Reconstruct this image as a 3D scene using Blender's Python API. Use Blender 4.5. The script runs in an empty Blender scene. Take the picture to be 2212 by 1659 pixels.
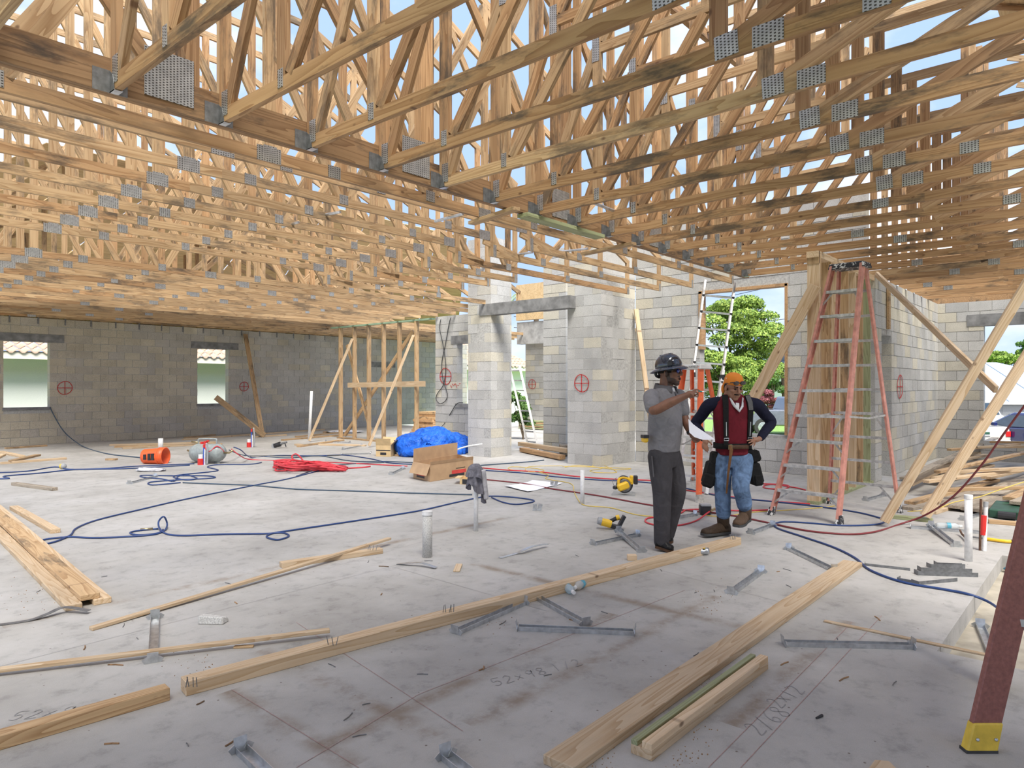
import bpy, bmesh, math, random
import numpy as np
from mathutils import Vector, Matrix, Quaternion
random.seed(7)
sc = bpy.context.scene
COL = sc.collection
PI = math.pi

# ------------------------------------------------------------------ camera, sky, sun, exposure
FPX, CXP, HYP, CAMH = 1500.0, 1106.0, 832.0, 1.53     # photo treated as 2212x1659
TH = math.atan2(1309.0, FPX)                         # angle between the view axis and the building's X axis
CT, ST = math.cos(TH), math.sin(TH)
cam = bpy.data.cameras.new('camera')
cam.sensor_width = 36.0
cam.lens = 36.0 * FPX / 2212.0
cam.shift_y = 2.5 / 2212.0
cam.clip_end = 500
camo = bpy.data.objects.new('camera', cam)
COL.objects.link(camo)
camo.location = (0, 0, CAMH)
camo.rotation_euler = (PI / 2, 0, TH - PI / 2)
sc.camera = camo

sc.view_settings.view_transform = 'Standard'
sc.view_settings.look = 'None'
sc.view_settings.gamma = 1.0
sc.view_settings.exposure = 0.72
sc.view_settings.use_curve_mapping = False

world = bpy.data.worlds.new('sky')
sc.world = world
world.use_nodes = True
wt = world.node_tree
wt.nodes.clear()
def wn(t, **k):
    n = wt.nodes.new(t)
    for a, b in k.items(): setattr(n, a, b)
    return n
w_out = wn('ShaderNodeOutputWorld'); w_bg = wn('ShaderNodeBackground')
w_tc = wn('ShaderNodeTexCoord'); w_map = wn('ShaderNodeMapping'); w_map.inputs['Scale'].default_value = (1, 1, 2.2)
w_no = wn('ShaderNodeTexNoise'); w_no.inputs['Scale'].default_value = 2.3; w_no.inputs['Detail'].default_value = 7; w_no.inputs['Roughness'].default_value = 0.55
w_cr = wn('ShaderNodeValToRGB')
w_cr.color_ramp.elements[0].position = 0.44; w_cr.color_ramp.elements[0].color = (0.36, 0.50, 0.80, 1)
w_cr.color_ramp.elements[1].position = 0.70; w_cr.color_ramp.elements[1].color = (0.98, 0.97, 0.96, 1)
wt.links.new(w_tc.outputs['Generated'], w_map.inputs['Vector'])
wt.links.new(w_map.outputs['Vector'], w_no.inputs['Vector'])
wt.links.new(w_no.outputs['Fac'], w_cr.inputs['Fac'])
wt.links.new(w_cr.outputs['Color'], w_bg.inputs['Color'])
w_bg.inputs['Strength'].default_value = 0.95
wt.links.new(w_bg.outputs['Background'], w_out.inputs['Surface'])

sun = bpy.data.lights.new('sun', 'SUN')
sun.energy = 5.0
sun.angle = math.radians(28)                         # sun behind thin cloud: soft edges
sun.color = (1.0, 0.955, 0.88)
suno = bpy.data.objects.new('sun', sun)
COL.objects.link(suno)
suno.rotation_euler = Vector((0.38, 0.55, -0.95)).to_track_quat('-Z', 'Y').to_euler()

# ------------------------------------------------------------------ helpers
def cray(u, v):
    a = (u - CXP) / FPX
    return Vector((CT + a * ST, ST - a * CT, -(v - HYP) / FPX))
def G(u, v, z=0.0):                                  # the point of the level z under a photo pixel
    r = cray(u, v); t = (z - CAMH) / r.z
    return Vector((r.x * t, r.y * t, z))
def D(u, v, d):                                      # the point at depth d
    r = cray(u, v)
    return Vector((r.x * d, r.y * d, CAMH + r.z * d))
def OX(u, v, X):
    r = cray(u, v); t = X / r.x
    return Vector((X, r.y * t, CAMH + r.z * t))
def OY(u, v, Y):
    r = cray(u, v); t = Y / r.y
    return Vector((r.x * t, Y, CAMH + r.z * t))
CR = Vector((ST, -CT, 0)); CF = Vector((CT, ST, 0)); UP = Vector((0, 0, 1))

def wm(o):
    m = o.matrix_basis.copy()
    while o.parent:
        o = o.parent; m = o.matrix_basis @ m
    return m
def put(o, world, parent=None):
    if parent is not None:
        o.parent = parent
        o.matrix_basis = wm(parent).inverted() @ world
    else:
        o.matrix_basis = world
def tag(o, label=None, cat=None, group=None, kind=None):
    if label: o['label'] = label
    if cat: o['category'] = cat
    if group: o['group'] = group
    if kind: o['kind'] = kind
    return o
def empty(name, loc, label=None, cat=None, group=None, rz=0.0):
    o = bpy.data.objects.new(name, None); COL.objects.link(o)
    o.empty_display_size = 0.1
    o.matrix_basis = Matrix.Translation(Vector(loc)) @ Matrix.Rotation(rz, 4, 'Z')
    return tag(o, label, cat, group)
def obj(name, me, mat=None, parent=None, world=None, smooth=False):
    if mat is not None and len(me.materials) == 0: me.materials.append(M[mat] if isinstance(mat, str) else mat)
    o = bpy.data.objects.new(name, me); COL.objects.link(o)
    put(o, world if world is not None else (wm(parent) if parent else Matrix()), parent)
    if smooth:
        for p in me.polygons: p.use_smooth = True
    return o
def pyd(name, verts, faces, smooth=False):
    me = bpy.data.meshes.new(name); me.from_pydata([tuple(v) for v in verts], [], faces)
    me.update()
    if smooth:
        for p in me.polygons: p.use_smooth = True
    return me
BOXF = [(0, 3, 2, 1), (4, 5, 6, 7), (0, 1, 5, 4), (1, 2, 6, 5), (2, 3, 7, 6), (3, 0, 4, 7)]
def boxv(lo, hi):
    (a, b, c), (d, e, f) = lo, hi
    return [(a, b, c), (d, b, c), (d, e, c), (a, e, c), (a, b, f), (d, b, f), (d, e, f), (a, e, f)]
class MB:                                            # collects shapes for ONE mesh
    def __init__(s): s.v = []; s.f = []; s.m = []; s.cm = 0
    def add(s, v, f):
        n = len(s.v); s.v += [Vector(p) for p in v]; s.f += [tuple(i + n for i in q) for q in f]; s.m += [s.cm] * len(f); return s
    def mi(s, i): s.cm = i; return s
    def box(s, lo, hi): return s.add(boxv(lo, hi), BOXF)
    def cbox(s, c, size, mtx=None):
        h = Vector(size) / 2; v = [Vector(p) for p in boxv(-h, h)]
        if mtx is not None: v = [mtx @ p for p in v]
        return s.add([p + Vector(c) for p in v], BOXF)
    def bar(s, p0, p1, w, h, up=UP):
        m, L = frame(p0, p1, up); v = [m @ Vector(p) for p in boxv((-L / 2, -w / 2, -h / 2), (L / 2, w / 2, h / 2))]
        return s.add(v, BOXF)
    def tube(s, pts, r, n=8, cap=True, sq=1.0):
        v, f = tube_vf(pts, r, n, cap, sq); return s.add(v, f)
    def lathe(s, prof, n=20, mtx=None, cap=True):
        v = []; f = []
        for (r, z) in prof:
            for k in range(n): v.append(Vector((r * math.cos(2 * PI * k / n), r * math.sin(2 * PI * k / n), z)))
        for i in range(len(prof) - 1):
            for k in range(n): f.append((i * n + k, i * n + (k + 1) % n, (i + 1) * n + (k + 1) % n, (i + 1) * n + k))
        if cap: f.append(tuple(reversed(range(n)))); f.append(tuple(range((len(prof) - 1) * n, len(prof) * n)))
        if mtx is not None: v = [mtx @ p for p in v]
        return s.add(v, f)
    def sphere(s, c, r, n=12, mtx=None):
        if not hasattr(r, '__len__'): r = (r, r, r)
        prof = [(max(1e-4, math.sin(PI * i / n)), -math.cos(PI * i / n)) for i in range(n + 1)]
        T = Matrix.Translation(Vector(c)) @ (mtx.to_4x4() if mtx is not None else Matrix()) @ Matrix.Diagonal((r[0], r[1], r[2], 1))
        return s.lathe(prof, n * 2, T)
    def mesh(s, name, mats=(), smooth=False):
        me = pyd(name, s.v, s.f)
        for q in mats: me.materials.append(M[q])
        if mats and len(mats) > 1: me.polygons.foreach_set('material_index', s.m)
        if smooth:
            for p in me.polygons: p.use_smooth = True
        return me
    def build(s, name, mat, parent=None, world=None, smooth=False, bevel=0):
        me = s.mesh(name)
        if bevel: bevel_mesh(me, bevel)
        mats = mat if isinstance(mat, (list, tuple)) else [mat]
        for q in mats: me.materials.append(M[q])
        if len(mats) > 1: me.polygons.foreach_set('material_index', s.m)
        # coordinates are given in world space unless a world matrix is passed
        base = wm(parent) if parent is not None else None
        if world is None and parent is not None:
            me.transform(base.inverted())
            return obj(name, me, None, parent, base, smooth)
        if world is None:
            c = Vector((0, 0, 0))
            for p in s.v: c += p
            c /= max(1, len(s.v)); c.z = min(p.z for p in s.v)
            me.transform(Matrix.Translation(-c))
            return obj(name, me, None, None, Matrix.Translation(c), smooth)
        return obj(name, me, None, parent, world, smooth)
def bevel_mesh(me, w, seg=1):
    bm = bmesh.new(); bm.from_mesh(me)
    bmesh.ops.remove_doubles(bm, verts=bm.verts, dist=1e-5)
    bmesh.ops.bevel(bm, geom=list(bm.edges), offset=w, segments=seg, profile=0.5, affect='EDGES', clamp_overlap=True)
    bm.to_mesh(me); bm.free(); me.update()
def frame(p0, p1, up=UP):
    p0 = Vector(p0); p1 = Vector(p1); x = (p1 - p0); L = x.length; x.normalize()
    y = Vector(up).cross(x)
    if y.length < 1e-4: y = Vector((0, 1, 0)).cross(x)
    y.normalize(); z = x.cross(y)
    m = Matrix((x, y, z)).transposed().to_4x4(); m.translation = (p0 + p1) / 2
    return m, L
def smooth_pts(pts, k=6, closed=False):              # Catmull-Rom
    pts = [Vector(p) for p in pts]; out = []; n = len(pts)
    for i in range(n if closed else n - 1):
        if closed: a, b, c, d = pts[i - 1], pts[i], pts[(i + 1) % n], pts[(i + 2) % n]
        else: a, b, c, d = pts[max(0, i - 1)], pts[i], pts[i + 1], pts[min(n - 1, i + 2)]
        for j in range(k):
            t = j / k
            out.append(0.5 * ((2 * b) + (c - a) * t + (2 * a - 5 * b + 4 * c - d) * t * t + (3 * b - a - 3 * c + d) * t ** 3))
    if not closed: out.append(pts[-1])
    return out
def tube_vf(pts, r, n=8, cap=True, sq=1.0):
    pts = [Vector(p) for p in pts]; v = []; f = []; N = len(pts)
    rs = r if hasattr(r, '__len__') else [r] * N
    t0 = (pts[1] - pts[0]).normalized()
    ref = UP if abs(t0.z) < 0.95 else Vector((1, 0, 0))
    nrm = t0.cross(ref).normalized()
    for i in range(N):
        t = (pts[min(N - 1, i + 1)] - pts[max(0, i - 1)])
        if t.length < 1e-7: t = t0
        t.normalize()
        nrm = (nrm - t * nrm.dot(t))
        if nrm.length < 1e-5: nrm = t.orthogonal()
        nrm.normalize(); b = t.cross(nrm)
        rr = rs[i]; ra, rb = rr if hasattr(rr, '__len__') else (rr, rr * sq)
        for k in range(n):
            a = 2 * PI * k / n; v.append(pts[i] + nrm * (ra * math.cos(a)) + b * (rb * math.sin(a)))
    for i in range(N - 1):
        for k in range(n): f.append((i * n + k, i * n + (k + 1) % n, (i + 1) * n + (k + 1) % n, (i + 1) * n + k))
    if cap: f.append(tuple(reversed(range(n)))); f.append(tuple(range((N - 1) * n, N * n)))
    return v, f
_bc = {}
def beam(name, p0, p1, w, h, mat, parent=None, up=UP, bevel=0.0, label=None, cat=None, group=None):
    m, L = frame(p0, p1, up)
    key = (round(L, 3), round(w, 4), round(h, 4), mat, bevel)
    if key not in _bc:
        me = pyd(name, boxv((-L / 2, -w / 2, -h / 2), (L / 2, w / 2, h / 2)), BOXF)
        if bevel: bevel_mesh(me, bevel)
        me.materials.append(M[mat]); _bc[key] = me
    o = obj(name, _bc[key], None, parent, m)
    return tag(o, label, cat, group)
ORD = 'first second third fourth fifth sixth seventh eighth ninth tenth eleventh twelfth thirteenth fourteenth fifteenth sixteenth seventeenth eighteenth nineteenth twentieth'.split() + ['twenty-first', 'twenty-second', 'twenty-third', 'twenty-fourth', 'twenty-fifth', 'twenty-sixth']

# ------------------------------------------------------------------ materials
M = {}
def nt(name):
    m = bpy.data.materials.new(name); m.use_nodes = True; t = m.node_tree
    b = t.nodes['Principled BSDF']; M[name] = m
    return m, t, b
def N(t, typ, **k):
    n = t.nodes.new(typ)
    for a, b in k.items():
        if hasattr(n, a): setattr(n, a, b)
        else: n.inputs[a].default_value = b
    return n
def mixc(t, fac, a, b, mode='MIX'):
    n = t.nodes.new('ShaderNodeMix'); n.data_type = 'RGBA'; n.blend_type = mode
    for i, v in ((0, fac), (6, a), (7, b)):
        if isinstance(v, bpy.types.NodeSocket): t.links.new(v, n.inputs[i])
        elif i == 0: n.inputs[0].default_value = v
        else: n.inputs[i].default_value = (*v[:3], 1)
    return n.outputs[2]
def mth(t, op, a, b=None, c=None):
    n = t.nodes.new('ShaderNodeMath'); n.operation = op
    for i, v in enumerate((a, b, c)):
        if v is None: continue
        if isinstance(v, bpy.types.NodeSocket): t.links.new(v, n.inputs[i])
        else: n.inputs[i].default_value = v
    return n.outputs[0]
def ramp(t, fac, stops):
    n = t.nodes.new('ShaderNodeValToRGB'); e = n.color_ramp.elements
    while len(e) < len(stops): e.new(0.5)
    for q, (p, c) in zip(e, stops):
        q.position = p; q.color = (*c[:3], 1) if hasattr(c, '__len__') else (c, c, c, 1)
    t.links.new(fac, n.inputs['Fac']); return n.outputs['Color']
def bump(t, b, h, strength=0.3, dist=0.01):
    n = t.nodes.new('ShaderNodeBump'); n.inputs['Strength'].default_value = strength; n.inputs['Distance'].default_value = dist
    t.links.new(h, n.inputs['Height']); t.links.new(n.outputs['Normal'], b.inputs['Normal'])
def plain(name, col, rough=0.6, metal=0.0, var=0.12, scale=8.0, bmp=0.0, coat=0.0, spec=0.5):
    m, t, b = nt(name)
    tc = N(t, 'ShaderNodeTexCoord'); no = N(t, 'ShaderNodeTexNoise'); no.inputs['Scale'].default_value = scale; no.inputs['Detail'].default_value = 4
    t.links.new(tc.outputs['Object'], no.inputs['Vector'])
    lo = [c * (1 - var) for c in col]; hi = [min(1, c * (1 + var)) for c in col]
    t.links.new(ramp(t, no.outputs['Fac'], [(0.3, lo), (0.7, hi)]), b.inputs['Base Color'])
    b.inputs['Roughness'].default_value = rough; b.inputs['Metallic'].default_value = metal
    b.inputs['Coat Weight'].default_value = coat; b.inputs['Specular IOR Level'].default_value = spec
    if bmp: bump(t, b, no.outputs['Fac'], bmp, 0.01)
    return m
def wood(name, light, dark, stain=0.5, gs=1.0, rough=0.7, stain_col=(0.09, 0.07, 0.05), knots=True):
    m, t, b = nt(name)
    tc = N(t, 'ShaderNodeTexCoord'); oi = N(t, 'ShaderNodeObjectInfo')
    off = N(t, 'ShaderNodeVectorMath', operation='SCALE'); off.inputs[0].default_value = (37, 71, 53); t.links.new(oi.outputs['Random'], off.inputs['Scale'])
    ad = N(t, 'ShaderNodeVectorMath', operation='ADD'); t.links.new(tc.outputs['Object'], ad.inputs[0]); t.links.new(off.outputs[0], ad.inputs[1])
    mp = N(t, 'ShaderNodeMapping'); mp.inputs['Scale'].default_value = (0.55 * gs, 9 * gs, 9 * gs); t.links.new(ad.outputs[0], mp.inputs['Vector'])
    g1 = N(t, 'ShaderNodeTexNoise'); g1.inputs['Scale'].default_value = 1.0; g1.inputs['Detail'].default_value = 1.5; g1.inputs['Distortion'].default_value = 0.35
    t.links.new(mp.outputs[0], g1.inputs['Vector'])
    rings = mth(t, 'FRACT', mth(t, 'MULTIPLY', g1.outputs['Fac'], 11.0))           # growth rings
    rr = mth(t, 'MULTIPLY', rings, rings)
    mp2 = N(t, 'ShaderNodeMapping'); mp2.inputs['Scale'].default_value = (3 * gs, 90 * gs, 90 * gs); t.links.new(ad.outputs[0], mp2.inputs['Vector'])
    g2 = N(t, 'ShaderNodeTexNoise'); g2.inputs['Scale'].default_value = 1.0; g2.inputs['Detail'].default_value = 3; t.links.new(mp2.outputs[0], g2.inputs['Vector'])
    fac = mth(t, 'ADD', mth(t, 'MULTIPLY', rr, 0.55), mth(t, 'MULTIPLY', g2.outputs['Fac'], 0.45))
    col = ramp(t, fac, [(0.12, light), (0.75, dark)])
    # each board its own tone
    tone = N(t, 'ShaderNodeMapRange'); t.links.new(oi.outputs['Random'], tone.inputs['Value']); tone.inputs['To Min'].default_value = 0.80; tone.inputs['To Max'].default_value = 1.10
    hs = N(t, 'ShaderNodeHueSaturation'); t.links.new(col, hs.inputs['Color']); t.links.new(tone.outputs[0], hs.inputs['Value'])
    col = hs.outputs['Color']
    if stain:
        mp3 = N(t, 'ShaderNodeMapping'); mp3.inputs['Scale'].default_value = (0.9, 3.5, 3.5); t.links.new(ad.outputs[0], mp3.inputs['Vector'])
        s1 = N(t, 'ShaderNodeTexNoise'); s1.inputs['Scale'].default_value = 1.3; s1.inputs['Detail'].default_value = 6; s1.inputs['Roughness'].default_value = 0.7; t.links.new(mp3.outputs[0], s1.inputs['Vector'])
        k = mth(t, 'MULTIPLY', ramp(t, s1.outputs['Fac'], [(0.52, 0.0), (0.64, 1.0)]), stain)
        col = mixc(t, k, col, stain_col)
    if knots:
        mp4 = N(t, 'ShaderNodeMapping'); mp4.inputs['Scale'].default_value = (5.0, 0.0, 9.0); t.links.new(ad.outputs[0], mp4.inputs['Vector'])
        vo = N(t, 'ShaderNodeTexVoronoi'); vo.inputs['Scale'].default_value = 1.0; t.links.new(mp4.outputs[0], vo.inputs['Vector'])
        sel = N(t, 'ShaderNodeSeparateColor'); t.links.new(vo.outputs['Color'], sel.inputs[0]); kn = mth(t, 'MULTIPLY', ramp(t, vo.outputs['Distance'], [(0.06, 1.0), (0.14, 0.0)]), mth(t, 'GREATER_THAN', sel.outputs[0], 0.72))
        col = mixc(t, mth(t, 'MULTIPLY', kn, 0.8), col, (0.12, 0.055, 0.025))
    t.links.new(col, b.inputs['Base Color']); b.inputs['Roughness'].default_value = rough
    bump(t, b, fac, 0.15, 0.004)
    return m
def N_map(t, v, a, b, c, d):
    n = N(t, 'ShaderNodeMapRange'); t.links.new(v, n.inputs['Value'])
    for k, q in zip(('From Min', 'From Max', 'To Min', 'To Max'), (a, b, c, d)): n.inputs[k].default_value = q
    return n.outputs[0]
def block_mat(name, island):
    m, t, b = nt(name)
    tc = N(t, 'ShaderNodeTexCoord'); geo = N(t, 'ShaderNodeNewGeometry')
    if island: rnd = geo.outputs['Random Per Island']
    else: rnd = N(t, 'ShaderNodeObjectInfo').outputs['Random']
    # the blocks at the near end of the far left wall come from a browner batch
    sx = N(t, 'ShaderNodeSeparateXYZ'); t.links.new(geo.outputs['Position'], sx.inputs[0])
    bat = mth(t, 'MULTIPLY', mth(t, 'GREATER_THAN', sx.outputs['Y'], 20.0), N_map(t, sx.outputs['X'], 5.0, 12.5, 0.55, 0.0))
    brn = mth(t, 'MULTIPLY', mth(t, 'GREATER_THAN', sx.outputs['Y'], 20.0), N_map(t, sx.outputs['X'], 5.0, 16.0, 0.8, 0.15))
    rnd = mth(t, 'MINIMUM', mth(t, 'ADD', rnd, bat), 1.0)
    base = ramp(t, rnd, [(0.0, (0.42, 0.415, 0.40)), (0.42, (0.52, 0.515, 0.50)), (0.70, (0.48, 0.47, 0.445)), (0.86, (0.53, 0.495, 0.41)), (1.0, (0.60, 0.565, 0.475))])
    n1 = N(t, 'ShaderNodeTexNoise'); n1.inputs['Scale'].default_value = 95; n1.inputs['Detail'].default_value = 4; t.links.new(geo.outputs['Position'], n1.inputs['Vector'])
    n2 = N(t, 'ShaderNodeTexNoise'); n2.inputs['Scale'].default_value = 1.7; n2.inputs['Detail'].default_value = 7; n2.inputs['Roughness'].default_value = 0.65; t.links.new(geo.outputs['Position'], n2.inputs['Vector'])
    base = mixc(t, mth(t, 'MULTIPLY', brn, 0.6), base, (0.42, 0.35, 0.25))
    c = mixc(t, 1.0, base, ramp(t, n1.outputs['Fac'], [(0.30, 0.70), (0.52, 1.0), (0.75, 1.08)]), 'MULTIPLY')
    c = mixc(t, 1.0, c, ramp(t, n2.outputs['Fac'], [(0.25, 0.80), (0.55, 1.0), (0.80, 1.10)]), 'MULTIPLY')
    t.links.new(c, b.inputs['Base Color']); b.inputs['Roughness'].default_value = 0.95; b.inputs['Specular IOR Level'].default_value = 0.15
    bump(t, b, n1.outputs['Fac'], 0.32, 0.006)
    return m
def plate_mat():
    m, t, b = nt('nail_plate')
    tc = N(t, 'ShaderNodeTexCoord'); sp = N(t, 'ShaderNodeSeparateXYZ'); t.links.new(tc.outputs['Object'], sp.inputs[0])
    a = mth(t, 'SINE', mth(t, 'MULTIPLY', sp.outputs['X'], 2 * PI / 0.021))
    row = mth(t, 'MULTIPLY', mth(t, 'FLOOR', mth(t, 'MULTIPLY', sp.outputs['X'], 1 / 0.021)), 0.5)
    c = mth(t, 'SINE', mth(t, 'MULTIPLY', mth(t, 'ADD', mth(t, 'MULTIPLY', sp.outputs['Z'], 1 / 0.016), row), 2 * PI))
    slot = mth(t, 'MULTIPLY', mth(t, 'GREATER_THAN', a, 0.0), mth(t, 'GREATER_THAN', c, 0.0))
    no = N(t, 'ShaderNodeTexNoise'); no.inputs['Scale'].default_value = 14; t.links.new(tc.outputs['Object'], no.inputs['Vector'])
    col = mixc(t, slot, ramp(t, no.outputs['Fac'], [(0.3, (0.42, 0.43, 0.43)), (0.7, (0.62, 0.63, 0.62))]), (0.055, 0.05, 0.045))
    t.links.new(col, b.inputs['Base Color']); b.inputs['Roughness'].default_value = 0.42
    t.links.new(mth(t, 'SUBTRACT', 0.75, mth(t, 'MULTIPLY', slot, 0.75)), b.inputs['Metallic'])
    bump(t, b, slot, 0.6, 0.004)
def slab_mat():
    m, t, b = nt('slab_concrete')
    tc = N(t, 'ShaderNodeNewGeometry'); P = tc.outputs['Position']
    n1 = N(t, 'ShaderNodeTexNoise'); n1.inputs['Scale'].default_value = 0.9; n1.inputs['Detail'].default_value = 9; n1.inputs['Roughness'].default_value = 0.62; t.links.new(P, n1.inputs['Vector'])
    n2 = N(t, 'ShaderNodeTexNoise'); n2.inputs['Scale'].default_value = 6.5; n2.inputs['Detail'].default_value = 8; n2.inputs['Roughness'].default_value = 0.7; t.links.new(P, n2.inputs['Vector'])
    n3 = N(t, 'ShaderNodeTexNoise'); n3.inputs['Scale'].default_value = 240; n3.inputs['Detail'].default_value = 2; t.links.new(P, n3.inputs['Vector'])
    vo = N(t, 'ShaderNodeTexVoronoi'); vo.inputs['Scale'].default_value = 9; t.links.new(P, vo.inputs['Vector'])
    c = ramp(t, n1.outputs['Fac'], [(0.30, (0.335, 0.32, 0.295)), (0.5, (0.42, 0.405, 0.38)), (0.72, (0.49, 0.475, 0.455))])
    c = mixc(t, 1.0, c, ramp(t, n2.outputs['Fac'], [(0.30, 0.72), (0.47, 1.0), (0.75, 1.08)]), 'MULTIPLY')
    c = mixc(t, 1.0, c, ramp(t, n3.outputs['Fac'], [(0.2, 0.9), (0.6, 1.04)]), 'MULTIPLY')
    # crumbs of dirt
    sp = ramp(t, vo.outputs['Distance'], [(0.035, 1.0), (0.06, 0.0)])
    c = mixc(t, mth(t, 'MULTIPLY', sp, 0.75), c, (0.10, 0.07, 0.045))
    # brown smears where walls are to stand (along the chalk lines)
    sx = N(t, 'ShaderNodeSeparateXYZ'); t.links.new(P, sx.inputs[0])
    sm = N(t, 'ShaderNodeTexNoise'); sm.inputs['Scale'].default_value = 2.2; sm.inputs['Detail'].default_value = 6; sm.inputs['Roughness'].default_value = 0.75; t.links.new(P, sm.inputs['Vector'])
    smk = ramp(t, sm.outputs['Fac'], [(0.40, 0.0), (0.60, 1.0)])
    tot = None
    for ax, val, lo, hi in SMEARS:
        o = 'Y' if ax == 'X' else 'X'
        dist = mth(t, 'ABSOLUTE', mth(t, 'SUBTRACT', sx.outputs[ax], val))
        k = ramp(t, dist, [(0.012, 1.0), (0.08, 0.0)])
        k = mth(t, 'MULTIPLY', k, mth(t, 'GREATER_THAN', sx.outputs[o], lo)); k = mth(t, 'MULTIPLY', k, mth(t, 'LESS_THAN', sx.outputs[o], hi))
        tot = k if tot is None else mth(t, 'MAXIMUM', tot, k)
    c = mixc(t, mth(t, 'MULTIPLY', mth(t, 'MULTIPLY', tot, smk), 0.8), c, (0.24, 0.185, 0.135))
    t.links.new(c, b.inputs['Base Color']); b.inputs['Roughness'].default_value = 0.78; b.inputs['Specular IOR Level'].default_value = 0.3
    bump(t, b, n2.outputs['Fac'], 0.12, 0.01)
SMEARS = []
def smear_px(a, b, ax):
    p, q = G(*a), G(*b); o = 1 if ax == 'X' else 0; i = 0 if ax == 'X' else 1
    SMEARS.append((ax, (p[i] + q[i]) / 2, min(p[o], q[o]), max(p[o], q[o])))
smear_px((640, 1380), (850, 1640), 'X' if abs(G(640, 1380).x - G(850, 1640).x) < abs(G(640, 1380).y - G(850, 1640).y) else 'Y')
for a, b in (((500, 1490), (760, 1659)), ((0, 1350), (1100, 1120)), ((1000, 1560), (1560, 1290)), ((690, 1600), (1340, 1330)), ((900, 1250), (1700, 1310)), ((1560, 1560), (1850, 1345))):
    p, q = G(*a), G(*b); smear_px(a, b, 'X' if abs(p.x - q.x) < abs(p.y - q.y) else 'Y')

wood('pine', (0.57, 0.395, 0.22), (0.36, 0.215, 0.10), 0.75)
wood('pine_brown', (0.50, 0.31, 0.155), (0.31, 0.165, 0.07), 0.85, stain_col=(0.07, 0.055, 0.04))  # stained pine, its tone also deepened for the shade on the right-hand trusses
wood('pine_fresh', (0.72, 0.56, 0.38), (0.53, 0.36, 0.20), 0.12)
wood('pine_old', (0.40, 0.24, 0.12), (0.22, 0.115, 0.048), 0.9, stain_col=(0.05, 0.035, 0.025))
wood('pine_red', (0.55, 0.34, 0.17), (0.33, 0.18, 0.08), 0.35)
wood('weathered', (0.42, 0.36, 0.28), (0.25, 0.20, 0.15), 0.7)
wood('treated', (0.42, 0.46, 0.26), (0.27, 0.28, 0.14), 0.3)
wood('green_edge', (0.30, 0.42, 0.30), (0.20, 0.30, 0.20), 0.2, knots=False)
wood('plywood', (0.74, 0.55, 0.31), (0.60, 0.41, 0.21), 0.25, gs=0.35, knots=False)
block_mat('block', False); block_mat('block_rest', True)
plain('mortar', (0.39, 0.385, 0.37), 0.95, var=0.2, scale=30, bmp=0.4)
plain('precast', (0.20, 0.20, 0.20), 0.9, var=0.35, scale=6, bmp=0.4)
plain('precast_light', (0.33, 0.33, 0.325), 0.9, var=0.25, scale=6, bmp=0.4)
plate_mat(); slab_mat()
plain('galv', (0.55, 0.57, 0.59), 0.34, 0.85, 0.22, 25)
plain('galv_dark', (0.22, 0.225, 0.23), 0.5, 0.7, 0.3, 25)
plain('dirt', (0.40, 0.36, 0.29), 0.95, var=0.3, scale=5, bmp=0.5)
plain('grass', (0.20, 0.34, 0.08), 0.95, var=0.4, scale=12, bmp=0.5)
plain('red_paint', (0.50, 0.03, 0.03), 0.7, var=0.3, scale=40)
plain('red_chalk', (0.40, 0.24, 0.22), 0.9, var=0.3, scale=40)
plain('pencil', (0.31, 0.30, 0.295), 0.9)
plain('black', (0.025, 0.025, 0.028), 0.45, var=0.3)
plain('white', (0.80, 0.80, 0.80), 0.5, var=0.04)
plain('pvc', (0.78, 0.78, 0.77), 0.42, var=0.10, scale=30)
# ------------------------------------------------------------------ the setting: slab, ground
TX0, TX1, TY0, TY1, TD = 4.62, 7.6, -0.95, 0.785, 0.13     # trench left open in the slab
fl = MB()
X0, X1, Y0, Y1 = -7.0, 17.3, -9.0, 21.2
xs = [X0, TX0, TX1, X1]; ys = [Y0, TY0, TY1, Y1]
for i in range(3):
    for j in range(3):
        if i == 1 and j == 1: continue
        fl.box((xs[i], ys[j], -0.85), (xs[i + 1], ys[j + 1], 0.0))
floor = tag(fl.build('floor', 'slab_concrete', world=Matrix()), kind='structure')
td = MB().box((TX0, TY0, -0.6), (TX1, TY1, -TD))
td.build('trench_bottom', 'dirt', floor)
gr = MB().box((-60, -60, -1.1), (110, 110, -0.8)); tag(gr.build('ground', 'grass', world=Matrix()), kind='structure')
dv = MB().box((17.6, -30, -0.80), (50, 8, -0.775)); tag(dv.build('driveway', 'precast_light', world=Matrix()), kind='structure')

def strip(name, pts, w, mat, parent, z=0.002):       # thin flat line of chalk or pencil on the slab
    v = []; f = []
    for i, p in enumerate(pts):
        p = Vector(p); t = (Vector(pts[min(len(pts) - 1, i + 1)]) - Vector(pts[max(0, i - 1)])).normalized(); n = UP.cross(t) * w / 2
        v += [p + n + UP * z, p - n + UP * z]
    for i in range(len(pts) - 1): f.append((2 * i, 2 * i + 1, 2 * i + 3, 2 * i + 2))
    me = pyd(name, v, f); me.materials.append(M[mat]); return obj(name, me, None, parent, Matrix())
for a, b in (((500, 1490), (775, 1659)), ((640, 1345), (1000, 1580)), ((640, 1659), (905, 1500)), ((905, 1500), (1480, 1275)), ((1600, 1659), (1905, 1330)), ((1530, 1659), (1840, 1345)),
             ((0, 1440), (900, 1210)), ((700, 1230), (1200, 1090)), ((1420, 1230), (1720, 1310)), ((850, 1225), (1180, 1320))):
    strip('chalk_line', [G(*a), G(*b)], 0.0028, 'red_chalk' if a[1] > 1300 and a[0] > 300 else 'pencil', floor)
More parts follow.
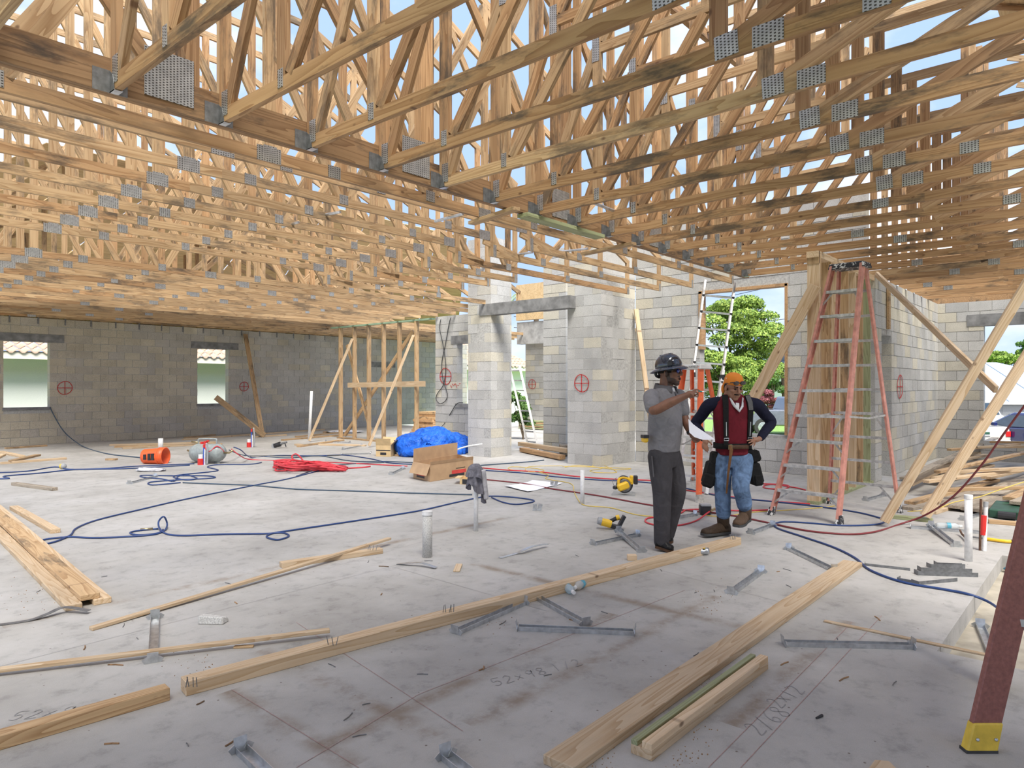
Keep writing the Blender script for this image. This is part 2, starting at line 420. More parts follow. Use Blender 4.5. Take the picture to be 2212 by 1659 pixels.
def scrib(txt, at, size, ang, mat, parent, name='handwriting', M0=None, bold=0.0):
    cu = bpy.data.curves.new(name, 'FONT'); cu.body = txt; cu.size = size; cu.extrude = 0.0005; cu.shear = 0.25; cu.offset = bold if bold else -0.012 * size / 0.1 if False else 0.0
    cu.align_x = 'CENTER'; cu.align_y = 'CENTER'
    tmp = bpy.data.objects.new('tmp', cu); COL.objects.link(tmp)
    dg = bpy.context.evaluated_depsgraph_get()
    me = bpy.data.meshes.new_from_object(tmp.evaluated_get(dg)); bpy.data.objects.remove(tmp)
    me.materials.clear(); me.materials.append(M[mat])
    W = M0 if M0 is not None else Matrix.Translation(Vector(at) + UP * 0.002) @ Matrix.Rotation(ang, 4, 'Z')
    return obj(name, me, None, parent, W)
aR = math.atan2(CR.y, CR.x)
STK = {'5': [[(.9, 1), (.15, 1), (.1, .55), (.6, .6), (.85, .3), (.5, 0), (.05, .1)]], '2': [[(.1, .8), (.4, 1), (.8, .8), (.6, .45), (.05, 0), (.95, .05)]], 'x': [[(.1, .1), (.8, .7)], [(.1, .7), (.8, .1)]], '9': [[(.85, .75), (.5, 1), (.15, .75), (.4, .5), (.8, .65), (.85, .9), (.7, 0)]],
       '8': [[(.5, .52), (.85, .78), (.5, 1), (.15, .78), (.5, .52), (.9, .22), (.5, 0), (.1, .22), (.5, .52)]], '1': [[(.5, 1), (.4, 0)]], '/': [[(.85, 1.05), (.1, -.1)]], '6': [[(.8, 1), (.3, .7), (.1, .25), (.45, 0), (.8, .2), (.6, .45), (.15, .3)]]}
def pencil(txt, at, h, ang):                         # figures pencilled on the slab
    e1 = Vector((math.cos(ang), math.sin(ang), 0)); e2 = Vector((-math.sin(ang), math.cos(ang), 0)); c = Vector(at); x = -len(txt) * h * .36
    for ch in txt:
        for st_ in STK.get(ch, []):
            q = [c + e1 * (x + a * h * .6 + b * h * .15) + e2 * ((b - .5) * h) for a, b in st_]
            strip('handwriting', smooth_pts(q, 4) if len(q) > 2 else q, 0.0045, 'pencil', floor)
        x += h * (.78 if ch != ' ' else .4)
pencil('52x98 1/2', G(1160, 1452), 0.085, aR + 0.52)
pencil('2/68', G(1655, 1557), 0.10, aR + 0.75); pencil('2x12', G(1695, 1505), 0.09, aR + 0.75); pencil('52x98', G(105, 1540), 0.085, aR + 0.25)

# ------------------------------------------------------------------ block walls: every block a piece of its wall
BL, BH, GAP = 0.4064, 3.25 / 16, 0.011
def cuts(a, b, odd, run):
    if not run: return [(a, b)]
    out = []; p = a
    q = a + (BL / 2 if odd else BL)
    while p < b - 0.03:
        e = min(q, b)
        if b - e < 0.06: e = b
        out.append((p, e)); p = e; q = p + BL
    return out
_bm = {}
def block_mesh(sx, sy, sz):
    k = (round(sx, 3), round(sy, 3), round(sz, 3))
    if k not in _bm:
        me = pyd('block', boxv((-sx / 2, -sy / 2, -sz / 2), (sx / 2, sy / 2, sz / 2)), BOXF); me.materials.append(M['block']); _bm[k] = me
    return _bm[k]
def block_wall(name, x0, x1, y0, y1, nc, openings=(), maxparts=300, bothaxes=False, kind='structure', label=None, cat=None, z0=0.0, core='mortar'):
    """openings: (lo, hi, zlo, zhi) measured along the wall's run"""
    runx = (x1 - x0) >= (y1 - y0)
    rec = []
    for c in range(nc):
        za, zb = z0 + c * BH, z0 + (c + 1) * BH
        for (a, b) in cuts(x0, x1, c % 2, runx or bothaxes):
            for (d, e) in cuts(y0, y1, (c + 1) % 2 if bothaxes else c % 2, (not runx) or bothaxes):
                segs = [((a, b) if runx else (d, e))]
                for (lo, hi, zl, zh) in openings:
                    if zb <= zl + 0.02 or za >= zh - 0.02: continue
                    ns = []
                    for (s, t) in segs:
                        if t <= lo or s >= hi: ns.append((s, t)); continue
                        if s < lo - 0.03: ns.append((s, lo))
                        if t > hi + 0.03: ns.append((hi, t))
                    segs = ns
                for (s, t) in segs:
                    if runx: rec.append((s, t, d, e, za, zb))
                    else: rec.append((a, b, s, t, za, zb))
    co = MB(); i_ = 0.007
    ra, rb = (x0, x1) if runx else (y0, y1)
    zt = z0 + nc * BH
    def cb(s, t, zl, zh):
        if t - s < 0.02 or zh - zl < 0.02: return
        j = 0.0 if not bothaxes else i_
        if runx: co.box((s + i_, y0 + i_, zl), (t - i_, y1 - i_, zh))
        else: co.box((x0 + i_, s + i_, zl), (x1 - i_, t - i_, zh))
    ops = sorted(openings); p = ra
    for (lo, hi, zl, zh) in ops:
        cb(p, lo, z0, zt); cb(lo - 2 * i_, hi + 2 * i_, z0, zl - i_); cb(lo - 2 * i_, hi + 2 * i_, zh + i_, zt); p = hi
    cb(p, rb, z0, zt)
    wall = co.build(name, core, world=Matrix())
    tag(wall, label, cat, kind=kind)
    cp = Vector((0, 0, CAMH))
    rec.sort(key=lambda r: (Vector(((r[0] + r[1]) / 2, (r[2] + r[3]) / 2, (r[4] + r[5]) / 2)) - cp).length)
    rnd = random.Random(len(rec))
    for r in rec[:maxparts]:
        sx, sy, sz = r[1] - r[0] - GAP, r[3] - r[2] - GAP * (1 if bothaxes or not runx else 0), r[5] - r[4] - GAP
        if runx and not bothaxes: sy = r[3] - r[2]
        if not runx and not bothaxes: sx = r[1] - r[0]
        if min(sx, sy) < 0.02: continue
        o = bpy.data.objects.new('block', block_mesh(sx, sy, sz)); COL.objects.link(o)
        j = rnd.uniform(-0.003, 0.003)
        put(o, Matrix.Translation(((r[0] + r[1]) / 2 + (0 if runx else j), (r[2] + r[3]) / 2 + (j if runx else 0), (r[4] + r[5]) / 2)), wall)
    if rec[maxparts:]:
        m = MB()
        for r in rec[maxparts:]:
            g = GAP / 2; gx = g if (runx or bothaxes) else 0; gy = g if (not runx or bothaxes) else 0
            m.box((r[0] + gx, r[2] + gy, r[4] + g), (r[1] - gx, r[3] - gy, r[5] - g))
        tag(m.build('more_blocks', 'block_rest', wall), kind='stuff')
    return wall
def red_mark(wall, c, r, axis, name='red_paint_mark', wob=0.06):   # ring with a cross sprayed on a wall
    c = Vector(c); e1 = Vector((1, 0, 0)) if axis == 'x' else Vector((0, 1, 0)); n = Vector((0, -1, 0)) if axis == 'x' else Vector((-1, 0, 0))
    m = MB(); w = 0.016
    K = 28
    ring = [c + n * 0.012 + e1 * (r * math.cos(2 * PI * k / K)) + UP * (r * (1.0 + wob * math.sin(2 * PI * k / K * 2)) * math.sin(2 * PI * k / K)) for k in range(K + 1)]
    for a, b in zip(ring, ring[1:]): m.bar(a, b + (b - a) * 0.12, 0.004, w, up=(b - a).cross(n))
    m.bar(c + n * 0.012 - e1 * r, c + n * 0.012 + e1 * r * 0.95, 0.004, w, up=UP)
    m.bar(c + n * 0.012 - UP * r * 0.98, c + n * 0.012 + UP * r, 0.004, w, up=e1)
    return m.build(name, 'red_paint', wall)

YW = 20.86
wl_ops = [(OY(8, 800, YW).x, OY(107, 800, YW).x, OY(60, 880, YW).z, OY(60, 738, YW).z), (OY(427, 800, YW).x, OY(493, 800, YW).x, OY(460, 872, YW).z, OY(460, 754, YW).z)]
wall_left = block_wall('wall_left', 2.4, 21.0, YW, YW + 0.2, 16, wl_ops, 300)
for (lo, hi, zl, zh) in wl_ops:
    m = MB().box((lo - 0.2, YW - 0.012, zh), (hi + 0.33, YW + 0.19, zh + 0.2)); m.build('lintel', 'precast', wall_left)
    m = MB().box((lo - 0.03, YW - 0.02, zl - 0.07), (hi + 0.03, YW + 0.25, zl)); m.build('window_sill', 'precast', wall_left)
m = MB().box((15.9, YW - 0.012, 2.2), (17.1, YW + 0.1, 2.4)); m.build('lintel', 'precast', wall_left)
red_mark(wall_left, OY(140, 838, YW), 0.17, 'x'); red_mark(wall_left, OY(527, 835, YW), 0.145, 'x')

# long wall on X = 11.93 behind the blue tarp, with its window
XB = 11.93
ob = [(OX(1012, 800, XB).y - 0.6, OX(987, 800, XB).y, OX(998, 872, XB).z, OX(998, 742, XB).z)]
wall_back = block_wall('wall_back', XB, XB + 0.2, 10.72, 12.98, 16, ob, 140)
red_mark(wall_back, OX(963, 813, XB), 0.20, 'y')
m = MB().box((XB - 0.012, ob[0][0], ob[0][3]), (XB + 0.19, ob[0][1] + 0.2, ob[0][3] + 0.2)); m.build('lintel', 'precast', wall_back)
m = MB().box((XB - 0.03, ob[0][0], ob[0][2] - 0.09), (XB + 0.2, ob[0][1] + 0.04, ob[0][2])); m.build('window_sill', 'precast', wall_back)
scr = MB(); p = OX(974, 832, XB)
for k in range(6): scr.bar(p + Vector((-.014, -.06 * k, .03 * (k % 2))), p + Vector((-.014, -.06 * k - .05, -.06 + .05 * (k % 3))), 0.004, 0.014)
scr.build('red_scribble', 'red_paint', wall_back)
# the entry: two tall piers, a beam across, and a pier beyond
pier_a = block_wall('wall_entry_left', 10.75, 11.42, 9.97, 10.66, 23, (), 300, True)
pier_b = block_wall('wall_entry_right', 10.92, 12.15, 7.31, 8.1, 23, (), 300, True)
pier_c = block_wall('wall_entry_far', 12.73, 12.93, 9.48, 10.14, 23, (), 120)
m = MB().box((10.735, 7.9, OX(1235, 667, 10.92).z), (10.95, 10.3, OX(1235, 667, 10.92).z + 0.24))
tag(m.build('trim_1', 'precast', world=Matrix()), kind='structure')
red_mark(pier_b, Vector((10.92, OX(1257, 828, 10.92).y, OX(1257, 828, 10.92).z)), 0.165, 'y')
# wall with the tall window behind the two men
XW = 12.15
wo = [(4.30, OX(1512, 800, XW).y, OX(1650, 938, XW).z, OX(1600, 622, XW).z)]
wall_window = block_wall('wall_window', XW, XW + 0.2, 3.05, 7.31, 23, wo, 300)
lo, hi, zl, zh = wo[0]
wf = MB()
wf.box((XW - 0.02, lo - 0.01, zh - 0.04), (XW + 0.16, hi + 0.02, zh + 0.01))
wf.box((XW - 0.02, lo - 0.005, zl), (XW + 0.10, lo + 0.04, zh)); wf.box((XW - 0.02, hi - 0.04, 2.2), (XW + 0.16, hi + 0.02, zh))
w1 = tag(wf.build('window_1', 'pine_red', world=Matrix()), kind='structure')
# right wall (runs away from the camera) and the end wall with the wide opening
YR = 2.87
ro = [(12.35, 13.0, -0.05, 2.35)]
wall_right = block_wall('wall_right', 11.95, 17.0, YR, YR + 0.2, 16, ro, 300)
red_mark(wall_right, OY(1943, 835, YR), 0.20, 'x')
m = MB().box((12.62, YR - 0.05, 2.45), (12.72, YR - 0.01, 3.2)); m.build('nailer', 'pine', wall_right)
XE = 17.0
eo = [(-4.2, 2.06, 0.40, 2.74)]
wall_end = block_wall('wall_end', XE, XE + 0.2, -6.0, YR + 0.2, 16, eo, 160)
m = MB().box((XE - 0.012, -4.4, 2.74), (XE + 0.19, 2.35, 2.98)); m.build('lintel', 'precast', wall_end)
wall_side = block_wall('wall_near_right', -7.0, 17.0, -6.7, -6.5, 16, [(8, 12, 0.9, 2.5), (1, 5, 0.0, 2.5)], 0)
# low far room seen through the entry
wall_far = block_wall('wall_far', 19.6, 19.8, 9.5, 16.45, 16, (), 120)
pf = OX(1150, 830, 19.6); red_mark(wall_far, pf, 0.17, 'y')
rj = MB().box((19.4, 9.5, 3.25), (19.8, 16.45, 3.36)); tag(rj.build('trim_2', 'pine', world=Matrix()), kind='structure')

# ------------------------------------------------------------------ roof trusses
CW, CD = 0.038, 0.089                                # 2x4 lumber
_pl = {}
def plate(parent, c, w, h, normal, ang=0.0, mat='nail_plate'):
    """toothed plate on the face with the given normal ('x-','y-')"""
    k = (round(w, 3), round(h, 3))
    if k not in _pl:
        me = pyd('nail_plate', boxv((-w / 2, -0.0015, -h / 2), (w / 2, 0.0015, h / 2)), BOXF); me.materials.append(M[mat]); _pl[k] = me
    o = bpy.data.objects.new('nail_plate', _pl[k]); COL.objects.link(o)
    R = Matrix.Rotation(PI / 2, 4, 'Z') if normal == 'x' else Matrix()
    put(o, Matrix.Translation(Vector(c)) @ R @ Matrix.Rotation(ang, 4, 'Y'), parent)
    return o
rt = random.Random(3)
# --- girder truss on Y = GY
GY, GZ = 4.50, 3.25
gd = empty('girder_truss', (5, GY, GZ), 'dark-stained doubled girder truss with square metal gusset plates crossing above the room', 'truss')
beam('bottom_chord', (-4.0, GY + .02, GZ + .10), (10.9, GY + .02, GZ + .10), 0.038, 0.20, 'pine_old', gd)
beam('bottom_chord', (-4.0, GY - .02, GZ + .10), (10.9, GY - .02, GZ + .10), 0.038, 0.20, 'pine_old', gd)
gx = [-0.15, 1.86, 3.88, 5.9, 7.9, 9.9]
for i, x in enumerate(gx):
    beam('web', (x + .12, GY, GZ + .18), (x + .12, GY, 6.6), 0.14, 0.076, 'pine_old' if i % 2 else 'pine_red', gd, up=Vector((0, 1, 0)))
    beam('web', (x - .05, GY, GZ + .2), (x - 1.75, GY, 5.6), 0.089, 0.04, 'pine_red', gd, up=Vector((0, 1, 0)))
    plate(gd, (x, GY - .043, GZ + .20), 0.30, 0.30, 'y')
beam('top_chord', (-4, GY, 6.6), (10.9, GY, 6.6), 0.076, 0.14, 'pine_old', gd)
# --- trusses hung from the girder, running toward the right of the photo
RY1 = -6.4
def rtop(y, x):
    z = 3.46 + 0.42 * (y - RY1)
    return min(z, 6.7)
RIGHT = []
for i in range(-3, 23):
    x = 1.54 + 0.655 * i
    if x > 16.9: break
    hung = x < 10.9
    y1 = GY - 0.045 if hung else YR + 0.1
    if 9.6 < x < 11.0: y1 = GY - 0.045
    n = i + 2
    if i <= -2: lab, grp = 'roof truss overhead at the very edge of the photo', 'trusses above the camera'
    elif n - 1 < 17: lab, grp = 'pine roof truss running off to the right, %s of the row from the left' % ORD[max(0, n - 1)], 'trusses of the right-hand row'
    else: lab, grp = 'low pine truss over the far right corner by the block wall', 'trusses over the far right corner'
    t = empty('roof_truss', (x, y1, GZ), lab, 'truss', grp); RIGHT.append(t)
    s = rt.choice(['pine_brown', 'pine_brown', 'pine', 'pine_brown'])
    U = Vector((0, 0, 1)); A = Vector((1, 0, 0))
    beam('bottom_chord', (x, y1, GZ + CD / 2), (x, 1.36, GZ + CD / 2), CW, CD, s, t)
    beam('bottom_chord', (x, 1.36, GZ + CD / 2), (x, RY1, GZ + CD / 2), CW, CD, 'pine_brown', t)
    if hung:
        beam('web', (x, y1 - .045, GZ + CD), (x, y1 - .045, 6.1), CW, CD, s, t, up=Vector((0, 1, 0)))
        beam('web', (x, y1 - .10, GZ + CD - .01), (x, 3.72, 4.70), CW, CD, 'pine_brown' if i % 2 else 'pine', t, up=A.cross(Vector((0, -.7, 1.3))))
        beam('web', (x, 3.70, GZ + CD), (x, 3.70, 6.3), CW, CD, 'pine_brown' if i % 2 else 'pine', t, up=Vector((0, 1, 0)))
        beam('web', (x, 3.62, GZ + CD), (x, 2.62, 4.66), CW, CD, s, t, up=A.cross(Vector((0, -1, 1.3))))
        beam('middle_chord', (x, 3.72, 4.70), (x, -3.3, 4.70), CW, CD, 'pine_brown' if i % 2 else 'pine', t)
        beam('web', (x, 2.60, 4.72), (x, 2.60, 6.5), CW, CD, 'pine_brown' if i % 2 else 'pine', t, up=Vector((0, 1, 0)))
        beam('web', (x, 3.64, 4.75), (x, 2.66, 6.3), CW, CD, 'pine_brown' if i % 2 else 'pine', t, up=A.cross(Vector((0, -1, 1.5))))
        plate(t, (x - .021, y1 - .075, GZ + .115), 0.075, 0.16, 'x'); plate(t, (x - .021, 3.70, GZ + .08), 0.055, 0.11, 'x')
        plate(t, (x - .021, 3.71, 4.71), 0.08, 0.26, 'x')
    else:
        beam('web', (x, 2.75, GZ + CD), (x, 2.75, rtop(2.75, x)), CW, CD, s, t, up=Vector((0, 1, 0)))
    beam('web', (x, 1.60, GZ + CD), (x, 1.60, 4.66 if hung else rtop(1.6, x)), CW, CD, s, t, up=Vector((0, 1, 0)))
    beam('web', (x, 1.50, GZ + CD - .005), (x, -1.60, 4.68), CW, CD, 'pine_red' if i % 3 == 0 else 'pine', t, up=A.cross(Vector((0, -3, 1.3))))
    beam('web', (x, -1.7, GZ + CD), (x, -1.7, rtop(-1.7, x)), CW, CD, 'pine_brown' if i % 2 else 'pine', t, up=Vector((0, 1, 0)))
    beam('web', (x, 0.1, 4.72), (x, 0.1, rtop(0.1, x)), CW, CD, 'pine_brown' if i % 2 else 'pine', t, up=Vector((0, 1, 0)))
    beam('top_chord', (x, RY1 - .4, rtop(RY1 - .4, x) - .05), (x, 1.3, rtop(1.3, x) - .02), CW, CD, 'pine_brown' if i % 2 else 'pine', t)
    if hung: beam('top_chord', (x, 1.3, 6.66), (x, y1, 6.66), CW, CD, 'pine_brown' if i % 2 else 'pine', t)
    if i <= 8: plate(t, (x - .021, 1.55, GZ + .065), 0.13, 0.125, 'x', 0.06); plate(t, (x - .021, 1.33, GZ + .055), 0.16, 0.11, 'x')
    else: plate(t, (x - .021, rt.uniform(0.2, 2.6), GZ + .045), 0.14, 0.085, 'x')
    if i in (0, 3, 7, 8): plate(t, (x - .021, 0.83, GZ + .045), 0.12, 0.085, 'x')
    plate(t, (x - .021, -1.6, 4.70), 0.13, 0.11, 'x')
    plate(t, (x - .021, 0.1, 4.74), 0.09, 0.12, 'x')
    if hung:                                         # folded steel hanger under the end of the chord
        h = MB(); yb = GY - .042
        h.box((x - .115, yb - .003, GZ - .006), (x - .020, yb, GZ + .125)); h.box((x + .020, yb - .003, GZ - .006), (x + .075, yb, GZ + .125))
        h.add([(x - .024, yb, GZ - .006), (x - .024, yb - .075, GZ - .006), (x - .024, yb - .05, GZ + .09), (x - .024, yb, GZ + .125), (x - .021, yb, GZ - .006), (x - .021, yb - .075, GZ - .006), (x - .021, yb - .05, GZ + .09), (x - .021, yb, GZ + .125)], [(0, 1, 2, 3), (7, 6, 5, 4), (0, 4, 5, 1), (1, 5, 6, 2), (2, 6, 7, 3)])
        h.build('hanger', 'galv_dark', t)
        MB().box((x - .024, yb - .075, GZ - .006), (x + .024, yb, GZ - .002)).build('hanger_seat', 'galv', t)
# --- trusses parallel to the girder on its left
def ltop(x, y):
    return max(3.6, min(3.62 + 0.42 * (11.9 - x), 3.62 + 0.42 * (YW + 0.3 - y), 6.4))
ltr = random.Random(11)
LY = [4.93, 5.67, 6.31, 6.98, 7.62, 8.25, 8.88, 9.51, 10.15] + [10.95 + 0.64 * k for k in range(16)]
for k, y in enumerate(LY):
    tray = 1 <= k <= 8
    xe = 11.35 if k <= 3 else (8.85 if k <= 7 else 11.9)
    if k >= 16: xe = 20.0
    xs0 = -3.0 if y < 9 else (-1.0 if y < 14 else 1.0)
    if tray: lab, grp = 'pale pine truss with a raised bottom chord, %s behind the girder' % ORD[k], 'trusses of the raised ceiling'
    elif k == 0: lab, grp = 'orange-toned pine truss lying close behind the dark girder', None
    elif k < 14: lab, grp = 'mould-speckled flat truss of the dense left-hand band, %s from its near side' % ORD[k - 9], 'trusses of the left-hand band'
    else: lab, grp = 'flat pine truss in the tight rows close to the far left wall', 'trusses by the far left wall'
    t = empty('roof_truss', (xs0, y, GZ), lab, 'truss', grp)
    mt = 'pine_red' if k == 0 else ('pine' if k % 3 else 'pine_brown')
    zb = 3.46 if tray else GZ
    zbm = zb + CD / 2
    if tray:
        beam('bottom_chord', (xs0, y, zbm), (3.1, y, zbm), CW, CD, mt, t); beam('bottom_chord', (3.1, y, zbm), (6.72, y, zbm), CW, CD, 'pine', t)
        beam('bottom_chord', (6.86, y, GZ + CD / 2), (xe, y, GZ + CD / 2), CW, CD, mt, t)
        beam('web', (6.66, y, zb - .02), (7.35, y, GZ + CD * .7), CW, CD, 'pine', t)
        beam('web', (6.82, y, GZ), (6.82, y, min(ltop(6.82, y), 5.2)), CW, CD, 'pine', t, up=Vector((1, 0, 0)))
        plate(t, (6.66, y - .021, zb + .05), 0.20, 0.12, 'y'); plate(t, (6.86, y - .021, GZ + .08), 0.06, 0.16, 'y')
    else:
        xm = 5.2 + (k % 3) * 0.9
        beam('bottom_chord', (xs0, y, zbm), (xm, y, zbm), CW, CD, mt, t); beam('bottom_chord', (xm, y, zbm), (xe, y, zbm), CW, CD, 'pine', t)
        plate(t, (xm, y - .021, zbm), 0.18, 0.10, 'y')
    plate(t, (2.79, y - .021, zb + .05), 0.20, 0.115, 'y'); plate(t, (3.38, y - .021, zb + .05), 0.12, 0.10, 'y')
    detail = y < 15
    if xe < 11.9 or k <= 8:
        beam('web', (xe - .045, y, GZ), (xe - .045, y, max(GZ + .35, ltop(xe, y))), CW, CD, 'pine', t, up=Vector((1, 0, 0)))
        plate(t, (xe - .045, y - .021, GZ + .06), 0.05, 0.14, 'y')
    # webs
    xn = [xs0 + 0.4, -0.55, 1.05, 2.80, 4.45, 6.0, 7.9, 9.4]
    xn = [a for a in xn if a < xe - 0.3 and a >= xs0]
    if not detail: xn = xn[1::2]
    for j, a in enumerate(xn):
        b0 = (zb if (a < 6.7 or not tray) else GZ) + CD
        zt = ltop(a, y) - .05
        if zt - b0 < 0.15: continue
        beam('web', (a, y, b0), (a, y, zt), CW, CD, 'pine' if j % 2 else 'pine_brown', t, up=Vector((1, 0, 0)))
        if j + 1 < len(xn):
            c = xn[j + 1]; z2 = ltop(c, y) - .1
            if j % 2 == 0: p, q = Vector((a + .06, y, b0)), Vector((c - .03, y, z2))
            else: p, q = Vector((a + .05, y, zt - .05)), Vector((c - .06, y, (zb if (c < 6.7 or not tray) else GZ) + CD))
            if detail or j % 2 == 0: beam('web', p, q, CW, CD, 'pine', t)
        if detail: plate(t, (a, y - .021, b0 - .02), 0.11, 0.10, 'y')
    # top chords
    cap = min(3.62 + 0.42 * (YW + 0.3 - y), 6.4); xk = 11.9 - (cap - 3.62) / 0.42
    xr = min(xe, 12.6) if k < 16 else 12.6
    beam('top_chord', (xs0, y, cap - .02), (max(xk, xs0 + .5), y, cap - .02), CW, CD, 'pine', t)
    if xr > xk: beam('top_chord', (xk, y, cap - .02), (xr, y, ltop(xr, y) - .02 if xr < 11.9 else 3.6 - .42 * (xr - 11.9)), CW, CD, 'pine', t)
# jack trusses' ends on the far left wall with their straps
for i in range(22):
    x = 3.0 + i * 0.61
    j = tag(beam('jack_rafter', (x, 19.9, 3.36), (x, YW + 0.5, 3.30), CW, CD, 'pine', None), 'short jack rafter end strapped to the top of the far left wall', 'rafter', 'jack rafters on the left wall')
    MB().box((x - .035, YW - .012, 3.10), (x + .0, YW - .006, 3.34)).build('strap', 'galv_dark', j)
# --- plywood nailed on the seen slopes, plus unseen pieces sized for their shade
tag(MB().box((0, YW + .60, 2.9), (21, YW + .64, 3.60)).build('trim_5', 'pine', world=Matrix()), kind='structure')
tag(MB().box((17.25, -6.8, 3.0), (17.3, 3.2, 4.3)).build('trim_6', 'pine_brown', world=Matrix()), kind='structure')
def deck(name, quad, nu, nv, label, thick=0.016):
    a, b, c, d = [Vector(p) for p in quad]           # a-b along the eaves, d-c along the top
    o = empty(name, (a + b) / 2, label, 'roof deck')
    for i in range(nu):
        for j in range(nv):
            g = 0.004
            def P(s, t): return (a.lerp(b, s)).lerp(d.lerp(c, s), t)
            s0, s1, t0, t1 = i / nu + g / 4, (i + 1) / nu - g / 4, j / nv + g / 4, (j + 1) / nv - g / 4
            n = (b - a).cross(d - a).normalized() * thick
            q = [P(s0, t0), P(s1, t0), P(s1, t1), P(s0, t1)]
            MB().add(q + [p + n for p in q], BOXF).build('panel', 'plywood', o)
    return o
deck('roof_deck', [(-5.0, -6.8, rtop(-6.8, 0) + .02), (3.0, -6.8, rtop(-6.8, 0) + .02), (3.0, 1.0, rtop(1.0, 0) + .02), (-5.0, 1.0, rtop(1.0, 0) + .02)], 3, 6, 'unseen plywood roof deck above the camera, sized to shade the near floor')  # out of view; its extent is cut to darken the near slab
deck('roof_deck', [(3.05, -0.6, rtop(-0.6, 0) + .02), (12.0, -0.6, rtop(-0.6, 0) + .02), (12.0, 1.25, rtop(1.25, 0) + .02), (3.05, 1.25, rtop(1.25, 0) + .02)], 4, 1, 'strip of plywood roof deck at the top right corner of the photo')
deck('roof_deck', [(11.85, -6.8, rtop(-6.8, 0) + .02), (17.2, -6.8, rtop(-6.8, 0) + .02), (17.2, -0.6, rtop(-0.6, 0) + .02), (11.85, -0.6, rtop(-0.6, 0) + .02)], 3, 5, 'unseen plywood roof deck off to the right, added to shade the end wall')  # unseen deck added so its shadow falls on the end wall
deck('roof_deck', [(21, YW + .6, 3.56), (0.0, YW + .6, 3.56), (4.0, 14.9, 6.0), (15.0, 14.9, 6.0)], 9, 5, 'plywood roof deck sloping above the far left wall')
# ------------------------------------------------------------------ more materials
plain('fiber_pink', (0.60, 0.27, 0.21), 0.55, var=0.22, scale=14, bmp=0.1)
plain('fiber_orange', (0.85, 0.18, 0.07), 0.5, var=0.12, scale=10)
plain('fiber_brown', (0.27, 0.105, 0.085), 0.6, var=0.2, scale=60, bmp=0.25)
plain('alu', (0.66, 0.66, 0.65), 0.38, 0.75, 0.18, 18)
plain('alu_worn', (0.52, 0.51, 0.49), 0.5, 0.45, 0.3, 22)
plain('rubber', (0.05, 0.05, 0.05), 0.8, var=0.3)
plain('foot_grey', (0.42, 0.40, 0.37), 0.8, var=0.3, scale=30)
plain('yellow', (0.72, 0.50, 0.06), 0.55, var=0.15, scale=20)
plain('yellow_tool', (0.85, 0.52, 0.03), 0.4, var=0.1)
plain('cap_grey', (0.62, 0.62, 0.61), 0.5, var=0.08)
def spatter():
    m, t, b = nt('black_spattered'); tc = N(t, 'ShaderNodeTexCoord'); no = N(t, 'ShaderNodeTexNoise'); no.inputs['Scale'].default_value = 30; no.inputs['Detail'].default_value = 6
    t.links.new(tc.outputs['Object'], no.inputs['Vector'])
    t.links.new(ramp(t, no.outputs['Fac'], [(0.52, (0.03, 0.03, 0.035)), (0.60, (0.75, 0.75, 0.73))]), b.inputs['Base Color']); b.inputs['Roughness'].default_value = 0.6
spatter()

# ------------------------------------------------------------------ framed stud partition behind the tarp
XP = 11.78
sp = empty('stud_partition', (XP, 15, 0), 'bare stud partition of six pine studs under a green top plate', 'wall frame')
for u, v in ((736, 944), (766, 948), (797, 952), (829, 958), (863, 965), (900, 972)):
    y = OX(u, 850, XP).y
    beam('stud', (XP, y, .04), (XP, y, 3.17), 0.04, 0.12, 'pine', sp, up=Vector((1, 0, 0)))
y0, y1 = OX(718, 850, XP).y, OX(936, 850, XP).y
beam('top_plate', (XP, y0, 3.19), (XP, y1, 3.19), 0.12, 0.04, 'green_edge', sp)
beam('sole_plate', (XP, y0 - .3, .02), (XP, OX(830, 850, XP).y, .02), 0.12, 0.04, 'pine', sp)
a, b = OX(752, 832, XP - .08), OX(918, 829, XP - .08)
beam('cross_rail', a, b, 0.04, 0.14, 'pine_fresh', sp)
for (u0, v0, z0), (u1, v1) in (((761, 732, 0), (668, 952)), ((893, 724, 0), (797, 963))):
    beam('brace', OX(u0, v0, XP - .08), G(u1, v1, .04), 0.089, 0.04, 'pine_fresh', sp)
beam('brace', OX(893, 715, XP + .1), OX(745, 940, XP + .12), 0.04, 0.10, 'pine', sp)
beam('brace', OX(750, 745, XP + .1), OX(800, 928, XP + .1), 0.04, 0.10, 'pine', sp)

# built-up studs beside the tall stepladder
YP = 2.955
ps = empty('stud_partition', (9.3, YP, 0), 'close row of wide pine studs behind the tall stepladder', 'wall frame')
for i, (x, mt) in enumerate(((9.30, 'pine_fresh'), (9.345, 'pine'), (9.78, 'pine'), (10.15, 'pine_fresh'), (10.55, 'pine'), (10.93, 'pine_fresh'), (11.3, 'pine'), (11.72, 'treated'))):
    beam('stud', (x, YP, .04), (x, YP, 3.17), 0.15, 0.04, mt, ps, up=Vector((1, 0, 0)))
beam('sole_plate', (9.26, YP, .02), (11.9, YP, .02), 0.15, 0.04, 'treated', ps)
beam('top_plate', (9.25, YP, 3.19), (12.5, YP, 3.19), 0.15, 0.04, 'pine_fresh', ps)
beam('top_plate', (9.25, YP, 3.23), (12.5, YP, 3.23), 0.15, 0.04, 'pine_fresh', ps)
beam('block', (9.285, YP, 3.09), (9.285, YP, 3.25), 0.15, 0.03, 'pine', ps, up=Vector((1, 0, 0)))

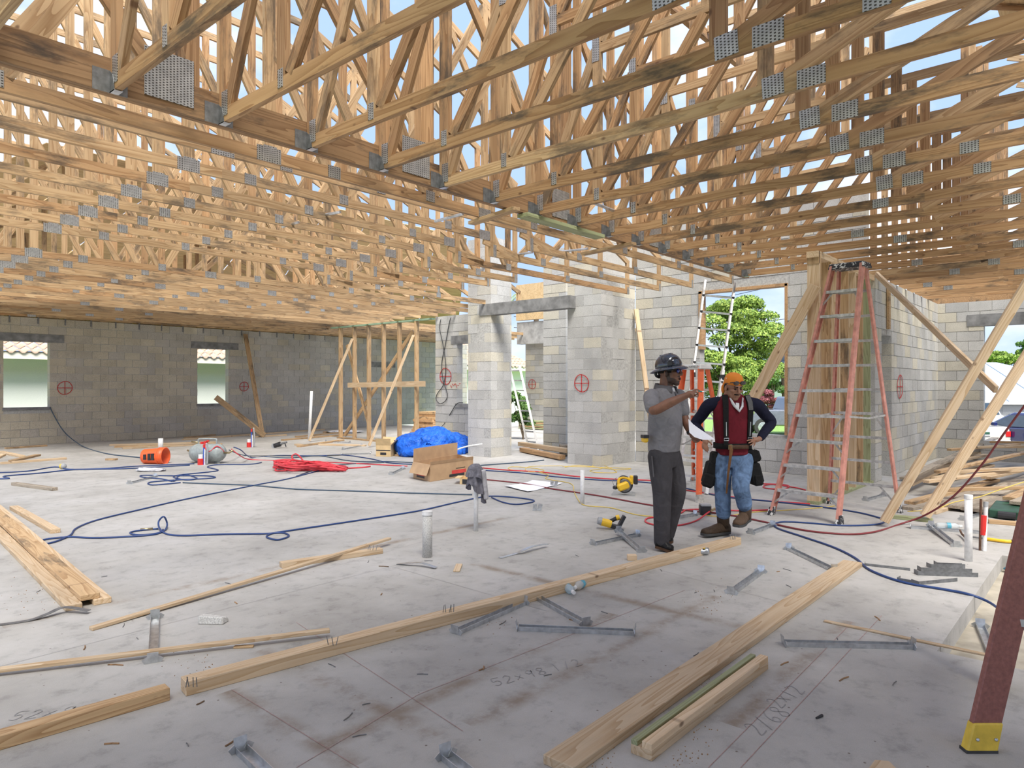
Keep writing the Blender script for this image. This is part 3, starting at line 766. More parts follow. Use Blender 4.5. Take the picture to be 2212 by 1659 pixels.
# ------------------------------------------------------------------ ladders
def rail(parent, p, q, w, t, mat, axis, name='rail'):
    """C channel: web w wide, lips t deep; axis = direction across the ladder"""
    p, q = Vector(p), Vector(q); d = (q - p).normalized(); a = Vector(axis) - d * Vector(axis).dot(d); a.normalize(); n = d.cross(a)
    m = MB(); m.bar(p, q, 0.006, w, up=n)
    # web lies across n; lips turned along axis
    for s in (-1, 1): m.bar(p + n * s * w / 2 + a * t / 2, q + n * s * w / 2 + a * t / 2, t, 0.006, up=n)
    return m.build(name, mat, parent)
def stepladder(name, label, F, R, cap, capw, capd, n, rmat, smat, capmat, footmat, t0=0.09, t1=0.93, rw=0.085, spread=0.40, group=None):
    F = [Vector(p) for p in F]; R = [Vector(p) for p in R]; cap = Vector(cap)
    ax = (F[1] - F[0]); ax.z = 0; ax.normalize(); back = ((R[0] + R[1]) - (F[0] + F[1])); back.z = 0; back -= ax * back.dot(ax); back.normalize()
    o = empty(name, (F[0] + F[1] + R[0] + R[1]) / 4, label, 'ladder', group)
    T = [cap - ax * (capw / 2 - .03) - back * capd * .28, cap + ax * (capw / 2 - .03) - back * capd * .28]
    B = [cap - ax * (capw / 2 - .05) + back * capd * .28, cap + ax * (capw / 2 - .05) + back * capd * .28]
    for s in (0, 1):
        sg = 1 if s == 0 else -1
        up = (T[s] - F[s]).normalized()
        rail(o, F[s] + up * .05, T[s], rw, 0.025 * 1, rmat, ax * sg)
        upb = (B[s] - R[s]).normalized()
        rail(o, R[s] + upb * .05, B[s], rw * .7, 0.022, rmat, ax * sg, 'rear_rail')
        for P, u_, k in ((F[s], up, 1.0), (R[s], upb, .75)):
            m = MB(); m.add([P + ax * x * .028 * k + back * y * .055 * k for x, y in ((-1, -1), (1, -1), (1, 1), (-1, 1))] + [P + u_ * .10 + ax * x * .02 * k + back * y * .045 * k for x, y in ((-1, -1), (1, -1), (1, 1), (-1, 1))], BOXF)
            m.build('foot', footmat, o)
    for i in range(n):
        t = t0 + (t1 - t0) * i / n
        a, b = F[0].lerp(T[0], t), F[1].lerp(T[1], t)
        m = MB(); m.bar(a, b, rw * .95, 0.006, up=UP)
        for e in (-1, 1): m.bar(a + back * e * rw * .46 - UP * .014, b + back * e * rw * .46 - UP * .014, 0.005, 0.032, up=UP)
        if i < 3 or i == n - 1:
            for s, e in ((a, b), (b, a)):
                q = s.lerp(e, 0.20); r_ = F[0 if s is a else 1].lerp(T[0 if s is a else 1], t - 0.055)
                m.bar(q - UP * .02, r_, 0.02, 0.006, up=back)
        m.build('step', smat, o)
        c, d = R[0].lerp(B[0], t), R[1].lerp(B[1], t)
        m = MB(); m.bar(c, d, 0.02, 0.032, up=UP)
        if i == 3 or i == 0:
            m.bar(c.lerp(d, .25), R[0].lerp(B[0], t - .09), 0.02, 0.006, up=back); m.bar(d.lerp(c, .25), R[1].lerp(B[1], t - .09), 0.02, 0.006, up=back)
        m.build('rear_bar', smat, o)
    for s in (0, 1):
        m = MB(); a, b = F[s].lerp(T[s], spread), R[s].lerp(B[s], spread); c = a.lerp(b, .5) - UP * .03
        m.bar(a, c, 0.006, 0.022); m.bar(c, b, 0.006, 0.022); m.build('spreader', 'alu_worn', o)
    m = MB(); h = .055
    m.add([cap + ax * x * capw / 2 + back * y * capd / 2 - UP * h * .6 for x, y in ((-1, -1), (1, -1), (1, 1), (-1, 1))] + [cap + ax * x * (capw / 2 - .015) + back * y * (capd / 2 - .012) + UP * h * .6 for x, y in ((-1, -1), (1, -1), (1, 1), (-1, 1))], BOXF)
    co = m.build('top_cap', capmat, o, bevel=0.01)
    return o, co, ax, back
stepladder('step_ladder', 'tall pinkish-red fibreglass stepladder with a paint-spattered black top beside the studs', [G(1665, 1112), G(1813, 1133)], [G(1790, 1088), G(1945, 1108)], (8.85, 2.40, 2.94), 0.42, 0.26, 9, 'fiber_pink', 'alu_worn', 'black_spattered', 'black_spattered', t0=0.105, t1=1.0, rw=0.10)
lo_, cap2, ax2, bk2 = stepladder('step_ladder', 'bright orange fibreglass stepladder with a grey lettered top behind the two men', [G(1440, 1070), G(1511, 1085)], [G(1497, 1038), G(1578, 1058)], D(1503, 793, 9.35), 0.41, 0.22, 5, 'fiber_orange', 'alu', 'cap_grey', 'foot_grey', t0=0.13, t1=1.0, rw=0.08)
cw = wm(cap2)
cc = D(1503, 793, 9.35); R3 = Matrix((ax2, UP, ax2.cross(UP))).transposed().to_4x4()
fr = cc - bk2 * 0.118 + ax2 * 0.055
R3.translation = fr
scrib('LOUISVILLE', None, 0.043, 0, 'black', cap2, 'lettering', R3)
# telescoping ladder leaning on the truss ends
tl = empty('extension_ladder', G(1495, 1055), 'silver telescoping ladder leaning up to the ceiling beside the tree window', 'ladder')
LA, LB, LT, LU = G(1462, 1062), G(1525, 1068), D(1523, 606, 11.45), D(1587, 612, 11.25)
for (p, q) in ((LA, LT), (LB, LU)):
    mid = p.lerp(q, .55)
    m = MB(); m.bar(p, mid, 0.045, 0.07, up=CF); m.build('rail', 'alu', tl); m = MB(); m.bar(mid - (q - p) * .05, q, 0.03, 0.055, up=CF); m.build('upper_rail', 'alu', tl)
for i in range(11):
    t = 0.07 + i * 0.085; m = MB(); m.bar(LA.lerp(LT, t), LB.lerp(LU, t), 0.04, 0.028); r_ = m.build('rung', 'alu', tl)
    for P in (LA.lerp(LT, t), LB.lerp(LU, t)):
        if i > 3: MB().cbox(P - CF * .03, (.032, .032, .03)).build('collar', 'black', r_)
m = MB(); 
for P in (LA.lerp(LT, .52), LB.lerp(LU, .52)): m.cbox(P - CF * .03, (.06, .06, .07))
m.build('hinge_lock', 'black', tl)
# extension ladder seen through the entry
xl = empty('extension_ladder', G(1150, 974), 'aluminium ladder leaning outside, seen through the block entry', 'ladder')
EA, EB, ET, EU = G(1143, 972), G(1164, 975), D(1100, 790, 16.9), D(1122, 790, 16.7)
for p, q in ((EA, ET), (EB, EU)): MB().bar(p, q, 0.05, 0.085, up=CF).build('rail', 'alu', xl)
for i in range(8): MB().bar(EA.lerp(ET, .1 + i * .12), EB.lerp(EU, .1 + i * .12), 0.03, 0.03).build('rung', 'alu', xl)
# ladder leg in the right foreground
fg = empty('step_ladder', G(2115, 1625), 'brown fibreglass ladder with yellow feet cut off by the right edge of the photo', 'ladder')
def fgleg(p, h, w, t, nm):
    p = Vector(p); d = (UP * 1.0 + CR * 0.315 + CF * 0.10).normalized(); q = p + d * h
    m = MB(); m.bar(p + d * .10, q, t, w, up=CR.cross(UP) if False else CR)
    o = m.build(nm, 'fiber_brown', fg, bevel=0.004)
    c = [p + CR * x * w * .56 + CF * y * t * .8 for x, y in ((-1, -1), (1, -1), (1, 1), (-1, 1))]
    top = [p + d * .125 + CR * x * w * .53 + CF * y * t * .75 for x, y in ((-1, -1), (1, -1), (1, 1), (-1, 1))]
    m = MB().add(c + top, BOXF); f = m.build('foot', 'yellow', fg, bevel=0.006)
    MB().add([v - UP * .0 for v in c] + [v + UP * .012 for v in c], BOXF).build('tread', 'rubber', f)
    for s in (-.3, .35):
        k = p + d * .06 + CR * s * w - CF * t * .86
        m = MB().sphere(k, .0075, 6); m.build('rivet', 'galv', f)
    return q
q1 = fgleg(G(2114, 1622), 2.2, 0.118, 0.03, 'rail')
q2 = fgleg(G(2150, 1489), 2.2, 0.07, 0.03, 'rail')
for i in range(5):
    a = G(2114, 1622) + (q1 - G(2114, 1622)) * (.25 + i * .15); b = G(2150, 1489) + (q2 - G(2150, 1489)) * (.25 + i * .15)
    MB().bar(a + CR * .02, b + CR * .02, .08, .03).build('step', 'alu', fg)

# ------------------------------------------------------------------ braces and leaning boards
def board(a, b, w, h, mat, label, name='board', cat='lumber', up=UP, group=None, bevel=0.003):
    m, L = frame(a, b, up)
    o = beam(name, a, b, w, h, mat, None, up, bevel)
    return tag(o, label, cat, group)
board(G(1910, 1127, .06), D(2262, 540, 6.9), 0.04, 0.095, 'pine_fresh', 'wide bracing board slanting to the right edge, the left one of two', 'brace_board', up=CF.cross(Vector((1, 0, 1))))
board(G(1998, 1115, .07), D(2310, 624, 7.3), 0.04, 0.11, 'pine_fresh', 'widest bracing board slanting to the right edge, with large knots', 'brace_board', up=CF.cross(Vector((1, 0, 1))))
board(D(1893, 592, 10.9), D(2152, 842, 7.76), 0.04, 0.085, 'pine_fresh', 'thin bracing strip sloping down right from the stud tops', 'brace_board')
board(D(1762, 617, 8.84), D(1556, 990, 9.4), 0.04, 0.15, 'pine_fresh', 'wide board slanting from the studs down behind the man in the bandana', 'brace_board')
board(OX(1374, 668, 12.05), G(1418, 1003, .05), 0.09, 0.04, 'pine_fresh', 'pale board leaning in the block corner behind the man in grey', 'leaning_board')
board(OY(530, 722, 20.78), G(567, 941, .05), 0.13, 0.04, 'pine', 'brown board leaning upright on the far left wall beside a red mark', 'leaning_board')
board(D(466, 858, 20.2), G(572, 941, .05), 0.04, 0.16, 'pine', 'board sloping from the small window sill down to the floor', 'leaning_board')
# blocking under the girder
board(Vector((5.28, 4.47, 3.225)), Vector((6.65, 4.47, 3.225)), 0.14, 0.04, 'treated', 'greenish block nailed flat under the dark girder', 'blocking')
board(Vector((5.05, 4.35, 3.225)), Vector((5.2, 5.1, 3.225)), 0.09, 0.035, 'pine', 'short pale cleat nailed under the girder, the left one', 'blocking')
board(Vector((7.2, 4.35, 3.22)), Vector((7.35, 5.2, 3.22)), 0.09, 0.035, 'pine', 'short pale cleat nailed under the girder, the right one', 'blocking')
for i, (a, b, z) in enumerate((((940, 478), (1000, 462), 3.40), ((1282, 438), (1325, 455), 3.33), ((1210, 544), (1270, 537), 3.35), ((690, 466), (735, 458), 3.52), ((1105, 552), (1150, 545), 3.35), ((610, 490), (645, 480), 3.5))):
    m = MB(); m.tube([G(*a, z), G(*b, z)], 0.016, 6)
    tag(m.build('spacer_bar', 'galv'), ('steel spacer bar crossing between the ceiling trusses, %s from the left' % ORD[[3, 5, 4, 2, 3, 1][i] - 1]) if i != 4 else 'steel spacer bar between truss ends above the entry beam', 'spacer')

# ------------------------------------------------------------------ lumber on the slab
def lay(a, b, w, h, mat, label, z=0.0, z2=None, name='board', cat='lumber', group=None, on_edge=False):
    p, q = G(*a), G(*b); p.z += z + h / 2; q.z += (z if z2 is None else z2) + h / 2
    return board(p, q, w, h, mat, label, name, cat, group=group)
def nails(parent, p, n, sp, hh=0.06):
    p = Vector(p); r = random.Random(int(p.x * 999))
    for i in range(n):
        a = p + CR * (i * sp - n * sp / 2) + Vector((0, r.uniform(-.01, .01), 0))
        MB().tube([a, a + UP * hh + Vector((r.uniform(-.012, .012), r.uniform(-.012, .012), 0))], 0.0022, 5).build('nail', 'galv_dark', parent)
b1 = lay((396, 1498), (1592, 1175), 0.095, 0.07, 'pine_fresh', 'very long two-by-four lying across the middle of the slab with nails standing in it', name='long_board')
for u, v, n in ((418, 1484, 4), (722, 1394, 3), (972, 1323, 5), (1586, 1166, 4)): nails(b1, G(u, v, .068), n, .02, .05)
lay((-40, 1625), (362, 1508), 0.075, 0.062, 'pine', 'timber end pointing in from the lower left corner', name='short_beam')
b3 = lay((1205, 1665), (1842, 1222), 0.15, 0.04, 'pine_fresh', 'wide wavy-edged board running from the bottom edge toward the tall ladder', name='wide_board')
b4 = empty('grooved_timber', G(1510, 1540), 'short grooved timber lying right of the wide board, green on one edge', 'lumber')
pa, pb = G(1385, 1636), G(1640, 1440); dr = (pb - pa).normalized(); nr = UP.cross(dr)
MB().bar(pa + UP * .02, pb + UP * .02, 0.10, 0.04).build('lower_half', 'pine_fresh', b4, bevel=.002)
MB().bar(pa + UP * .055 - nr * .026, pb + UP * .055 - nr * .026, 0.046, 0.03).build('ridge', 'pine_fresh', b4, bevel=.002)
MB().bar(pa + UP * .05 + nr * .034, pb + UP * .05 + nr * .034, 0.03, 0.022).build('ridge', 'treated', b4, bevel=.002)
lay((196, 1362), (842, 1178), 0.045, 0.022, 'pine_fresh', 'thin long strip of wood with green lettering resting on a short two-by-four', z=0.0, z2=0.055, name='wood_strip')
b6 = lay((606, 1226), (824, 1194), 0.075, 0.045, 'pine_fresh', 'short pale two-by-four under the thin strip with bent nails', name='short_board'); nails(b6, G(806, 1189, .044), 4, .022, .045)
lay((-20, 1462), (712, 1376), 0.04, 0.022, 'pine_fresh', 'thin splintered strip lying over a steel bracket at the left', z=0.02, z2=0.03, name='wood_strip')
lay((505, 1400), (548, 1398), 0.03, 0.012, 'pine', 'wood splinter beneath the splintered strip', name='splinter')
s1 = G(10, 1140); 
lay((-60, 1098), (160, 1318), 0.10, 0.04, 'pine_fresh', 'bottom left board of the three stacked at the left edge', name='stacked_board')
lay((-10, 1098), (222, 1305), 0.11, 0.04, 'pine_fresh', 'bottom right board of the three stacked at the left edge', name='stacked_board')
lay((-32, 1098), (195, 1308), 0.12, 0.04, 'pine', 'top board of the three stacked at the left edge', z=0.04, name='stacked_board')
lay((30, 1100), (120, 1152), 0.09, 0.045, 'pine_fresh', 'short thick offcut lying left of the blue hose', name='offcut')
lay((30, 1048), (119, 1060), 0.08, 0.045, 'weathered', 'grey weathered board lying left of the hose loops', name='offcut')
lay((1780, 1343), (2150, 1421), 0.03, 0.012, 'pine_fresh', 'thin lath lying across the slab to the trench', name='lath')
lay((986, 1236), (992, 1221), 0.055, 0.015, 'pine_fresh', 'tiny wood chip block right of the speckled pipe', name='wood_scrap')
lay((1355, 1210), (1375, 1210), 0.055, 0.05, 'pine_fresh', 'small wood cube beside the long two-by-four', name='wood_scrap')
lay((1912, 1118), (2015, 1128), 0.09, 0.04, 'treated', 'green treated block under the widest brace', name='offcut')
lay((230, 994), (252, 994), 0.1, 0.035, 'pine', 'small wood block left of the orange bucket', name='wood_scrap')
fl_ = [((0, 1003), (142, 992), 'flat splintered plank lying left of the yellow bulb'), ((25, 998), (82, 985), 'pale plank just behind the splintered plank'), ((0, 978), (48, 988), 'brown stick near the left edge below the large window'), ((-10, 992), (6, 984), 'block end cut by the left edge of the photo'), ((46, 960), (132, 957), 'round-ended pale plank at the foot of the left wall'), ((12, 970), (100, 964), 'thin brown plank at the foot of the left wall'),
       ((237, 963), (470, 957), 'first long board stacked behind the grey tank'), ((248, 967), (480, 961), 'second long board stacked behind the grey tank'), ((265, 970), (430, 962), 'third long board lying behind the orange bucket'), ((395, 951), (700, 929), 'long pale board running along the floor behind the tank'), ((400, 947), (463, 941), 'short pale plank on the boards behind the tank'),
       ((545, 945), (618, 941), 'board under the foot of the sloping board'), ((610, 952), (750, 940), 'flat plank lying left of the stud partition'), ((640, 945), (730, 936), 'plank by the white upright pipe'), ((645, 966), (740, 952), 'curved plank in front of the stud partition'), ((690, 962), (790, 964), 'bowed plank before the small carton'), ((640, 962), (658, 964), 'pale offcut beside the brace foot'), ((700, 935), (735, 932), 'little plank near the studs'),
       ((855, 985), (910, 987), 'thin strip lying before the blue tarp'), ((680, 945), (760, 941), 'thin dark-edged plank by the sole plate')]
for a, b, l in fl_: lay(a, b, 0.12, 0.04, random.choice(['pine', 'pine_fresh', 'pine_fresh']), l, name='scrap_board', group='scrap boards on the slab')
# stack of framing lumber by the far wall
r_ = random.Random(5)
for k in range(9):
    y = 16.2 + r_.uniform(-.05, .05); x0 = 14.2 + k * .05 + r_.uniform(-.08, .08)
    tag(beam('stacked_board', (x0, y, .042 + k * .078), (x0 + 3.2, y, .042 + k * .078), 0.9, 0.075, 'pine_red' if k % 2 else 'pine', None), 'layer of boards in the lumber stack behind the tarp, %s from the floor' % ORD[k], 'lumber', 'lumber stack behind the tarp')
# heap of boards in the right corner
hp = [((1962, 1066), (2128, 985), .12, .13), ((1960, 1062), (2060, 1020), .09, .06), ((1975, 1070), (2150, 976), .3, .13), ((2000, 1075), (2260, 1040), .22, .09), ((2025, 1070), (2260, 1010), .34, .09), ((2045, 1060), (2300, 1050), .28, .09),
      ((1965, 1096), (2150, 1045), .04, .13), ((1960, 1102), (2120, 1062), .0, .14), ((2010, 1110), (2180, 1055), .0, .13), ((2060, 1105), (2260, 1030), .04, .3), ((2100, 1110), (2280, 1055), .03, .25), ((2180, 1103), (2260, 1068), .14, .14), ((2195, 1112), (2270, 1080), .13, .14),
      ((1980, 1035), (2130, 1003), .16, .09), ((2050, 1012), (2200, 1003), .36, .09), ((2110, 1013), (2300, 1018), .42, .09), ((2140, 1003), (2270, 1014), .46, .1), ((2070, 1040), (2200, 1005), .2, .12), ((2130, 1050), (2260, 1020), .12, .14), ((2040, 1085), (2230, 1082), .16, .09), ((2020, 1050), (2140, 1020), .1, .13), ((2135, 1130), (2260, 1140), .0, .09), ((1950, 1040), (2080, 1005), .03, .1)]
mk = ['pine_fresh', 'pine', 'weathered', 'pine_fresh', 'pine']
for k, (a, b, z, w) in enumerate(hp):
    mt = 'weathered' if w > .2 else mk[k % 5]
    p, q = G(*a), G(*b); p.z = z * .9 + .02; q.z = z + .02
    tag(beam('scrap_board', p, q, w, 0.04, mt, None, UP, 0.003), 'loose board in the heap of scrap lumber in the right corner', 'lumber', 'scrap lumber heap at the right')
# ------------------------------------------------------------------ people
def cloth(name, col, rough=0.85, bs=14, bst=0.5, var=0.18, dist=0.02):
    m, t, b = nt(name); tc = N(t, 'ShaderNodeTexCoord')
    n1 = N(t, 'ShaderNodeTexNoise'); n1.inputs['Scale'].default_value = bs; n1.inputs['Detail'].default_value = 5; n1.inputs['Distortion'].default_value = 1.2; t.links.new(tc.outputs['Object'], n1.inputs['Vector'])
    t.links.new(ramp(t, n1.outputs['Fac'], [(0.3, [c * (1 - var) for c in col]), (0.7, [min(1, c * (1 + var)) for c in col])]), b.inputs['Base Color'])
    b.inputs['Roughness'].default_value = rough; b.inputs['Specular IOR Level'].default_value = 0.2; bump(t, b, n1.outputs['Fac'], bst, dist)
cloth('polo_grey', (0.21, 0.205, 0.215), var=0.10); cloth('polo_dark', (0.13, 0.125, 0.13), var=0.08); cloth('trouser_grey', (0.062, 0.058, 0.062), bs=9); cloth('denim', (0.12, 0.19, 0.31), bs=11, var=0.45, bst=0.7)
cloth('maroon', (0.135, 0.012, 0.02), bs=9); cloth('navy', (0.012, 0.013, 0.03), bs=12); cloth('pouch', (0.012, 0.012, 0.012), bs=16); cloth('cloth_white', (0.72, 0.72, 0.74), var=0.05)
cloth('leather', (0.085, 0.045, 0.025), rough=0.55, bs=20, bst=0.3); cloth('strap_leather', (0.16, 0.075, 0.03), rough=0.6, bs=20, bst=0.3); cloth('boot', (0.055, 0.035, 0.022), rough=0.6, bs=18); cloth('boot_light', (0.11, 0.07, 0.045), rough=0.65, bs=18); cloth('shoe_black', (0.014, 0.013, 0.013), rough=0.4, bs=18)
cloth('mesh_grey', (0.13, 0.13, 0.13), bs=60); cloth('hair', (0.012, 0.010, 0.009), rough=0.7, bs=60)
def bandana_mat():
    m, t, b = nt('bandana'); tc = N(t, 'ShaderNodeTexCoord'); vo = N(t, 'ShaderNodeTexVoronoi'); vo.inputs['Scale'].default_value = 22; t.links.new(tc.outputs['Object'], vo.inputs['Vector'])
    t.links.new(ramp(t, vo.outputs['Distance'], [(0.12, (0.85, 0.75, 0.6)), (0.19, (0.78, 0.24, 0.02))]), b.inputs['Base Color']); b.inputs['Roughness'].default_value = 0.7
bandana_mat()
def skin(name, col):
    m, t, b = nt(name); tc = N(t, 'ShaderNodeTexCoord'); n1 = N(t, 'ShaderNodeTexNoise'); n1.inputs['Scale'].default_value = 18; t.links.new(tc.outputs['Object'], n1.inputs['Vector'])
    t.links.new(ramp(t, n1.outputs['Fac'], [(0.3, [c * .82 for c in col]), (0.7, [c * 1.15 for c in col])]), b.inputs['Base Color']); b.inputs['Roughness'].default_value = 0.5
    b.inputs['Subsurface Weight'].default_value = 0.06; b.inputs['Subsurface Radius'].default_value = (0.02, 0.008, 0.004)
skin('stubble', (0.055, 0.028, 0.018)); skin('skin_a', (0.21, 0.095, 0.055)); skin('skin_b', (0.34, 0.17, 0.105))
plain('hat_shell', (0.035, 0.042, 0.06), 0.16, 0.35, 0.3, 90, coat=0.9)
plain('brim_under', (0.10, 0.13, 0.30), 0.4)
plain('lens_blue', (0.01, 0.03, 0.22), 0.05, 0.6, coat=1.0); plain('lens_dark', (0.02, 0.012, 0.01), 0.06, 0.2, coat=1.0)
plain('eye_white', (0.7, 0.68, 0.65), 0.2); plain('mouth_dark', (0.05, 0.012, 0.012), 0.5); plain('paper', (0.82, 0.82, 0.86), 0.7, var=0.02)
plain('teal', (0.03, 0.35, 0.32), 0.4); plain('brass', (0.45, 0.36, 0.2), 0.35, 0.9)

def flesh(name, mb, mat, parent, voxel=0.006, it=4):
    me = mb.mesh(name); tmp = bpy.data.objects.new('tmp', me); COL.objects.link(tmp)
    r = tmp.modifiers.new('r', 'REMESH'); r.mode = 'VOXEL'; r.voxel_size = voxel
    s = tmp.modifiers.new('s', 'SMOOTH'); s.iterations = it; s.factor = 0.5
    dg = bpy.context.evaluated_depsgraph_get(); out = bpy.data.meshes.new_from_object(tmp.evaluated_get(dg))
    bpy.data.objects.remove(tmp)
    out.materials.clear(); out.materials.append(M[mat])
    B = wm(parent); out.transform(B.inverted())
    o = obj(name, out, None, parent, B, True); out.name = name
    return o
def limb(mb, pts, rs, n=14):
    P = smooth_pts(pts, 5) if len(pts) > 2 else [Vector(p) for p in pts]
    if len(pts) > 2:
        R = []
        for i in range(len(rs) - 1): R += [rs[i] + (rs[i + 1] - rs[i]) * j / 5 for j in range(5)]
        R.append(rs[-1])
    else: R = rs
    mb.tube(P, R, n)
    for p, r in zip(pts, rs): mb.sphere(p, r * .995, 6)
def ring_loft(mb, secs, right, f, n=28, e=2.4):
    """secs: (centre, half width, half depth)"""
    v = []; F = []
    for c, hw, hd in secs:
        for k in range(n):
            a = 2 * PI * k / n; ca, sa = math.cos(a), math.sin(a)
            x = math.copysign(abs(ca) ** (2 / e), ca); y = math.copysign(abs(sa) ** (2 / e), sa)
            v.append(Vector(c) + f * (hd * x) - right * (hw * y))
    m = len(secs)
    for i in range(m - 1):
        for k in range(n): F.append((i * n + k, i * n + (k + 1) % n, (i + 1) * n + (k + 1) % n, (i + 1) * n + k))
    F.append(tuple(reversed(range(n)))); F.append(tuple(range((m - 1) * n, m * n)))
    mb.add(v, F)
class Torso:
    def __init__(s, secs, right, f): s.secs = secs; s.right = right; s.f = f
    def at(s, t, phi, off=0.0, e=2.4):
        i = min(len(s.secs) - 2, int(t)); u = t - i
        (c0, w0, d0), (c1, w1, d1) = s.secs[i], s.secs[i + 1]
        c = Vector(c0).lerp(Vector(c1), u); w = w0 + (w1 - w0) * u + off; d = d0 + (d1 - d0) * u + off
        ca, sa = math.cos(phi), math.sin(phi)
        return c + s.f * (d * math.copysign(abs(ca) ** (2 / e), ca)) - s.right * (w * math.copysign(abs(sa) ** (2 / e), sa))
def ribbon(pts, nrm, w, th):
    """strip w wide, th thick following pts; nrm = outward normals"""
    v = []; F = []
    for i, p in enumerate(pts):
        p = Vector(p); t = (Vector(pts[min(len(pts) - 1, i + 1)]) - Vector(pts[max(0, i - 1)])).normalized(); n = Vector(nrm[i]).normalized(); s = t.cross(n).normalized() * (w[i] if hasattr(w, '__len__') else w) / 2
        v += [p + s, p - s, p - s + n * th, p + s + n * th]
    for i in range(len(pts) - 1):
        for k in range(4): F.append((4 * i + k, 4 * i + (k + 1) % 4, 4 * i + 4 + (k + 1) % 4, 4 * i + 4 + k))
    F.append((3, 2, 1, 0)); e = 4 * (len(pts) - 1); F.append((e, e + 1, e + 2, e + 3))
    return v, F
def head_mtx(pos, f, nod=0.0, roll=0.0):
    f = Vector(f).normalized(); left = UP.cross(f); m = Matrix((f, left, UP)).transposed().to_4x4(); m.translation = Vector(pos)
    return m @ Matrix.Rotation(nod, 4, 'Y') @ Matrix.Rotation(roll, 4, 'X')
def head_shapes(mb, Mh, jaw=0.0):
    def S(c, r): mb.sphere(Mh @ Vector(c), r, 10, Mh.to_3x3())
    S((-.012, 0, .052), (.098, .078, .100)); S((.028, 0, -.028), (.070, .062, .082)); S((.062, 0, -.088 - jaw), (.030, .034, .026)); S((.03, .038, -.062), (.045, .024, .035)); S((.03, -.038, -.062), (.045, .024, .035))
    S((.080, 0, .045), (.020, .054, .014)); S((.062, .042, -.004), (.030, .026, .024)); S((.062, -.042, -.004), (.030, .026, .024))
    mb.tube([Mh @ Vector(p) for p in ((.086, 0, .035), (.103, 0, .012), (.118, 0, -.018))], [.009, .012, .015], 8); S((.112, 0, -.020), (.014, .013, .012)); S((.100, .013, -.023), (.011, .009, .009)); S((.100, -.013, -.023), (.011, .009, .009))
    S((.090, 0, -.047), (.013, .026, .007)); S((.087, 0, -.064 - jaw), (.014, .023, .008))
    for s in (-1, 1): S((-.008, s * .080, -.004), (.020, .010, .032))
    mb.tube([Mh @ Vector(p) for p in ((-.025, 0, -.02), (-.035, 0, -.10), (-.045, 0, -.16))], [.060, .062, .070], 14)
def beard(o, Mh, test, mat):
    o.data.materials.append(M[mat]); inv = Mh.inverted() @ wm(o)
    for p in o.data.polygons:
        c = inv @ p.center
        if -.14 < c.z < .06 and abs(c.x) < .14 and abs(c.y) < .10 and test(c.x, abs(c.y), c.z): p.material_index = 1
def mpart(name, shapes, mat, parent, smooth=True):
    m = MB()
    for s in shapes: s(m)
    return m.build(name, mat, parent, smooth=smooth)
def fingers(mb, base, dirs):                         # dirs: list of joint lists; each finger a chain of its own
    for chain, r in dirs: limb(mb, chain, [r * (1 - .12 * i) for i in range(len(chain))], 8)
def shoe(parent, heel, toe, w, h, matu, mats, shaft=None, nm='shoe', lift=0.0):
    heel, toe = Vector(heel), Vector(toe); d = (toe - heel); L = d.length; d.normalize(); up = (UP - d * UP.dot(d)).normalized(); s = up.cross(d)
    m = MB(); secs = []
    prof = [(-.02, .78, .95), (.10, .86, 1.0), (.30, .84, 1.0), (.48, .90, .86), (.66, 1.02, .66), (.82, 1.0, .58), (.94, .84, .50), (1.0, .55, .36)]
    v = []; F = []; n = 14
    for t, ww, hh in prof:
        c = heel + d * (L * t)
        for k in range(n):
            a = PI * k / (n - 1); v.append(c + s * (math.cos(a) * w / 2 * ww) + up * (.018 + max(0.0, math.sin(a)) ** .7 * h * hh))
    for i in range(len(prof) - 1):
        for k in range(n): F.append((i * n + k, i * n + (k + 1) % n, (i + 1) * n + (k + 1) % n, (i + 1) * n + k))
    F.append(tuple(reversed(range(n)))); F.append(tuple(range((len(prof) - 1) * n, len(prof) * n)))
    m.add(v, F)
    if shaft: m.tube(shaft[0], shaft[1], 16)
    o = m.build(nm, matu, parent, smooth=True)
    m = MB(); ring = []
    for t, ww in ((-.03, .55), (.0, .84), (.12, .94), (.32, .88), (.5, .94), (.68, 1.08), (.84, 1.05), (.96, .86), (1.02, .45)): ring.append((t, ww))
    top = [heel + d * (L * t) + s * (w / 2 * ww) for t, ww in ring] + [heel + d * (L * t) - s * (w / 2 * ww) for t, ww in reversed(ring)]
    K = len(top); m.add(top + [p + up * .024 for p in top], [tuple(reversed(range(K))), tuple(range(K, 2 * K))] + [(k, (k + 1) % K, K + (k + 1) % K, K + k) for k in range(K)])
    m.build('sole', mats, o)
    return o

# ---- man in grey polo and hard hat
dA = 6.5
def A(u, v, dd=0.0): return D(u, v, dA + dd)
pa_ = empty('person', G(1430, 1185), 'man in a dark full-brim hard hat and grey polo shirt pointing while holding a paper', 'person')
fA = (CR * .80 - CF * .60).normalized(); rA = fA.cross(UP)
secA = [(A(1434, 1000), .150, .115), (A(1434, 975), .172, .130), (A(1435, 950), .172, .142), (A(1437, 920), .178, .148), (A(1437, 890), .188, .135), (A(1436, 865), .192, .120), (A(1436, 850), .168, .100), (A(1437, 841), .125, .080), (A(1438, 833), .078, .066)]
HA = head_mtx(A(1446, 806, -.02), (CR * .86 - CF * .51), -.05)
SR, ER, WR = A(1406, 857, -.15), A(1411, 886, -.36), A(1481, 855, -.40)
SL, EL, WL = A(1468, 858, .15), A(1480, 908, .08), A(1491, 934, -.06)
body = MB(); head_shapes(body, HA, .010)
ring_loft(body, [(c, w - .03, d - .03) for c, w, d in secA], rA, fA)
limb(body, [SR, ER, A(1445, 871, -.39), WR], [.050, .043, .044, .027]); limb(body, [SL, EL, WL], [.048, .040, .027])
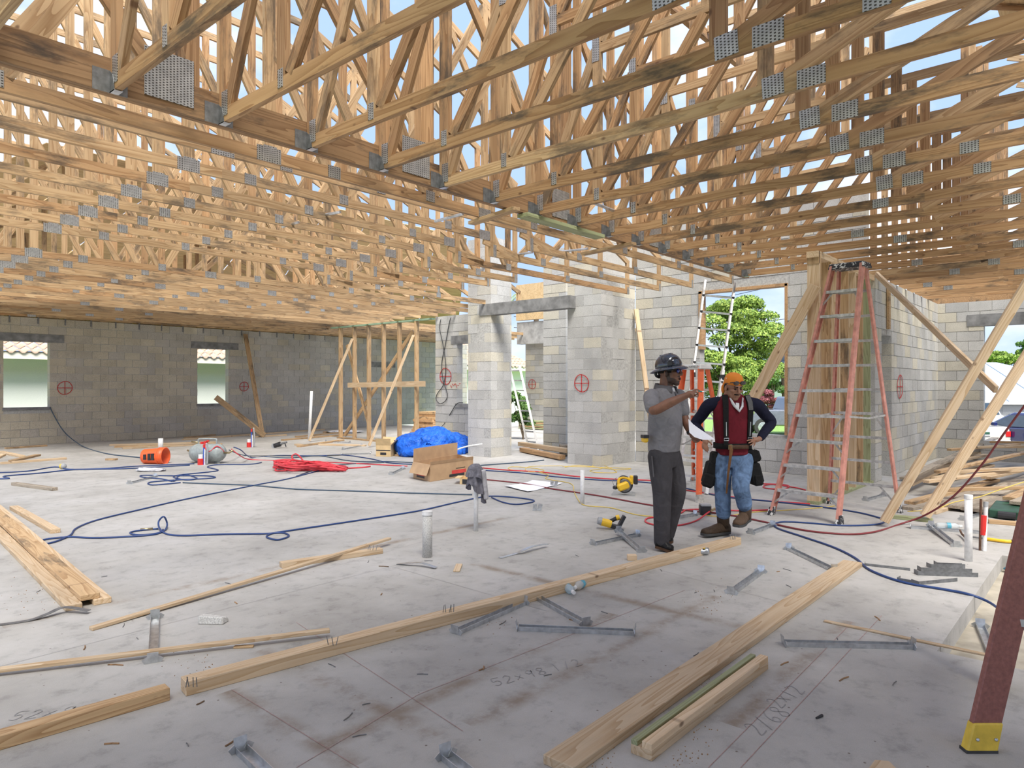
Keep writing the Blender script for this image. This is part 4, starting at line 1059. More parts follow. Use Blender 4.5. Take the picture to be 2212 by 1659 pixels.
body.sphere(A(1491, 850, -.40), (.042, .030, .024), 8, Matrix((CR, CF, UP)).transposed())
limb(body, [WR, A(1490, 851, -.40)], [.028, .026])
fingers(body, None, [([A(1497, 845, -.40), A(1503, 842, -.41), A(1510, 843, -.42), A(1515, 848, -.42)], .0092), ([A(1497, 847, -.41), A(1505, 847, -.43), A(1508, 852, -.43), A(1507, 858, -.42)], .0092), ([A(1496, 849, -.42), A(1501, 851, -.44), A(1504, 857, -.44)], .0088), ([A(1494, 851, -.43), A(1498, 855, -.45), A(1498, 860, -.44)], .0078), ([A(1487, 856, -.38), A(1495, 858, -.36), A(1503, 853, -.37), A(1510, 848, -.39)], .0098)])
body.sphere(A(1499, 942, -.09), (.040, .030, .028), 8, Matrix((CR, CF, UP)).transposed()); limb(body, [WL, A(1497, 940, -.08)], [.027, .025])
fingers(body, None, [([A(1502, 944, -.11), A(1509, 948, -.13), A(1515, 944, -.14), A(1516, 940, -.14)], .0092), ([A(1501, 946, -.11), A(1507, 952, -.13), A(1513, 950, -.14), A(1514, 945, -.14)], .0092), ([A(1498, 948, -.11), A(1503, 954, -.13), A(1509, 954, -.14), A(1510, 949, -.14)], .0088), ([A(1495, 947, -.11), A(1499, 954, -.12), A(1504, 956, -.13)], .0078), ([A(1497, 937, -.08), A(1504, 936, -.10), A(1511, 938, -.12)], .0098)])
for s, kx, an in ((-.08, (1430, 1068, -.10), (1429, 1160, -.07)), (.08, (1462, 1062, .05), (1441, 1150, .14))):
    limb(body, [A(1434 + s * 160, 985, s), A(*kx), A(*an)], [.085, .055, .038])
ba_ = flesh('body', body, 'skin_a', pa_, 0.005, 3)
beard(ba_, HA, lambda x, y, z: (x > -.005 and z < -.048 - .6 * max(0, x - .05) and z > -.118 and (y > .030 or z < -.078)) or (-.046 < z < -.032 and y < .032 and x > .078) or (-.012 < x < .022 and y > .045 and -.06 < z < .02), 'stubble')
sh = MB(); ring_loft(sh, secA[1:], rA, fA)
limb(sh, [A(1412, 857, -.12), SR.lerp(ER, .05), SR.lerp(ER, .80)], [.072, .073, .070]); limb(sh, [A(1462, 857, .12), SL, SL.lerp(EL, .62)], [.072, .070, .064])
shirt = flesh('polo_shirt', sh, 'polo_grey', pa_, 0.007, 5)
TA = Torso(secA, rA, fA)
co = MB(); nb = [HA @ Vector(p) for p in ((-.04, 0, -.115),)][0]
pts = []; K = 15
for k in range(K + 1):
    a = -2.55 + 5.1 * k / K
    pts.append(nb + (fA * math.cos(PI - a) + (-rA) * math.sin(PI - a)) * .098 + UP * (-.012 - .034 * (1 - math.cos(a)) / 2))
v, F = ribbon(pts, [(p - nb) * Vector((1, 1, 0)) + UP * .35 * .08 for p in pts], .066, .012)
MB().add(v, F).build('collar', 'polo_dark', shirt, smooth=True)
pk = [TA.at(6.4, .05, .004), TA.at(5.6, .05, .006), TA.at(4.9, .04, .006)]
v, F = ribbon(pk, [fA] * 3, .03, .004); MB().add(v, F).build('placket', 'polo_dark', shirt)
MB().sphere(TA.at(6.75, 0, -.012), (.022, .022, .03), 8).build('undershirt', 'cloth_white', shirt, smooth=True)
tr = MB(); ring_loft(tr, [(A(1434, 1008), .145, .110), (A(1434, 988), .168, .126), (A(1434, 972), .160, .120), (A(1435, 960), .145, .110)], rA, fA)
limb(tr, [A(1424, 985, -.07), A(1428, 1025, -.08), A(1430, 1068, -.10), A(1430, 1120, -.09), A(1429, 1172, -.07)], [.108, .105, .086, .078, .070])
limb(tr, [A(1448, 985, .07), A(1457, 1025, .08), A(1463, 1062, .06), A(1453, 1110, .10), A(1442, 1156, .14)], [.104, .098, .082, .072, .064])
trs = flesh('trousers', tr, 'trouser_grey', pa_, 0.007, 4)
for (a, b) in ((A(1408, 985, -.15), A(1412, 1030, -.17)),): MB().bar(a, b, .002, .012).build('pocket_seam', 'polo_dark', trs)
shoe(pa_, A(1417, 1182, -.07), A(1453, 1193, -.13), .105, .085, 'shoe_black', 'leather', nm='shoe')
shoe(pa_, A(1425, 1168, .17), A(1452, 1174, .10), .10, .080, 'shoe_black', 'leather', nm='shoe')
hat = empty('tmp', (0, 0, 0)); bpy.data.objects.remove(hat)
Hm = HA @ Matrix.Translation((-.004, 0, .048)) @ Matrix.Rotation(-.10, 4, 'Y')
prof = [(.112, .0), (.116, .02), (.113, .05), (.100, .085), (.075, .115), (.04, .132), (.012, .137), (.001, .137)]
m = MB().lathe(prof, 32, Hm @ Matrix.Diagonal((1.12, .98, 1, 1)))
hatp = m.build('hard_hat', 'hat_shell', pa_, smooth=True)
m = MB().lathe([(.105, .010), (.130, .006), (.155, -.008), (.172, -.022), (.174, -.026), (.168, -.026), (.150, -.012), (.105, .0)], 40, Hm @ Matrix.Diagonal((1.06, .96, 1, 1)), cap=False); m.build('brim', 'hat_shell', hatp, smooth=True)
m = MB().lathe([(.168, -.027), (.150, -.014), (.10, -.004)], 40, Hm @ Matrix.Diagonal((1.06, .96, 1, 1)), cap=False); m.build('brim_underside', 'brim_under', hatp, smooth=True)
for s in (-.03, 0, .03): m = MB().bar(Hm @ Vector((-.06, s, .125)), Hm @ Vector((.05, s, .130)), .008, .008); m.build('rib', 'hat_shell', hatp)
m = MB().bar(Hm @ Vector((.03, -.118, .03)), Hm @ Vector((.07, -.108, .03)), .006, .03); m.build('slot', 'black', hatp)
m = MB().tube(smooth_pts([Hm @ Vector(p) for p in ((-.11, -.06, 0), (-.115, -.05, -.05), (-.105, 0, -.07), (-.115, .05, -.05), (-.11, .06, 0))], 5), .014, 8); m.build('headband', 'black', hatp, smooth=True)
gl = MB()
for s in (-1, 1): gl.sphere(HA @ Vector((.094, s * .034, .014)), (.013, .033, .022), 8, HA.to_3x3())
g = gl.build('sunglasses', 'lens_blue', pa_, smooth=True)
m = MB(); m.bar(HA @ Vector((.098, -.015, .024)), HA @ Vector((.098, .015, .024)), .006, .006)
for s in (-1, 1): m.bar(HA @ Vector((.090, s * .062, .026)), HA @ Vector((-.01, s * .080, .022)), .006, .008)
m.build('frame', 'black', g)
mpart('mouth', [lambda q: q.sphere(HA @ Vector((.099, 0, -.058)), (.007, .019, .012), 8, HA.to_3x3())], 'mouth_dark', pa_)
m = MB().lathe([(.075, -.03), (.081, .0), (.080, .03)], 24, HA @ Matrix.Translation((-.02, 0, .03)) @ Matrix.Diagonal((1.2, 1, 1, 1))); m.build('hair', 'hair', pa_, smooth=True)
m = MB().tube([A(1489, 931, -.05), A(1492, 936, -.06)], [.032, .031], 12); m.build('wrist_watch', 'black', pa_, smooth=True)
tp = A(1393, 948, -.13); m = MB().cbox(tp, (.065, .05, .065), Matrix.Rotation(TH + .3, 3, 'Z')); tm = m.build('tape_measure', 'yellow_tool', None, bevel=.012); tag(tm, "yellow and black tape measure clipped to the grey-shirted man's belt", 'tape measure')
m = MB().cbox(tp + UP * .022 - CF * .0, (.068, .053, .03), Matrix.Rotation(TH + .3, 3, 'Z')); m.build('case_top', 'black', tm)
pen = MB().tube([A(1508, 845, -.42), A(1517, 845.5, -.43)], .0045, 8); po = tag(pen.build('pen', 'teal', smooth=True), 'thin teal and silver pen between the pointing man\'s fingers', 'pen'); MB().tube([A(1517, 845.5, -.43), A(1528, 847, -.44)], [.0042, .002], 8).build('pen_tip', 'galv', po)
# sheet of paper in his other hand
row = []
for j, (p0, p1) in enumerate((((1487, 905, -.02), (1489, 934, -.14)), ((1497, 916, -.06), (1500, 944, -.17)), ((1512, 927, -.10), (1518, 950, -.20)), ((1526, 936, -.13), (1533, 950, -.22)), ((1540, 945.5, -.16), (1545, 949, -.23)))):
    for i in range(4): row.append(A(*p0).lerp(A(*p1), i / 3) - UP * .004 * math.sin(i))
F = [(j * 4 + i, j * 4 + i + 1, j * 4 + i + 5, j * 4 + i + 4) for j in range(4) for i in range(3)]
n0 = len(row); m = MB().add(row + [p + CF * .0012 for p in row], F + [tuple(k + n0 for k in reversed(q)) for q in F])
tag(m.build('paper_sheet', 'paper'), "white sheet of paper held in the hard-hatted man's lower hand", 'paper')

# ---- man in orange bandana
dB = 7.1
def B(u, v, dd=0.0): return D(u, v, dB + dd)
pb_ = empty('person', G(1570, 1156), 'man in an orange bandana, maroon shirt and black tool belt standing with hands on hips', 'person')
fB = (-CF * .97 + CR * .16).normalized(); rB = fB.cross(UP)
secB = [(B(1583, 1000), .150, .110), (B(1583, 982), .172, .122), (B(1582, 962), .170, .125), (B(1582, 940), .180, .125), (B(1582, 910), .196, .128), (B(1583, 885), .205, .118), (B(1583, 868), .190, .100), (B(1583, 857), .130, .080), (B(1583, 850), .075, .065)]
HB = head_mtx(B(1584, 838, -.06), (-CF * .95 + CR * .26), .34, 0.02)
SRb, ERb, WRb = B(1531, 876, .02), B(1502, 916, .14), B(1521, 948, -.05)
SLb, ELb, WLb = B(1636, 876, .02), B(1666, 912, .13), B(1642, 947, -.06)
body = MB(); head_shapes(body, HB)
ring_loft(body, [(c, w - .03, d - .03) for c, w, d in secB], rB, fB)
limb(body, [B(1583, 862, -.01), B(1583, 848, -.03)], [.066, .06])
limb(body, [SRb, ERb, WRb], [.045, .038, .027]); limb(body, [SLb, ELb, WLb], [.045, .038, .027])
body.sphere(B(1524, 955, -.08), (.030, .024, .036), 8, Matrix((CR, CF, UP)).transposed()); limb(body, [WRb, B(1523, 953, -.07)], [.027, .025])
fingers(body, None, [([B(1526, 960, -.09), B(1529, 967, -.09), B(1530, 973, -.08)], .0095), ([B(1523, 961, -.09), B(1525, 969, -.09), B(1528, 976, -.08)], .0095), ([B(1520, 960, -.09), B(1521, 968, -.09), B(1524, 974, -.08)], .009), ([B(1518, 958, -.08), B(1517, 965, -.08), B(1519, 970, -.07)], .008), ([B(1528, 952, -.07), B(1534, 956, -.06), B(1538, 961, -.06)], .010)])
body.sphere(B(1634, 950, -.09), (.036, .024, .028), 8, Matrix((CR, CF, UP)).transposed()); limb(body, [WLb, B(1637, 949, -.08)], [.027, .025])
fingers(body, None, [([B(1628, 950, -.11), B(1621, 950, -.13), B(1614, 952, -.14)], .0095), ([B(1628, 953, -.11), B(1622, 955, -.13), B(1617, 957, -.14)], .0095), ([B(1629, 956, -.11), B(1624, 960, -.12), B(1620, 962, -.13)], .009), ([B(1631, 958, -.10), B(1628, 964, -.11)], .008), ([B(1631, 947, -.09), B(1624, 945, -.09), B(1617, 946, -.09)], .010)])
limb(body, [B(1562, 985), B(1561, 1062, -.04), B(1562, 1120)], [.065, .045, .036]); limb(body, [B(1604, 990), B(1602, 1022, -.12), B(1600, 1050, -.20), B(1608, 1106, -.11)], [.06, .055, .045, .036])
bb_ = flesh('body', body, 'skin_b', pb_, 0.005, 3)
beard(bb_, HB, lambda x, y, z: (-.045 < z < -.031 and y < .034 and x > .076), 'hair')
TB = Torso(secB, rB, fB)
sh = MB(); ring_loft(sh, secB[1:], rB, fB); sb = flesh('maroon_shirt', sh, 'maroon', pb_, 0.007, 4)
for (S_, E_, W_, inn) in ((SRb, ERb, WRb, B(1552, 872)), (SLb, ELb, WLb, B(1614, 872))):
    q = MB(); limb(q, [inn, S_, S_.lerp(E_, .5), E_, E_.lerp(W_, .5), E_.lerp(W_, .93)], [.074, .068, .060, .055, .049, .041]); flesh('sleeve', q, 'navy', sb, 0.007, 3)
nk = Vector(secB[7][0]); pts = []
for k in range(13):
    a = -PI + 2 * PI * k / 12; w = .088
    pts.append(nk + fB * (math.cos(a) * w + .012 * (1 + math.cos(a))) - rB * math.sin(a) * w * .9 + fB * .022 * max(0, math.cos(a)) + UP * (-.006 - .135 * max(0, math.cos(a)) ** 3 + .022 * (1 - math.cos(a)) / 2))
v, F = ribbon(pts, [(p - nk) * Vector((1, 1, 0)) for p in pts], .026, .010); MB().add(v, F).build('white_collar', 'cloth_white', sb, smooth=True)
v, F = ribbon([TB.at(5.9, -.02, .006), TB.at(5.5, -.03, .008), TB.at(5.2, -.04, .006)], [fB] * 3, .035, .008); MB().add(v, F).build('white_placket', 'cloth_white', sb)
jn = MB(); ring_loft(jn, [(B(1583, 1008), .145, .105), (B(1583, 992), .168, .118), (B(1583, 978), .150, .104)], rB, fB)
limb(jn, [B(1560, 990), B(1560, 1025, -.02), B(1561, 1062, -.04), B(1562, 1098, -.02), B(1563, 1108, -.02)], [.102, .096, .080, .076, .075]); limb(jn, [B(1606, 990), B(1603, 1022, -.12), B(1600, 1050, -.22), B(1606, 1078, -.15), B(1608, 1090, -.13)], [.102, .096, .084, .078, .076])
flesh('jeans', jn, 'denim', pb_, 0.007, 3)
shoe(pb_, B(1571, 1152, .02), B(1518, 1157, -.14), .115, .10, 'boot', 'rubber', ([B(1562, 1094, -.02), B(1562, 1120, 0), B(1563, 1140, .0)], [.068, .062, .058]), 'work_boot')
shoe(pb_, B(1613, 1124, -.06), B(1592, 1139, -.30), .115, .10, 'boot_light', 'rubber', ([B(1609, 1080, -.13), B(1610, 1100, -.11), B(1610, 1118, -.10)], [.068, .062, .058]), 'work_boot')
# tool belt with braces and pouches: worn by him, so a thing he carries
belt = empty('tool_belt', B(1583, 968), 'black tool belt with padded braces and pouches worn by the man in the bandana', 'tool belt')
ring = [TB.at(2.0, 2 * PI * k / 28, .010) for k in range(29)]
v, F = ribbon(ring, [(p - Vector(secB[2][0])) * Vector((1, 1, 0)) for p in ring], .055, .012); MB().add(v, F).build('waist_band', 'pouch', belt, smooth=True)
fr_ = [TB.at(1.95, a, .024) for a in (-.55, -.3, 0, .3, .5)]
v, F = ribbon(fr_, [fB] * 5, .042, .006); MB().add(v, F).build('leather_belt', 'leather', belt, smooth=True)
bc = TB.at(1.95, -.42, .034); MB().tube([bc + UP * .022 - rB * .018, bc + UP * .022 + rB * .018, bc - UP * .022 + rB * .018, bc - UP * .022 - rB * .018, bc + UP * .022 - rB * .018], .003, 6).build('buckle', 'brass', belt)
for s, mt in ((-1, 'pouch'), (1, 'pouch')):
    path = [TB.at(6.9, s * .9, .012) + UP * .015, TB.at(6.0, s * .62, .014), TB.at(5.0, s * .60, .010), TB.at(4.0, s * .62, .010), TB.at(3.0, s * .66, .010), TB.at(2.1, s * .70, .016)]
    nr = [(fB * .6 + UP * .8), fB + UP * .2, fB, fB, fB, fB]
    v, F = ribbon(path, nr, [.062, .060, .056, .052, .048, .048], .012); st = MB().add(v, F).build('brace_strap', mt, belt, smooth=False)
    if s == 1:
        v, F = ribbon([p + fB * .012 for p in path[:3]], nr[:3], [.05, .05, .046], .006); MB().add(v, F).build('grey_pad', 'mesh_grey', st)
    v, F = ribbon([path[3] + fB * .013, path[4] + fB * .013], [fB, fB], .008, .002); MB().add(v, F).build('silver_zip', 'galv', st)
    c = path[4].lerp(path[5], .35) + fB * .016; MB().tube([c + UP * .012 - rB * .024, c + UP * .012 + rB * .024, c - UP * .012 + rB * .024, c - UP * .012 - rB * .024, c + UP * .012 - rB * .024], .003, 6).build('ring', 'galv', st)
lp = [B(1578, 962, -.155), B(1579, 972, -.165), B(1577, 990, -.17), B(1573, 1020, -.17), B(1571, 1042, -.165), B(1569, 1066, -.16)]
v, F = ribbon(lp, [fB + CR * .3] * 6, [.05, .045, .032, .026, .022, .018], .005); MB().add(v, F).build('hanging_strap', 'strap_leather', belt)
def pouch(parts, nm='pouch'):
    o = None
    for i, (c, sz, tilt) in enumerate(parts):
        Rm = Matrix((CR, CF, UP)).transposed() @ Matrix.Rotation(tilt, 3, 'Y')
        q = MB().cbox(B(*c), sz, Rm); x = q.build(nm if i == 0 else 'pocket', 'pouch', belt if i == 0 else o, bevel=.02)
        if i == 0: o = x
pouch([((1535, 1022, .02), (.12, .16, .24), .25), ((1530, 1038, -.04), (.11, .09, .14), .30), ((1543, 990, .0), (.08, .12, .14), .1)])
pouch([((1628, 1022, .02), (.13, .17, .22), -.25), ((1636, 1036, -.03), (.10, .10, .12), -.10), ((1630, 985, -.02), (.10, .10, .12), -.3), ((1617, 975, -.05), (.10, .06, .06), 0)])
# bandana, sunglasses, face
m = MB().lathe([(.088, .0), (.092, .02), (.089, .05), (.075, .085), (.05, .105), (.02, .114), (.001, .115)], 28, HB @ Matrix.Translation((-.010, 0, .042)) @ Matrix.Rotation(-.12, 4, 'Y') @ Matrix.Diagonal((1.16, .98, 1, 1)))
bd = m.build('bandana', 'bandana', pb_, smooth=True)
m = MB().sphere(HB @ Vector((-.115, -.03, .0)), (.022, .02, .03), 8); m.sphere(HB @ Vector((-.11, -.045, -.05)), (.012, .018, .045), 8); m.build('knot', 'bandana', bd, smooth=True)
g = MB()
for s in (-1, 1): g.sphere(HB @ Vector((.092, s * .036, .083)), (.012, .035, .021), 8, HB.to_3x3())
g = g.build('sunglasses', 'lens_dark', pb_, smooth=True)
m = MB()
for s in (-1, 1): m.bar(HB @ Vector((.080, s * .060, .088)), HB @ Vector((-.01, s * .092, .045)), .006, .009)
m.bar(HB @ Vector((.096, -.012, .088)), HB @ Vector((.096, .012, .088)), .006, .006); m.build('frame', 'black', g)
m = MB()
for s in (-1, 1): m.bar(HB @ Vector((.099, s * .014, .040)), HB @ Vector((.085, s * .050, .042)), .006, .009)
m.build('eyebrows', 'hair', pb_)
m = MB()
for s in (-1, 1): m.sphere(HB @ Vector((.083, s * .032, .018)), (.010, .014, .005), 8, HB.to_3x3())
m.build('eyes', 'hair', pb_, smooth=True)
m = MB()
for s in (-1, 1): m.sphere(HB @ Vector((-.025, s * .070, .005)), (.035, .012, .04), 8, HB.to_3x3())
m.sphere(HB @ Vector((-.07, 0, .0)), (.035, .06, .045), 8, HB.to_3x3()); m.build('hair', 'hair', pb_, smooth=True)
# ------------------------------------------------------------------ small materials
plain('hose_blue', (0.02, 0.052, 0.175), 0.45, var=0.1); plain('hose_dark', (0.05, 0.085, 0.13), 0.5); plain('hose_red', (0.62, 0.045, 0.06), 0.45, var=0.1); plain('hose_maroon', (0.20, 0.03, 0.035), 0.45); plain('cord_yellow', (0.72, 0.53, 0.12), 0.5); plain('cord_black', (0.03, 0.035, 0.04), 0.5)
plain('bucket_orange', (0.90, 0.14, 0.035), 0.42, var=0.08); plain('tank_grey', (0.30, 0.335, 0.33), 0.4, var=0.15, scale=20); plain('cardboard', (0.50, 0.33, 0.19), 0.8, var=0.12, scale=6); plain('cardboard_dark', (0.36, 0.23, 0.13), 0.85); plain('label_red', (0.62, 0.06, 0.05), 0.6); plain('label_tan', (0.66, 0.48, 0.25), 0.7)
plain('speckled', (0.55, 0.54, 0.51), 0.75, var=0.28, scale=130, bmp=0.3); plain('pipe_red', (0.65, 0.03, 0.025), 0.45); plain('pipe_blue', (0.03, 0.09, 0.45), 0.45); plain('rust', (0.13, 0.07, 0.045), 0.85, 0.3, 0.4, 30)
plain('case_green', (0.02, 0.075, 0.045), 0.5, var=0.3); plain('plastic_grey', (0.35, 0.36, 0.37), 0.5); plain('bag_teal', (0.05, 0.25, 0.40), 0.35, var=0.8, scale=14); plain('bag_yellow', (0.70, 0.52, 0.08), 0.35, var=0.3, scale=14)
cloth('tarp_blue', (0.02, 0.13, 0.62), rough=0.38, bs=7, bst=0.9, var=0.35, dist=0.06); cloth('rag_grey', (0.17, 0.165, 0.19), bs=14, var=0.4); cloth('rag_light', (0.42, 0.41, 0.43), bs=14); cloth('plastic_white', (0.70, 0.70, 0.74), rough=0.4, bs=9, bst=0.9)
def clear(name, tint=(0.92, 0.96, 0.97)):
    m, t, b = nt(name); b.inputs['Base Color'].default_value = (*tint, 1); b.inputs['Roughness'].default_value = 0.08; b.inputs['Transmission Weight'].default_value = 0.55; b.inputs['IOR'].default_value = 1.35; b.inputs['Alpha'].default_value = 0.8
clear('clear_plastic')

# ------------------------------------------------------------------ hoses and cords on the slab
def hose(pts, r, mat, label, cat='hose', k=5, name='air_hose', closed=False, n=7):
    P = []; r *= .78
    for q in pts:
        if isinstance(q, Vector): P.append(q)
        elif len(q) == 3: P.append(G(q[0], q[1]) if q[2] == 0 else (G(q[0], q[1], 0) if False else D(q[0], q[1], q[2])))
        else: P.append(G(*q))
    P = [p + UP * r * 1.05 if p.z < .001 else p for p in P]
    m = MB(); m.tube(smooth_pts(P, k, closed), r, n)
    return tag(m.build(name, mat, smooth=True), label, cat)
hose([OY(108, 880, YW - .02), OY(118, 900, YW - .06), OY(135, 928, YW - .15), OY(155, 948, YW - .35), G(185, 968), G(235, 982), G(305, 990), G(345, 996)], .016, 'hose_dark', 'dark hose hanging from the large window down to the floor')
hose([(-20, 1023), (60, 1019), (118, 1010), (150, 1015), (230, 1013), (300, 1008), (420, 1003)], .014, 'hose_blue', 'upper of two blue hoses leading in from the left edge')
hose([(-20, 1036), (20, 1035), (10, 1030), (90, 1023), (160, 1016), (260, 1014), (340, 1010), (410, 1006)], .014, 'hose_blue', 'lower of two blue hoses leading in from the left edge')
hose([(740, 1006), (700, 1015), (620, 1036), (547, 1050), (400, 1080), (300, 1103), (210, 1125), (165, 1143), (152, 1158), (120, 1172), (90, 1178), (75, 1175), (100, 1167), (150, 1162), (200, 1164), (262, 1162), (330, 1157), (355, 1148), (361, 1132, 7.45), (354, 1116, 7.4), (343, 1126, 7.4), (345, 1142, 7.3), (362, 1156), (400, 1159), (480, 1156), (570, 1155), (610, 1153), (624, 1160), (600, 1168), (576, 1162), (590, 1154), (640, 1146), (760, 1128), (900, 1106), (985, 1087), (1050, 1074), (1100, 1075), (1148, 1081), (1150, 1086), (1115, 1091), (1085, 1086), (1062, 1076)], .012, 'hose_blue', 'long blue air hose looping across the middle of the slab', k=6)
hose([(342, 1144), (300, 1148), (281, 1153), (300, 1158), (340, 1154), (352, 1146)], .012, 'hose_blue', 'short blue hose end with a brass coupling in the hose loop')
MBc = MB().tube([G(303, 1147) + UP * .014, G(330, 1145) + UP * .014], .013, 8); tag(MBc.build('hose_coupling', 'brass', smooth=True), 'small brass coupling on the blue hose end', 'coupling')
hose([(395, 1044), (470, 1047), (547, 1050), (640, 1058), (760, 1062), (900, 1067), (1020, 1070)], .012, 'hose_dark', 'dark hose running right from the blue loops to the rag pipe')
hose([(390, 1044), (330, 1049), (325, 1043), (385, 1038), (430, 1036), (465, 1033), (445, 1029), (375, 1029), (310, 1028), (308, 1032), (350, 1036), (375, 1041), (385, 1030), (400, 1026), (420, 1032), (425, 1036), (400, 1038), (375, 1032), (390, 1027), (470, 1018), (448, 1010), (470, 1005), (540, 1004), (565, 1000)], .013, 'hose_blue', 'tangled blue hose in loops in front of the bucket and tank', k=6)
hose([(505, 966, 13.6), (520, 972, 13.5), (545, 990), (600, 985), (680, 986), (740, 984), (800, 992), (850, 1002), (960, 1006)], .014, 'hose_blue', 'blue hose leaving the right end of the tank for the carton')
hose([(500, 970, 13.6), (520, 985, 13.6), (545, 994), (640, 997), (720, 1000), (800, 1004), (880, 1008)], .013, 'hose_red', 'red hose leaving the right end of the tank')
hose([(495, 972, 13.7), (530, 985), (620, 990), (690, 986), (760, 997), (840, 998), (900, 1001)], .013, 'hose_dark', 'dark hose crossing behind the red coil')
hose([(540, 986), (700, 985), (735, 984)], .012, 'cord_black', 'thin dark cord right of the tank')
hose([(830, 1000), (760, 1003), (700, 1010), (640, 1030)], .012, 'hose_dark', 'short dark hose at the right end of the red coil')
hose([(1032, 1007), (1100, 1002), (1150, 998), (1175, 995)], .014, 'hose_dark', 'dark hose running from the carton to the entry sill')
hose([(1042, 1012), (1100, 1017), (1170, 1021), (1240, 1030), (1320, 1036), (1400, 1039), (1480, 1046)], .013, 'hose_red', 'red hose running behind the circular saw')
hose([(1042, 1017), (1130, 1023), (1200, 1031), (1290, 1038), (1340, 1040), (1400, 1044), (1480, 1056), (1560, 1074), (1650, 1083), (1760, 1095), (1850, 1108), (1905, 1122), (1912, 1128), (1890, 1135), (1820, 1137), (1740, 1131), (1695, 1129), (1675, 1133), (1680, 1143), (1730, 1160), (1800, 1184), (1848, 1208), (1880, 1234), (1950, 1260), (2040, 1276), (2090, 1286), D(2135, 1303, 4.95), D(2170, 1325, 4.6), D(2215, 1360, 4.3)], .012, 'hose_blue', 'blue hose looping under the tall ladder and into the trench', k=6)
hose([(1046, 1037), (1130, 1046), (1190, 1057), (1290, 1072), (1400, 1092), (1480, 1104), (1560, 1112), (1640, 1127), (1740, 1148), (1830, 1156), (1890, 1151), (1945, 1134), D(2000, 1112, 7.5), D(2060, 1072, 7.1), D(2120, 1005, 6.7), D(2165, 942, 6.4), D(2212, 878, 6.1), D(2260, 815, 5.9)], .013, 'hose_maroon', 'maroon hose sagging up out of the frame at the right edge', k=6)
hose([(1545, 1098, 8.4), (1530, 1107, 8.1), (1505, 1126), (1470, 1136), (1425, 1137), (1396, 1130), (1400, 1121), (1440, 1117), (1470, 1110), (1485, 1103), (1530, 1102), (1600, 1105), (1660, 1103)], .012, 'hose_red', "bright red hose looping around the grey-trousered man's feet", k=6)
hose([(1640, 1046), (1690, 1048), (1705, 1052), (1690, 1058), (1655, 1056), (1650, 1051), (1670, 1048), (1720, 1055), (1740, 1060)], .012, 'hose_red', 'red hose coil between the bandana man and the tall ladder')
hose([(1480, 1060), (1560, 1072), (1640, 1082), (1750, 1090)], .012, 'hose_red', 'red hose lying along the blue hose behind the bandana man')
hose([(1410, 1117), (1370, 1112), (1320, 1098), (1265, 1093), (1250, 1082), (1240, 1062), (1238, 1050), (1225, 1043), (1180, 1035), (1185, 1027), (1160, 1020), (1120, 1018), (1098, 1013), (1110, 1009), (1160, 1013), (1175, 1018), (1145, 1020), (1135, 1014), (1150, 1008), (1215, 1007)], .008, 'cord_yellow', 'yellow cord winding past the white pipe', 'cord', 6, 'yellow_cord')
hose([(1215, 1008), (1290, 1010), (1362, 1013), (1330, 1015), (1280, 1008), (1300, 1005), (1330, 1018), (1325, 1022), (1285, 1021), (1275, 1017), (1300, 1012), (1250, 1006), (1220, 1010)], .008, 'cord_yellow', 'yellow cord coiled at the foot of the block pier', 'cord', 6, 'yellow_cord')
hose([(1520, 1113), (1560, 1117), (1620, 1108), (1700, 1103), (1780, 1097), (1810, 1092)], .007, 'cord_yellow', 'yellow cord lying under the tall ladder', 'cord', 6, 'yellow_cord')
hose([D(1960, 1105, 8.4), D(2020, 1100, 8.3), D(2060, 1085, 8.3), D(2110, 1075, 8.4), D(2160, 1058, 8.6), D(2215, 1040, 8.8)], .008, 'cord_yellow', 'yellow cord draped over the scrap lumber heap', 'cord', 6, 'yellow_cord')
# bundle of red hose: one long hose folded on itself
rr = random.Random(2); P = []
cx = [600, 735]
for k in range(13):
    v = 1013 + rr.uniform(-3, 9); z = .02 + rr.uniform(0, .14)
    P += [G(590 + rr.uniform(0, 12), v) + UP * z, G(640, v + rr.uniform(-2, 4)) + UP * (z * .8), G(700, 1014 + rr.uniform(-2, 7)) + UP * z * .6, G(745 + rr.uniform(-15, 8), 1014 + rr.uniform(-4, 6)) + UP * .03, G(690, 1016 + rr.uniform(-3, 5)) + UP * z, G(630, v + rr.uniform(-4, 3)) + UP * z]
P += [G(655, 1010) + UP * .1, G(640, 1003) + UP * .2, G(632, 1008) + UP * .15, G(680, 1015) + UP * .03, G(770, 1012) + UP * .013, G(800, 1009) + UP * .013]
m = MB().tube(smooth_pts(P, 5), .014, 6); tag(m.build('hose_coil', 'hose_red', smooth=True), 'thick folded bundle of red hose lying on the slab', 'hose')
# wire loop hanging on the block wall behind the tarp
q = lambda u, v: OX(u, v, XB - .03)
hose([q(952, 690), q(950, 710), q(957, 745), q(963, 790), q(958, 830), q(945, 850), q(942, 862), q(950, 872), q(962, 866), q(966, 850), q(956, 815), q(955, 780), q(962, 745), q(970, 700), q(974, 686)], .012, 'cord_black', 'black cable hanging in a loop on the block wall above the tarp', 'cable', 6, 'hanging_cable')
hose([q(1000, 870), q(987, 872), q(975, 890), q(960, 915), D(945, 930, 15.8)], .012, 'cord_black', 'black cable drooping from the window sill behind the tarp', 'cable', 6, 'hanging_cable')

